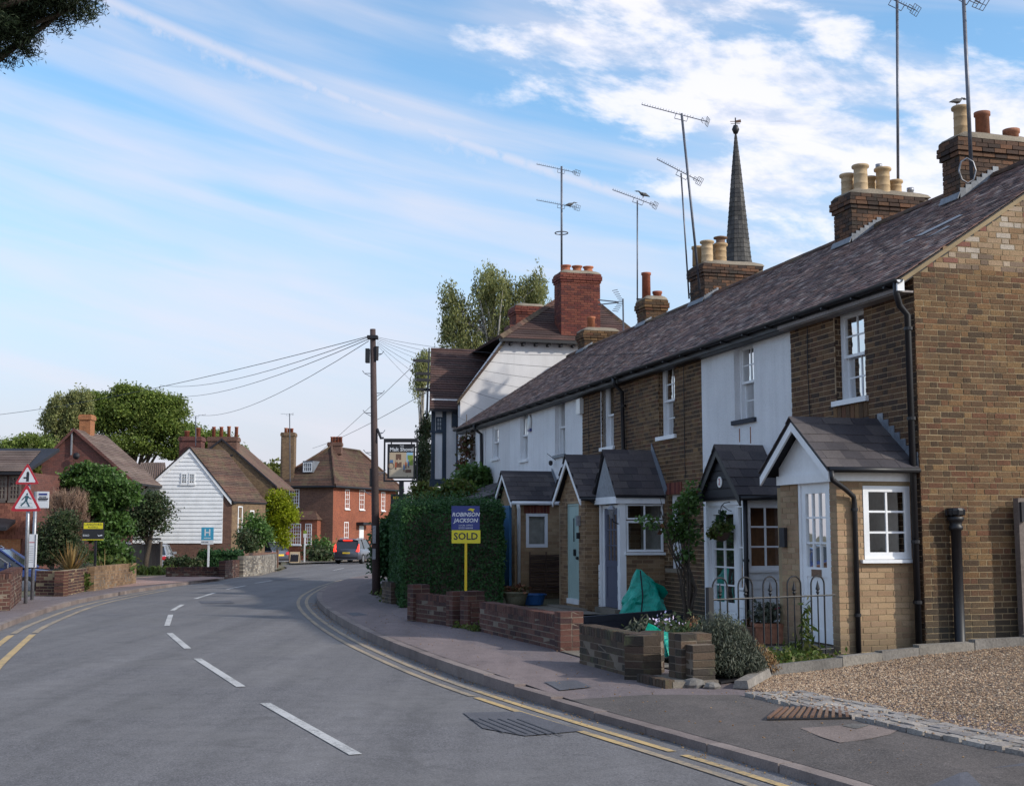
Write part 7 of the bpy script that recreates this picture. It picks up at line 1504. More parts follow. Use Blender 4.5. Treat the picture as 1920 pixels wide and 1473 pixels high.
# ---------------------------------------------------------------- cars
def car(name, label, loc, rz, paint_, kind='estate', brake=False, plate='platey', S=1.0):
    """x right, y forward; the rear faces -y"""
    th = thing(name, label, 'car', tuple(loc), rz)
    if kind == 'suv': prof = [(-2.42, .45, .86, .9), (-2.45, .7, .96, 0), (-2.42, 1.0, .96, 0), (-2.3, 1.12, .94, 0)]
    W2, Lh, Ht, belt, gc = {'suv': (.96, 2.45, 1.72, 1.05, .28), 'estate': (.9, 2.35, 1.46, .92, .2), 'hatch': (.87, 2.0, 1.48, .92, .2)}[kind]
    # stations: y, half width low, half width belt, z low, z belt ; body shell
    ys = [-Lh, -Lh + .06, -Lh + .35, -Lh + 1.0, 0, Lh - 1.3, Lh - .45, Lh - .1, Lh]
    belt_z = [belt * .82, belt * .98, belt, belt, belt * .98, belt * .95, belt * .86, belt * .74, belt * .58]
    low = [gc + .14, gc + .05, gc, gc, gc, gc, gc, gc + .05, gc + .14]; wd = [.86, .95, 1, 1, 1, 1, .96, .88, .8]
    vs = []
    for y, bz, lz, w in zip(ys, belt_z, low, wd):
        w *= W2; m_ = (bz + lz) / 2
        for x, z in ((-w * .90, lz), (-w, lz + .12), (-w * 1.0, m_), (-w * .97, bz - .06), (-w * .90, bz), (0, bz + .02), (w * .90, bz), (w * .97, bz - .06), (w, m_), (w, lz + .12), (w * .90, lz), (0, lz)): vs.append((x, y, z))
    n = 12; fs = [(i * n + k, i * n + (k + 1) % n, (i + 1) * n + (k + 1) % n, (i + 1) * n + k) for i in range(len(ys) - 1) for k in range(n)] + [tuple(range(n)), tuple((len(ys) - 1) * n + k for k in range(n))]
    body = fixn(MB().add(vs, fs).obj('body', M[paint_], th, True))
    md = body.modifiers.new('edges', 'EDGE_SPLIT'); md.split_angle = R(50)
    # greenhouse
    yb0, yt0, yt1, yb1 = (-Lh + .12, -Lh + .42, Lh - 2.15, Lh - 1.35) if kind != 'hatch' else (-Lh + .1, -Lh + .5, Lh - 1.8, Lh - .95)
    wb, wt = W2 * .9, W2 * .72; zt = Ht
    v = [(-wb, yb0, belt - .02), (wb, yb0, belt - .02), (wb, yb1, belt - .05), (-wb, yb1, belt - .05), (-wt, yt0, zt - .06), (wt, yt0, zt - .06), (wt, yt1, zt - .03), (-wt, yt1, zt - .03)]
    fixn(MB().add(v, [(0, 3, 2, 1), (0, 1, 5, 4), (1, 2, 6, 5), (2, 3, 7, 6), (3, 0, 4, 7), (4, 5, 6, 7)]).obj('window', M['carglass'], th))
    rf = [(-wt - .02, yt0 - .12, zt - .05), (wt + .02, yt0 - .12, zt - .05), (wt + .02, yt1, zt - .03), (-wt - .02, yt1, zt - .03)]; fixn(MB().add(rf + [(-wt * .8, yt0, zt + .02), (wt * .8, yt0, zt + .02), (wt * .8, yt1 - .2, zt + .03), (-wt * .8, yt1 - .2, zt + .03)], [(0, 1, 2, 3), (4, 5, 6, 7), (0, 1, 5, 4), (1, 2, 6, 5), (2, 3, 7, 6), (3, 0, 4, 7)]).obj('roof', M[paint_], th, True))
    V3 = [Vector(x) for x in v]
    pil = MB()
    for a, b in ((0, 4), (1, 5), (2, 6), (3, 7)): pil.tube([V3[a], V3[b]], .045, 6)
    for s_ in (0, 1):
        p, q = (V3[0].lerp(V3[3], .42), V3[4].lerp(V3[7], .42)) if s_ == 0 else (V3[1].lerp(V3[2], .42), V3[5].lerp(V3[6], .42)); pil.tube([p, q], .04, 6)
    pil.obj('pillars', M[paint_] if kind != 'suv' else M['black'], th)
    for s_ in (-1, 1): MB().tube([(s_ * wt * .9, yt0 + .1, zt + .02), (s_ * wt * .9, yt0 + .2, zt + .08), (s_ * wt * .9, yt1 - .3, zt + .08), (s_ * wt * .9, yt1 - .2, zt + .02)], .02, 6).obj('roof_rail', M['metal'], th)
    for s_ in (-1, 1):
        for y in (-Lh + .95, Lh - .9):
            rr_ = .36 if kind == 'suv' else .32; Mx = Matrix.Rotation(R(90), 3, 'Y'); w_ = MB(); w_.lathe([(rr_ * .6, -.11), (rr_ * .95, -.12), (rr_, -.06), (rr_, .06), (rr_ * .95, .12), (rr_ * .6, .11)], (s_ * (W2 - .1), y, rr_), 20, Mx); wo = fixn(w_.obj('wheel', M['rubber'], th, True)); MB().lathe([(0.01, -.02), (rr_ * .62, -.02), (rr_ * .62, .02), (0.01, .03)], (s_ * (W2 + .0), y, rr_), 14, Mx).obj('rim', M['metal'], wo)
    # rear details
    yl = -Lh - .004
    for s_ in (-1, 1):
        if kind == 'suv': L = MB().prism([Vector((s_ * W2 * .95, yl + .05, belt - .2)), Vector((s_ * W2 * .72, yl + .0, belt - .18)), Vector((s_ * W2 * .80, yl + .04, belt - .02)), Vector((s_ * W2 * .82, yl + .30, Ht - .35)), Vector((s_ * W2 * .88, yl + .30, Ht - .36)), Vector((s_ * W2 * .93, yl + .1, belt))], (s_ * .03, -.05, 0))
        else: L = MB().prism([Vector((s_ * W2 * .9, yl + .02, belt - .28)), Vector((s_ * W2 * .52, yl - .0, belt - .26)), Vector((s_ * W2 * .55, yl + .02, belt - .1)), Vector((s_ * W2 * .93, yl + .08, belt - .06))], (s_ * .02, -.04, 0))
        fixn(L.obj('tail_light', M['brakelamp'] if brake else M['redlens'], th))
    if brake: MB().box(-.32, yb0 + .17, Ht - .1, .32, yb0 + .3, Ht - .04).obj('brake_light', M['brakelamp'], th)
    MB().box(-.26, yl - .03, belt - .34, .26, yl + .01, belt - .23).obj('number_plate', M[plate], th)
    MB().box(-W2 * .86, yl - .05, gc + .06, W2 * .86, yl + .1, gc + .2).obj('rear_bumper', M['blackwood'] if kind != 'estate' else M[paint_], th); MB().box(-W2 * .8, yl - .06, gc + .02, W2 * .8, yl, gc + .06).obj('bumper_trim', M['metal'], th)
    for s_ in (-1, 1): fixn(MB().box(s_ * (W2 + .02) - .08, Lh - 1.55, belt, s_ * (W2 + .02) + .1, Lh - 1.4, belt + .14).obj('door_mirror', M[paint_], th)); MB().box(s_ * W2 * .4 - .1, Lh - .06, belt * .58, s_ * W2 * .4 + .14, Lh + .01, belt * .72).obj('headlight', M['lampwhite'], th)
    th.scale = (S, S, S); return th
q = P(667, 1055, 92.5); car('parked_car', 'dark grey sport utility car with lit red tail lights, seen from behind', (q.x, q.y, zr(92) + .02), R(-9), 'cargrey', 'suv', True)
q = P(293, 1066, 66); car('parked_car', 'silver estate car with a yellow plate beside the grey fence', (q.x, q.y, zr(66) + .05), R(8), 'carsilver', 'estate', False, S=.88)
q = P(221, 1050, 62); car('parked_car', 'silver estate car mostly hidden behind the garden shrubs', (q.x, q.y, zr(62) + .2), R(14), 'carsilver', 'estate', False, S=.85)
q = P(-4, 1080, 37.0); car('parked_car', 'dark blue hatchback side on at the left edge, behind the flint wall', (q.x, q.y, zr(37) - .1), R(-84), 'carblue', 'hatch', False, S=.9)
q = P(482, 1045, 84); car('parked_car', 'small dark car glimpsed between the shrubs and the flint wall', (q.x, q.y, zr(78)), R(60), 'cargrey', 'hatch', False)
# ---------------------------------------------------------------- signs on the left
def tri(th, cx, cy, z0, w, h, y, rim=.06):
    """rounded warning triangle with red rim"""
    def pts(s_): 
        out = []; P3 = [(-w / 2, 0), (w / 2, 0), (0, h)]; c = (0, h / 3)
        for i in range(3):
            a, b, d = [Vector((p[0] - c[0], p[1] - c[1])) * s_ for p in (P3[i], P3[(i + 1) % 3], P3[(i + 2) % 3])]
            r_ = .13; e1, e2 = a.lerp(d, r_ * .6), a.lerp(b, r_ * .6); m_ = a.lerp((e1 + e2) / 2, .62); out += [e1, m_, e2]
        return [Vector((cx + p.x, 0, z0 + p.y + c[1])) for p in out]
    pl = fixn(MB().prism([p + Vector((0, y, 0)) for p in pts(1.0)], (0, .012, 0)).obj('sign_plate', M['red'], th))
    fixn(MB().prism([p + Vector((0, y - .003, 0)) for p in pts(.74)], (0, .002, 0)).obj('white_field', M['signwhite'], pl)); return pl
YT = 29.8; pb = G(47, 1131, .09); t_ = P(50, 868, pb.y); k_ = pb.y / 2414
ws = thing('warning_sign', 'two red bordered warning triangles on a grey post, side road above and walking figure below', 'road sign', (pb.x, pb.y, pb.z)); zz = lambda v: P(50, v, pb.y).z - pb.z; xx = lambda u: P(u, 950, pb.y).x - pb.x
MB().tube([(0, .03, -.1), (xx(51), .03, zz(880))], .042, 10).obj('post', M['metal'], ws, True)
pl = tri(ws, xx(49.5), 0, zz(958), 59 * k_, 52 * k_, -.03)
def shp(par, ptsuv, m_='bluegreen', y=-.036): fixn(MB().prism([Vector((xx(u), y, zz(v))) for u, v in ptsuv], (0, .002, 0)).obj('symbol', M[m_], par))
shp(pl, [(50.5, 924), (52, 924), (53, 926), (52, 928.3), (50, 928.3), (49.3, 926)]); shp(pl, [(47.8, 928.8), (53.4, 929), (52.6, 936), (51.6, 939), (47.6, 938), (47.8, 933)])
shp(pl, [(47.8, 929), (48.8, 930.6), (44.4, 935.5), (41.8, 938), (40.8, 936.8), (44, 933)]); shp(pl, [(53.2, 929.2), (55.6, 932), (60, 934.4), (59.2, 936), (54.4, 933.6), (52.4, 931.6)])
shp(pl, [(47.6, 937.6), (50.4, 938.6), (46.8, 943), (42, 947.6), (41.6, 949), (38.8, 946.6), (39.8, 945.6), (45, 941)]); shp(pl, [(49, 938), (51.8, 938.4), (54, 943), (56.2, 946.8), (57, 949.4), (53, 949.4), (53.6, 947.6), (51, 943.6)])
shp(pl, [(36.5, 950.2), (62, 950.2), (62.4, 950.9), (36, 950.9)], 'metal'); shp(pl, [(38, 942.6), (60.5, 942.6), (60.8, 943.1), (37.8, 943.1)], 'metal', -.0345)
pl = tri(ws, xx(49.5), 0, zz(907.5), 46 * k_, 40 * k_, -.03)
shp(pl, [(48.2, 902.5), (53.2, 902.5), (53.6, 888), (52.5, 884.5), (50.4, 883.6), (48.4, 886)], 'signblack'); shp(pl, [(43, 894), (48.2, 894), (48.2, 897), (43, 897)], 'signblack')
pb = G(60, 1124, .09); bs = thing('bus_stop', 'grey bus stop pole with a white flag and a white timetable case', 'bus stop', tuple(pb)); zz = lambda v: P(60, v, pb.y).z - pb.z; xx = lambda u: P(u, 950, pb.y).x - pb.x
MB().tube([(0, 0, -.1), (xx(66), 0, zz(921))], .042, 10).obj('post', M['metal'], bs, True)
fl = MB().box(xx(68.5), -.015, zz(952), xx(91), .015, zz(921)).obj('flag_plate', M['signwhite'], bs)
for a, b, c, d, m_ in ((72, 88, 924.5, 928, 'royal'), (73, 87, 930, 931, 'metal'), (71, 90, 933.5, 936.2, 'signblack'), (72, 88, 937, 938.6, 'signblack')): MB().box(xx(a), -.018, zz(d), xx(b), -.0152, zz(c)).obj('printed_band', M[m_], fl)
ftext('Bus Stop', .045, M['signblack'], fl, xx(80), -.017, zz(931.8))
cs_ = MB().box(xx(53.5), -.10, zz(1063), xx(73.5), -.03, zz(1001)).obj('timetable_case', M['signwhite'], bs); MB().box(xx(54.5), -.103, zz(1017), xx(71), -.1005, zz(1015.6)).obj('printed_band', M['red'], cs_); MB().box(xx(70.8), -.105, zz(1062), xx(73.5), -.1005, zz(1002)).obj('case_edge', M['metal'], cs_)
for k in range(8): MB().box(xx(56), -.103, zz(1024 + 4.2 * k), xx(69), -.1005, zz(1023.4 + 4.2 * k)).obj('printed_line', M['metal'], cs_)
pb = G(176, 1105, .09); s2 = thing('sale_board', 'black and yellow estate agent board on a thin black post by the phormium', 'sale board', tuple(pb), 0, 'estate agent boards'); zz = lambda v: P(176, v, pb.y).z - pb.z; xx = lambda u: P(u, 950, pb.y).x - pb.x
MB().box(-.03, -.01, 0, .03, .04, zz(979)).obj('post', M['black'], s2); pn = MB().box(xx(157), -.03, zz(1012), xx(197), -.011, zz(978)).obj('panel', M['boardblack'], s2); MB().box(xx(159), -.034, zz(991), xx(195), -.031, zz(979.5)).obj('yellow_band', M['yellow'], pn); MB().box(xx(157), -.034, zz(1012), xx(197), -.031, zz(1010.6)).obj('yellow_edge', M['yellow'], pn)
ftext('LANGFORD', .085, M['signblack'], pn, xx(177), -.036, zz(983), width=1.15); ftext('RUSSELL', .07, M['signblack'], pn, xx(177), -.036, zz(988), width=1.15); ftext('SOLD', .075, M['signwhite'], pn, xx(164), -.034, zz(1003.5), bold=.001)
fixn(MB().prism([Vector((xx(185), -.034, zz(1001))), Vector((xx(188), -.034, zz(1003.5))), Vector((xx(194), -.034, zz(1001.5))), Vector((xx(194), -.034, zz(1004))), Vector((xx(187), -.034, zz(1005)))], (0, .002, 0)).obj('emblem', M['signwhite'], pn))
q = P(390, 1064, 58); q.z = zr(58) + .05; s3 = thing('sale_board', 'blue square board with a white H on a white post by the clipped hedge', 'sale board', tuple(q), 0, 'estate agent boards'); zz = lambda v: P(390, v, 58).z - q.z; xx = lambda u: P(u, 950, 58).x - q.x
MB().box(-.04, -.01, 0, .04, .05, zz(1018)).obj('post', M['signwhite'], s3); pn = MB().box(xx(379), -.03, zz(1012), xx(402), -.011, zz(988)).obj('upper_panel', M['teal'], s3); p2_ = MB().box(xx(379), -.03, zz(1020), xx(402), -.011, zz(1012.2)).obj('lower_panel', M['signwhite'], s3)
ftext('H', .42, M['signwhite'], pn, xx(390.5), -.034, zz(998.5), bold=.008); MB().box(xx(384), -.034, zz(1009), xx(397), -.031, zz(1007.5)).obj('printed_band', M['signwhite'], pn); ftext('FOR SALE', .075, M['signblack'], p2_, xx(386), -.034, zz(1016))
q = P(571, 1050, 93); q.z = zr(93); s4 = thing('sale_board', 'narrow green topped white board before the bay window of the red house', 'sale board', tuple(q), 0, 'estate agent boards'); zz = lambda v: P(571, v, 93).z - q.z
MB().box(-.06, -.03, 0, .04, .03, zz(1000)).obj('post', M['signwhite'], s4); MB().box(-.11, -.05, zz(1007), .1, .05, zz(1000)).obj('lower_panel', M['signwhite'], s4); MB().box(-.11, -.05, zz(1000), .1, .05, zz(994)).obj('upper_panel', M['leaf_lime'] if False else M['green_paint'], s4)
q = P(554, 1055, 90); q.z = zr(90) + .1; s5 = thing('a_board', 'small chalkboard pavement sign with a pale wooden frame', 'pavement sign', tuple(q)); zz = lambda v: P(554, v, 90).z - q.z; xx = lambda u: P(u, 950, 90).x - q.x
fr5 = fixn(MB().hexa([(xx(545), -.1, 0), (xx(563), -.1, 0), (xx(563), -.04, 0), (xx(545), -.04, 0), (xx(545), 0.1, zz(1034)), (xx(563), .1, zz(1034)), (xx(563), .16, zz(1034)), (xx(545), .16, zz(1034))]).obj('frame', M['wall_paint'], s5)); MB().quad((xx(546.5), -.10, .08), (xx(561.5), -.10, .08), (xx(561.5), .085, zz(1036)), (xx(546.5), .085, zz(1036))).obj('board', M['signblack'], s5); ftext('OPEN', .17, M['signwhite'], s5, xx(554), .03, zz(1038.5))
fixn(MB().hexa([(xx(545), .55, 0), (xx(563), .55, 0), (xx(563), .6, 0), (xx(545), .6, 0), (xx(545), 0.17, zz(1034)), (xx(563), .17, zz(1034)), (xx(563), .22, zz(1034)), (xx(545), .22, zz(1034))]).obj('back_leg', M['wall_paint'], s5))
# ---------------------------------------------------------------- vegetation
def leaf_mesh(name, C, size, mat, parent, stretch=1.9, nrm=None, flat=0.0, droop=0.0, kind='stuff', wide=1.0):
    """C (n,3) leaf centres; each leaf a folded rhombus"""
    n = len(C); a = rng.normal(0, 1, (n, 3)); a[:, 2] -= droop * 2.2; a /= np.linalg.norm(a, axis=1)[:, None]
    b = rng.normal(0, 1, (n, 3))
    if nrm is not None: b = np.cross(a, nrm + rng.normal(0, .45, (n, 3)))
    b -= a * (a * b).sum(1)[:, None]; b /= np.maximum(np.linalg.norm(b, axis=1), 1e-6)[:, None]
    s = size * rng.uniform(.65, 1.3, n)[:, None]; V = np.empty((n, 4, 3)); V[:, 0] = C - a * s * stretch / 2; V[:, 2] = C + a * s * stretch / 2; V[:, 1] = C + b * s * .5 * wide; V[:, 3] = C - b * s * .5 * wide
    Fq = np.arange(n * 4).reshape(-1, 4)
    o = mesh_np(name, V.reshape(-1, 3), Fq, mat, parent); return o
def crown_points(ells, K, n, cr, seed, shell=.55, up=.0, strand=0.0, flat=.7):
    """clumps spread through ellipsoids (cx,cy,cz,rx,ry,rz,weight)"""
    r = np.random.default_rng(seed); ells = np.array(ells, float); w = ells[:, 6] / ells[:, 6].sum(); idx = r.choice(len(ells), K, p=w)
    d = r.normal(0, 1, (K, 3)); d /= np.linalg.norm(d, axis=1)[:, None]; d[:, 2] = np.where(d[:, 2] < -.3, d[:, 2] * .6, d[:, 2]) + up
    rad_ = shell + (1 - shell) * r.uniform(0, 1, K) ** .5 * 1.0; rad_ *= r.uniform(.8, 1.06, K)
    cc = ells[idx, :3] + d * ells[idx, 3:6] * rad_[:, None]
    m_ = r.poisson(n, K); rep = np.repeat(np.arange(K), m_); crs = cr * r.uniform(.6, 1.4, K)
    if strand:   # hanging sprays
        sl = strand * r.uniform(.4, 1.3, K); f = r.uniform(0, 1, len(rep)); sw = r.normal(0, .12, (K, 2)); pts = cc[rep] + np.clip(r.normal(0, 1, (len(rep), 3)), -1.7, 1.7) * crs[rep][:, None] * .32; pts[:, 2] += (.3 - f) * sl[rep]; pts[:, :2] += sw[rep] * f[:, None] * sl[rep][:, None]; return pts, cc
    pts = cc[rep] + np.clip(r.normal(0, 1, (len(rep), 3)), -1.7, 1.7) * crs[rep][:, None] * np.array([1, 1, flat]); return pts, cc
def tree(name, label, cat, base, ells, K, n, cr, leaf, mat, trunk_r, trunk_h, seed, bark='bark', limbs=16, droop=0.0, stretch=1.9, group=None, lean=(0, 0), shell=.55, parts=True, wide=1.0, strand=0.0, flat=.7):
    th = thing(name, label, cat, tuple(base), 0, group); pts, cc = crown_points(ells, K, n, cr, seed, shell, 0, strand, flat)
    o = leaf_mesh('crown', pts, leaf, M[mat] if isinstance(mat, str) else mat, th, stretch, droop=droop, wide=wide)
    if trunk_r:
        tb = Vector((lean[0], lean[1], trunk_h)); random.seed(seed); q = MB(); q.tube([(0, 0, -.2), (lean[0] * .3, lean[1] * .3, trunk_h * .35), tuple(tb * .7), tuple(tb)], [trunk_r * 1.25, trunk_r, trunk_r * .85, trunk_r * .6], 9)
        for c in cc[np.random.default_rng(seed + 1).choice(len(cc), min(limbs, len(cc)), replace=False)]:
            c = Vector(c); s = tb * random.uniform(.55, 1.0); m_ = s.lerp(c, .5) + Vector((0, 0, (c - s).length * .12)); q.tube([s, m_, c], [trunk_r * .38, trunk_r * .22, trunk_r * .06], 5)
        q.obj('trunk', M[bark], th, True)
    return th
def px_ells(Y, base, lst, dy=1.0):
    """(u, v, half width px, half height px, weight) -> local ellipsoids at distance Y"""
    k = Y / 2414; out = []
    for e in lst:
        u, v, hw, hh = e[:4]; w = e[4] if len(e) > 4 else hw * hh; p = P(u, v, Y); out.append((p.x - base[0], p.y - base[1] + (e[5] if len(e) > 5 else 0), p.z - base[2], hw * k, max(hw, hh) * k * .8 * dy, hh * k, w))
    return out
def ptree(name, label, cat, Y, u, lst, K, n, cr, leaf, mat, tr, thh, seed, **kw):
    p = P(u, 1000, Y); base = (p.x, p.y, zr(Y) + .05); return tree(name, label, cat, base, px_ells(Y, base, lst), K, n, cr, leaf, mat, tr, thh, seed, **kw)
GT = 'trees behind the houses on the left'
ptree('broadleaf_tree', 'large spreading green tree behind the chimneys, tallest of the left background', 'tree', 112, 240, [(185, 749, 15, 11, 420), (200, 760, 15, 11, 420), (217, 752, 15, 11, 420), (236, 732, 15, 11, 420), (252, 739, 15, 11, 420), (264, 752, 15, 11, 420), (286, 744, 15, 11, 420), (302, 760, 15, 11, 420), (322, 754, 15, 11, 420), (327, 774, 15, 11, 420), (343, 805, 15, 11, 420), (349, 826, 15, 11, 420), (170, 753, 15, 11, 420), (245, 775, 50, 38, 2000), (300, 800, 40, 40, 1800), (200, 790, 44, 36, 1500), (250, 830, 70, 40, 1500), (325, 845, 22, 26, 500)], 1000, 75, .5, .125, 'leaf_oak', .5, 8, 21, group=GT, shell=.3, flat=.42)
ptree('broadleaf_tree', 'olive green tree with drooping tips at the far left, behind the dark brick gable', 'tree', 104, 110, [(88, 783, 12, 12, 200), (100, 765, 12, 12, 200), (115, 753, 12, 12, 200), (132, 750, 12, 12, 200), (148, 741, 12, 12, 200), (160, 750, 12, 12, 200), (115, 790, 30, 34, 1300), (145, 780, 26, 30, 900), (85, 840, 28, 26, 800), (120, 840, 40, 36, 1200)], 480, 60, .4, .11, 'leaf_birch', .35, 7, 22, group=GT, shell=.3, droop=.4, strand=1.6)
ptree('broadleaf_tree', 'dark green tree low behind the house at the left edge', 'tree', 90, 40, [(30, 845, 34, 24), (62, 835, 26, 22), (15, 870, 30, 24), (50, 870, 30, 20)], 330, 60, .42, .11, 'leaf_oak', .3, 5, 23, group=GT, shell=.3, flat=.5)
ptree('broadleaf_tree', 'small rounded treetop between the two chimney stacks', 'tree', 108, 400, [(365, 835, 20, 36), (405, 825, 22, 18), (440, 845, 14, 14)], 230, 60, .45, .12, 'leaf_oak', .3, 6, 24, group=GT, shell=.3, flat=.5)
ptree('broadleaf_tree', 'pale green treetop left of the tall chimney by the red house', 'tree', 130, 505, [(503, 888, 16, 8), (495, 896, 14, 8)], 40, 50, .7, .25, 'leaf_yellowish', .25, 4, 25, group=GT)
ptree('birch_tree', 'tall weeping birch rising behind the pub roof', 'tree', 62, 925, [(845, 560, 20, 38), (868, 600, 38, 50), (910, 540, 22, 50), (938, 560, 34, 52), (985, 560, 26, 42), (1010, 545, 20, 40), (960, 620, 50, 40), (880, 640, 40, 30), (1030, 590, 15, 22), (838, 610, 12, 25)], 400, 62, .38, .08, 'leaf_birch', .24, 12, 26, bark='birchbark', droop=.9, stretch=2.0, limbs=60, shell=.25, wide=.8, strand=1.5)
ptree('birch_tree', 'hanging birch foliage left of the pub gable', 'tree', 50, 790, [(790, 692, 13, 26), (784, 715, 8, 14), (798, 680, 10, 14)], 46, 70, .3, .06, 'leaf_birch', .1, 6.2, 27, bark='birchbark', droop=1.1, stretch=2.1, limbs=12, shell=.3, wide=.8, strand=1.0)
ptree('birch_tree', 'slender leafy tree between the pub sign and the timber framed wing', 'tree', 49, 794, [(797, 850, 9, 52), (789, 872, 11, 34), (786, 815, 6, 10), (797, 900, 12, 18), (800, 800, 6, 20)], 95, 75, .25, .06, 'leaf_dark', .1, 3.5, 28, droop=.6, limbs=14, shell=.3, strand=.7)
ptree('yellow_tree', 'bright yellow green tree in front of the red brick house', 'tree', 84, 522, [(522, 940, 22, 22), (528, 965, 26, 30), (512, 985, 24, 30), (538, 960, 14, 26), (520, 1015, 26, 22), (505, 1000, 18, 22)], 340, 60, .25, .095, 'leaf_lime', .18, 3, 29, shell=.3)
ptree('green_shrub', 'glossy green shrub left of the yellow green tree', 'shrub', 72, 482, [(478, 985, 12, 18), (474, 1010, 13, 18), (486, 1005, 11, 22)], 70, 80, .3, .09, 'leaf_laurel', .08, 1.5, 30)
ptree('dead_shrub', 'dry brown shrub beside the house with the narrow white windows', 'shrub', 70, 463, [(460, 1005, 9, 18), (466, 1025, 10, 16)], 30, 45, .2, .09, 'leaf_dark', .05, 1.2, 31)
ptree('small_tree', 'small dark leaved tree overlapping the weatherboarded wall', 'tree', 57, 272, [(258, 975, 20, 24), (244, 980, 22, 20), (288, 942, 20, 18), (302, 960, 16, 18), (272, 952, 20, 22), (298, 985, 10, 8), (262, 1000, 12, 10)], 125, 80, .24, .07, 'leaf_dark', .12, 1.9, 32, lean=(.3, 0))
ptree('laurel_shrub', 'large leafy green laurel in front of the dark brick gable', 'shrub', 50, 185, [(150, 900, 36, 24), (195, 905, 44, 28), (225, 930, 36, 30), (180, 945, 50, 36), (160, 880, 20, 14), (215, 985, 30, 40), (188, 1000, 20, 30)], 700, 42, .16, .085, 'leaf_laurel', .12, 2.0, 33, shell=.4, flat=.5)
ptree('conifer_shrub', 'dark green shrub behind the bus stop pole', 'shrub', 42, 100, [(100, 1010, 28, 38), (120, 985, 22, 26), (90, 1040, 30, 24), (135, 1030, 18, 28)], 340, 52, .14, .055, 'leaf_dark', .08, 1.0, 34, shell=.3)
ptree('green_shrub', 'leafy green shrub below the estate agent board, before the parked silver car', 'shrub', 48, 225, [(212, 1040, 26, 20), (200, 1020, 14, 24), (235, 1045, 14, 12), (180, 1050, 14, 20)], 70, 40, .2, .09, 'leaf_laurel', .05, .6, 35, shell=.3)
ptree('weeping_tree', 'yellowing hanging foliage behind the warning triangles', 'tree', 50, 60, [(52, 870, 14, 16), (62, 885, 10, 25), (45, 862, 14, 10), (66, 915, 8, 14)], 60, 45, .25, .1, 'leaf_yellowish', .08, 3.5, 36, droop=1, stretch=2.2, strand=1.0)
# dead brown shrub: fine twigs
def twigs(name, label, cat, Y, u, v0, lst, n, ln, r_, mat, seed):
    p = P(u, 1000, Y); base = Vector((p.x, p.y, zr(Y) + .05)); th = thing(name, label, cat, tuple(base)); rr = np.random.default_rng(seed); el = px_ells(Y, base, lst); o0 = Vector((0, 0, P(u, v0, Y).z - base.z)); pts, _ = crown_points(el, n, 1, .01, seed, .2); 
    V = []; Fq = []; k = 0
    for q in pts:
        q = Vector(q); d = (q - o0).normalized(); d = (d + Vector(rr.normal(0, .35, 3))).normalized(); s = Vector(rr.normal(0, 1, 3)); s = (s - d * s.dot(d)).normalized() * r_; a = q - d * ln * .5; b = q + d * ln * .5; V += [a - s, a + s, b + s * .3, b - s * .3]; Fq.append((k, k + 1, k + 2, k + 3)); k += 4
    mesh_np('twigs', np.array([tuple(x) for x in V]), np.array(Fq), M[mat], th); q = MB()
    for c in pts[:26]: q.tube([(0, 0, 0), tuple(o0 * .5), tuple(c)], [.04, .025, .008], 4)
    q.obj('stems', M['bark'], th); return th
twigs('dead_shrub', 'pale brown dead shrub of fine dry twigs left of the laurel', 'shrub', 45, 130, 1030, [(128, 960, 36, 40), (140, 985, 30, 40), (110, 945, 24, 30), (145, 940, 22, 26)], 5200, .3, .009, 'leaf_brown', 41)
# phormium
def blades(name, label, cat, base, n, L_, w, mat, seed, spread=1.0, arch=.5):
    rr = np.random.default_rng(seed); th = thing(name, label, cat, tuple(base)); V = []; Fq = []; k = 0
    for _ in range(n):
        a = rr.uniform(0, 6.28); el = rr.uniform(.35, 1.45) ; ln = L_ * rr.uniform(.65, 1.1); d = Vector((math.cos(a) * math.cos(el) * spread, math.sin(a) * math.cos(el) * spread, math.sin(el))).normalized(); s = Vector((-math.sin(a), math.cos(a), 0)) * w; p = Vector((math.cos(a), math.sin(a), 0)) * rr.uniform(0, .1)
        N_ = 5; 
        for j in range(N_ + 1):
            f = j / N_; c = p + d * ln * f - Vector((0, 0, arch * ln * f * f * math.cos(el) * .6)); ww = s * (1 - f ** 2 * .92); V += [c - ww, c + ww]
        for j in range(N_): Fq.append((k + 2 * j, k + 2 * j + 1, k + 2 * j + 3, k + 2 * j + 2))
        k += 2 * (N_ + 1)
    mesh_np('blades', np.array([tuple(x) for x in V]), np.array(Fq), M[mat], th); return th
q = P(133, 1078, 35.6); blades('phormium', 'spiky bronze phormium above the curved planter wall', 'plant', (q.x, q.y, P(133, 1074, 35.6).z), 120, .95, .018, 'leaf_phormium', 42, arch=.35)
q = P(196, 1078, 38); blades('phormium', 'few arching bronze blades right of the black and yellow board', 'plant', (q.x, q.y, P(196, 1074, 38).z), 14, .8, .012, 'leaf_phormium', 43, arch=.7)
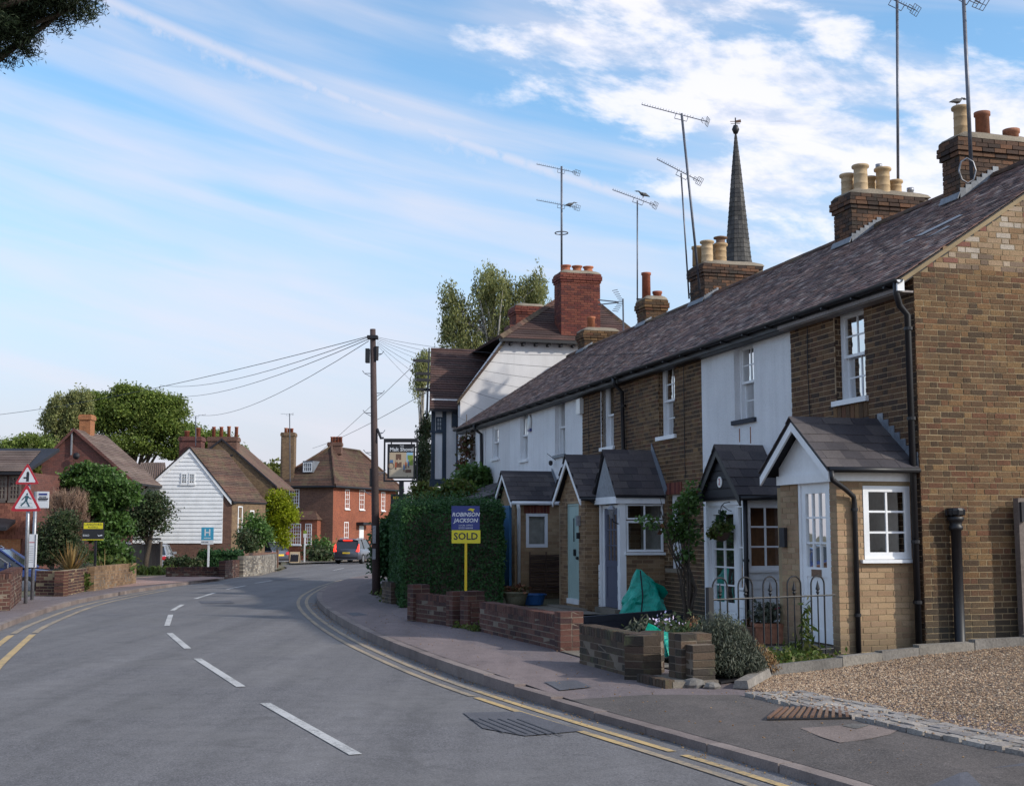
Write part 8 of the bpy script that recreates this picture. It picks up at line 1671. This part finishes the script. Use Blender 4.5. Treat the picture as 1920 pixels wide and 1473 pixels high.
# low planting masses
def mass(name, label, cat, pts_uvY, n, leaf, mat, seed, kind=None, spread=.12, h=.2, **kw):
    rr = np.random.default_rng(seed); P3 = np.array([tuple(P(u, v, Y)) for u, v, Y in pts_uvY]); i = rr.integers(0, len(P3), n); j = rr.integers(0, len(P3), n); f = rr.uniform(0, 1, n)[:, None]; C = P3[i] * (1 - f) + P3[j] * f + rr.normal(0, 1, (n, 3)) * np.array([spread, spread, h * .5]); base = P3.mean(0); o = leaf_mesh(name, C - base, leaf, M[mat], None, **kw); o.location = tuple(base); return tag(o, label, cat, kind=kind)
mass('low_shrub', 'greyish low shrub on the curved planter wall', 'shrub', [(120, 1072, 36), (165, 1066, 37), (150, 1072, 36)], 900, .07, 'leaf_grey', 51, h=.16)
mass('ivy', 'trail of green ivy hanging over the planter wall', 'ivy', [(148, 1078, 34.6), (156, 1080, 35), (152, 1100, 34.7), (158, 1095, 35)], 700, .07, 'leaf_weed', 52, spread=.07, h=.12)
mass('weeds', 'bright green weeds behind the orange brown brick wall', 'weeds', [(190, 1058, 41), (228, 1060, 41), (210, 1066, 41)], 1100, .09, 'leaf_weed', 53, h=.25, spread=.2)
mass('tall_grass', 'rough yellow green grass at the foot of the silver estate car', 'grass', [(255, 1077, 55), (322, 1074, 56), (290, 1076, 55)], 2600, .12, 'leaf_weed', 54, kind='stuff', spread=.3, h=.18, droop=-.8, stretch=3)
mass('flower_bush', 'low bush with pale flowers before the red house', 'shrub', [(590, 1035, 99), (618, 1042, 99), (600, 1044, 98)], 1400, .16, 'leaf_dark', 55, spread=.5, h=.6)
mass('low_shrub', 'loose shrub with small pale blooms at the red house corner', 'shrub', [(595, 1018, 101), (612, 1028, 101)], 500, .16, 'leaf_laurel', 56, spread=.35, h=.5)
mass('flower_tub', 'orange flowers in a tub by the corner of the red house', 'flowers', [(640, 1030, 99), (646, 1038, 99)], 160, .14, 'leaf_lime', 57, spread=.12, h=.3)
# clipped hedges
def hedge(name, label, org, rot, sx, sy, h, n, leaf, mat, seed, bumpy=.05, groundz=0.0, top_loose=.5, group=None, round_=0.0):
    th = thing(name, label, 'hedge', org, rot, group); rr = np.random.default_rng(seed); MB().box(.1, .1, groundz, sx - .1, sy - .1, h - .12).obj('branches', M['bark'], th)
    areas = np.array([sx * h, sx * h, sy * h, sy * h, sx * sy * 1.3]); f = rr.choice(5, n, p=areas / areas.sum()); a, b = rr.uniform(0, 1, n), rr.uniform(0, 1, n); C = np.zeros((n, 3)); Nn = np.zeros((n, 3))
    for k, (c, nn) in enumerate([(lambda: (a * sx, 0 * a, b * h), (0, -1, 0)), (lambda: (a * sx, 0 * a + sy, b * h), (0, 1, 0)), (lambda: (0 * a, a * sy, b * h), (-1, 0, 0)), (lambda: (0 * a + sx, a * sy, b * h), (1, 0, 0)), (lambda: (a * sx, b * sy, 0 * a + h), (0, 0, 1))]):
        m_ = f == k; c = np.stack(c(), 1); C[m_] = c[m_]; Nn[m_] = nn
    def vn(p, s): return np.sin(p[:, 0] * s + 1.3 * np.sin(p[:, 2] * s * .7 + p[:, 1] * s * .9)) * np.cos(p[:, 2] * s * 1.1 + p[:, 1] * s + 2)
    dep = bumpy * (vn(C, 3.1) + .7 * vn(C, 7.7)) - rr.exponential(.05, n) + rr.normal(0, .015, n); top = f == 4; dep[top] += rr.exponential(.05 * top_loose * 2, top.sum()); C += Nn * dep[:, None]; C[:, 2] = np.maximum(C[:, 2], groundz)
    C[:, 2] -= np.where(C[:, 2] > h - .25, 0, 0)
    leaf_mesh('leaves', C, leaf, M[mat], th, 1.8, nrm=Nn); return th
hedge('privet_hedge', 'large dark clipped privet hedge between the telegraph pole and the blue door', tuple(W(11.2, 2.35, .1)), TROT + R(-8), 5.8, 2.1, 2.03, 90000, .033, 'leaf_privet', 61, bumpy=.035, top_loose=.7)
hedge('privet_hedge', 'lower shaded hedge behind the telegraph pole', tuple(W(17.3, 1.3, .0)), TROT + R(-9), 8, 1.6, 1.75, 16000, .06, 'leaf_privet', 62, bumpy=.1)
q = P(318, 1068, 62); hedge('clipped_hedge', 'dark clipped hedge behind the blue square board', (P(372, 1000, 61).x, 61, zr(61)), 0, (446 - 372) / 2414 * 61, 1.4, (1068 - 1032) / 2414 * 61, 9000, .08, 'leaf_privet', 63, bumpy=.04)
hedge('clipped_hedge', 'olive brown low hedge left of the dark clipped hedge', (P(308, 1000, 60).x, 60, zr(60)), .05, (376 - 308) / 2414 * 60, 1.2, .55, 5000, .08, 'leaf_dark', 64, bumpy=.12)
# ivy and shrubs above the hedge
ptree('ivy', 'thick green ivy climbing the end of the white terrace', 'ivy', 36.5, 888, [(885, 905, 24, 28), (895, 930, 22, 20), (875, 930, 22, 20), (900, 895, 12, 16)], 150, 75, .16, .075, 'leaf_laurel', 0, 0, 65, shell=.2)
ptree('ivy', 'dry reddish creeper on the white corner beside the timber post', 'ivy', 38.5, 874, [(872, 845, 6, 30), (878, 825, 6, 14), (868, 870, 5, 15)], 26, 16, .12, .07, 'leaf_red', .02, 5.2, 66, limbs=14, shell=.1)
ptree('green_shrub', 'mixed green shrubs behind the top of the large hedge', 'shrub', 34.5, 835, [(828, 938, 22, 12), (848, 930, 26, 16), (880, 935, 24, 14), (858, 915, 20, 12)], 130, 60, .15, .07, 'leaf_weed', 0, 0, 67, shell=.1)
ptree('green_shrub', 'pale yellowish shrub seen just right of the pub sign post', 'shrub', 46, 785, [(794, 922, 9, 10), (802, 930, 12, 10)], 30, 50, .25, .09, 'leaf_yellowish', .05, 1.5, 68, shell=.2)
ptree('green_shrub', 'dark green shrub mass around the telegraph pole base', 'shrub', 40, 725, [(725, 1010, 9, 36), (722, 1055, 10, 32), (738, 985, 14, 14)], 90, 60, .2, .08, 'leaf_privet', 0, 0, 69, shell=.2)
# rose by the white numbered porch
q = G(1290, 1178, .12); base = Vector((P(1288, 1100, 20.6).x, 20.6, .12))
el = px_ells(20.6, base, [(1290, 950, 26, 22), (1278, 985, 28, 26), (1300, 930, 22, 24), (1262, 1000, 22, 18), (1300, 1010, 16, 24), (1240, 985, 20, 10), (1285, 1040, 16, 16), (1215, 975, 22, 7)])
rose = tree('climbing_rose', 'leggy climbing rose with dark leaves between the grey porch and the numbered porch', 'shrub', tuple(base), el, 95, 18, .07, .045, 'leaf_laurel', 0, 0, 71, shell=.1)
q = MB(); random.seed(5)
for k in range(16):
    tx = random.uniform(-.55, .2); q.tube([(random.uniform(-.05, .08), 0, 0), (random.uniform(-.12, .15), random.uniform(-.1, .1), .6), (tx * .5, random.uniform(-.15, .15), 1.15), (tx, random.uniform(-.15, .15), random.uniform(1.5, 2.15))], [.016, .013, .010, .004], 5)
q.obj('stems', M['bark'], rose)
pts, _ = crown_points(el, 14, 5, .08, 72, .1); leaf_mesh('reddening_leaves', pts, .06, M['leaf_red'], rose)
# lavender bush at the plot corner
def shrub_blades(name, label, cat, base, n, L_, w, mat, seed, rx, ry, hh, leafn=0):
    rr = np.random.default_rng(seed); th = thing(name, label, cat, tuple(base)); V = []; Fq = []; k = 0; tips = []
    for _ in range(n):
        a = rr.uniform(0, 6.28); f = rr.uniform(0, 1) ** .6; tip = Vector((math.cos(a) * rx * f, math.sin(a) * ry * f, hh * (1 - .75 * f ** 2) * rr.uniform(.7, 1.05))); b0 = Vector((math.cos(a) * rx * f * .35, math.sin(a) * ry * f * .35, 0)); d = (tip - b0); ln = d.length
        s = Vector(rr.normal(0, 1, 3)); s = (s - d.normalized() * s.dot(d.normalized())).normalized() * w; V += [b0 - s * .5, b0 + s * .5, b0.lerp(tip, .6) + s, tip, b0.lerp(tip, .6) - s]; Fq.append((k, k + 1, k + 2, k + 3)); Fq.append((k, k + 2, k + 3, k + 4)); k += 5
        for t in rr.uniform(.45, 1.0, 9): tips.append(tuple(b0.lerp(tip, t) + Vector(rr.normal(0, .012, 3))))
    mesh_np('stems', np.array([tuple(x) for x in V]), np.array(Fq), M[mat], th); leaf_mesh('leaves', np.array(tips), L_, M[mat], th, 2.6, droop=-.6, wide=.6); return th
p = P(1352, 1290, 13.35); shrub_blades('lavender_bush', 'large grey green lavender bush at the corner of the front garden', 'shrub', (p.x, p.y, .12), 2600, .017, .0035, 'leaf_grey', 73, .50, .46, .68)
p = P(1415, 1280, 13.8); shrub_blades('low_shrub', 'brownish low shrub right of the lavender bush', 'shrub', (p.x, p.y, .12), 420, .016, .003, 'leaf_dry', 74, .3, .3, .34)
p = P(1340, 1200, 14.9); shrub_blades('grass_clump', 'reddish ornamental grass behind the railing post', 'plant', (p.x, p.y, .12), 360, .014, .003, 'leaf_red', 75, .35, .3, .5)
p = P(1300, 1190, 16.6); shrub_blades('dry_plant', 'dry orange plant near the red pot', 'plant', (p.x, p.y, .12), 260, .016, .003, 'leaf_dry', 76, .28, .25, .42)
p = P(1512, 1240, 15.2); tw_ = shrub_blades('tall_weed', 'tall green weed in front of the white glazed door', 'weeds', (p.x, p.y, .12), 16, .045, .004, 'leaf_weed', 77, .14, .14, .80)
p = P(1520, 1240, 15.0); mass('ground_cover', 'yellow green ground cover spreading at the foot of the railing', 'ground cover', [(1450, 1240, 14.5), (1555, 1245, 15.1), (1500, 1230, 15.3), (1480, 1250, 14.4), (1440, 1245, 14.3)], 3400, .035, 'leaf_weed', 78, kind='stuff', spread=.12, h=.12)
mass('ground_cover', 'low dark green leaves in the mossy walled bed', 'ground cover', [(1270, 1200, 15.6), (1330, 1195, 15.9), (1240, 1185, 16.4)], 1500, .04, 'leaf_dark', 79, kind='stuff', spread=.15, h=.2)
mass('flowering_plant', 'small pale flowered plant behind the crumpled green bag', 'plant', [(1238, 1172, 16.6), (1262, 1178, 16.4)], 260, .028, 'flower', 80, spread=.07, h=.12); mass('grass_tuft', 'pale blue grass tuft behind the mossy wall', 'plant', [(1195, 1180, 16.5), (1210, 1178, 16.5)], 320, .035, 'leaf_grey', 81, spread=.05, h=.1, stretch=4, droop=-.8)
def fill(parent, c, rx, rz_, n, leaf, mat, seed, name='foliage', **kw): pts, _ = crown_points([(c[0], c[1], c[2], rx, rx, rz_, 1)], max(6, n // 14), 14, rx * .28, seed, .1); return leaf_mesh(name, pts, leaf, M[mat], parent, **kw)
fill(HB, (0, 0, .06), .17, .12, 420, .04, 'leaf_weed', 82); fill(HB, (.0, 0, .22), .07, .14, 200, .03, 'leaf_privet', 83, name='upright_conifer'); fill(HB, (-.14, 0, -.02), .08, .07, 120, .04, 'leaf_yellowish', 84, name='trailing_foliage')
fill(POT1, (0, 0, .32), .22, .09, 340, .05, 'leaf_red', 85); fill(POT2, (0, 0, .38), .22, .15, 420, .045, 'leaf_grey', 86); fill(POT2, (.12, 0, .46), .05, .05, 24, .03, 'pink', 87, name='flowers'); fill(POT3, (0, 0, .26), .1, .08, 90, .03, 'leaf_red', 88)
mass('weeds', 'weeds growing at the foot of the single red brick pier', 'weeds', [(858, 1178, 20.6), (900, 1186, 19.8), (897, 1180, 19.9)], 500, .035, 'leaf_weed', 89, spread=.05, h=.1); mass('weeds', 'green weeds at the base of the telegraph pole', 'weeds', [(712, 1108, 32.5), (722, 1112, 32), (735, 1132, 28)], 700, .05, 'leaf_weed', 90, spread=.12, h=.12)
# overhanging yew, trunk beyond the left edge
by = Vector((-8.2, 13.2, 0)); el = []
for u, v, hw, hh in ((-10, 20, 70, 60), (60, 10, 60, 46), (20, 60, 46, 36), (110, 0, 54, 36), (150, -20, 44, 36), (-60, 60, 70, 60), (-20, 85, 34, 18), (-120, 20, 100, 100), (60, -60, 110, 60), (-160, 120, 120, 120)):
    p = P(u, v, 12.6); k = 12.6 / 2414; el.append((p.x - by.x, p.y - by.y, p.z, hw * k, .6, hh * k, hw * hh))
yew = tree('yew_tree', 'dark yew branches overhanging the top left corner', 'tree', tuple(by), el, 1300, 85, .07, .02, 'leaf_yew', .3, 5.5, 91, limbs=40, stretch=3.0, shell=.05, wide=.5)
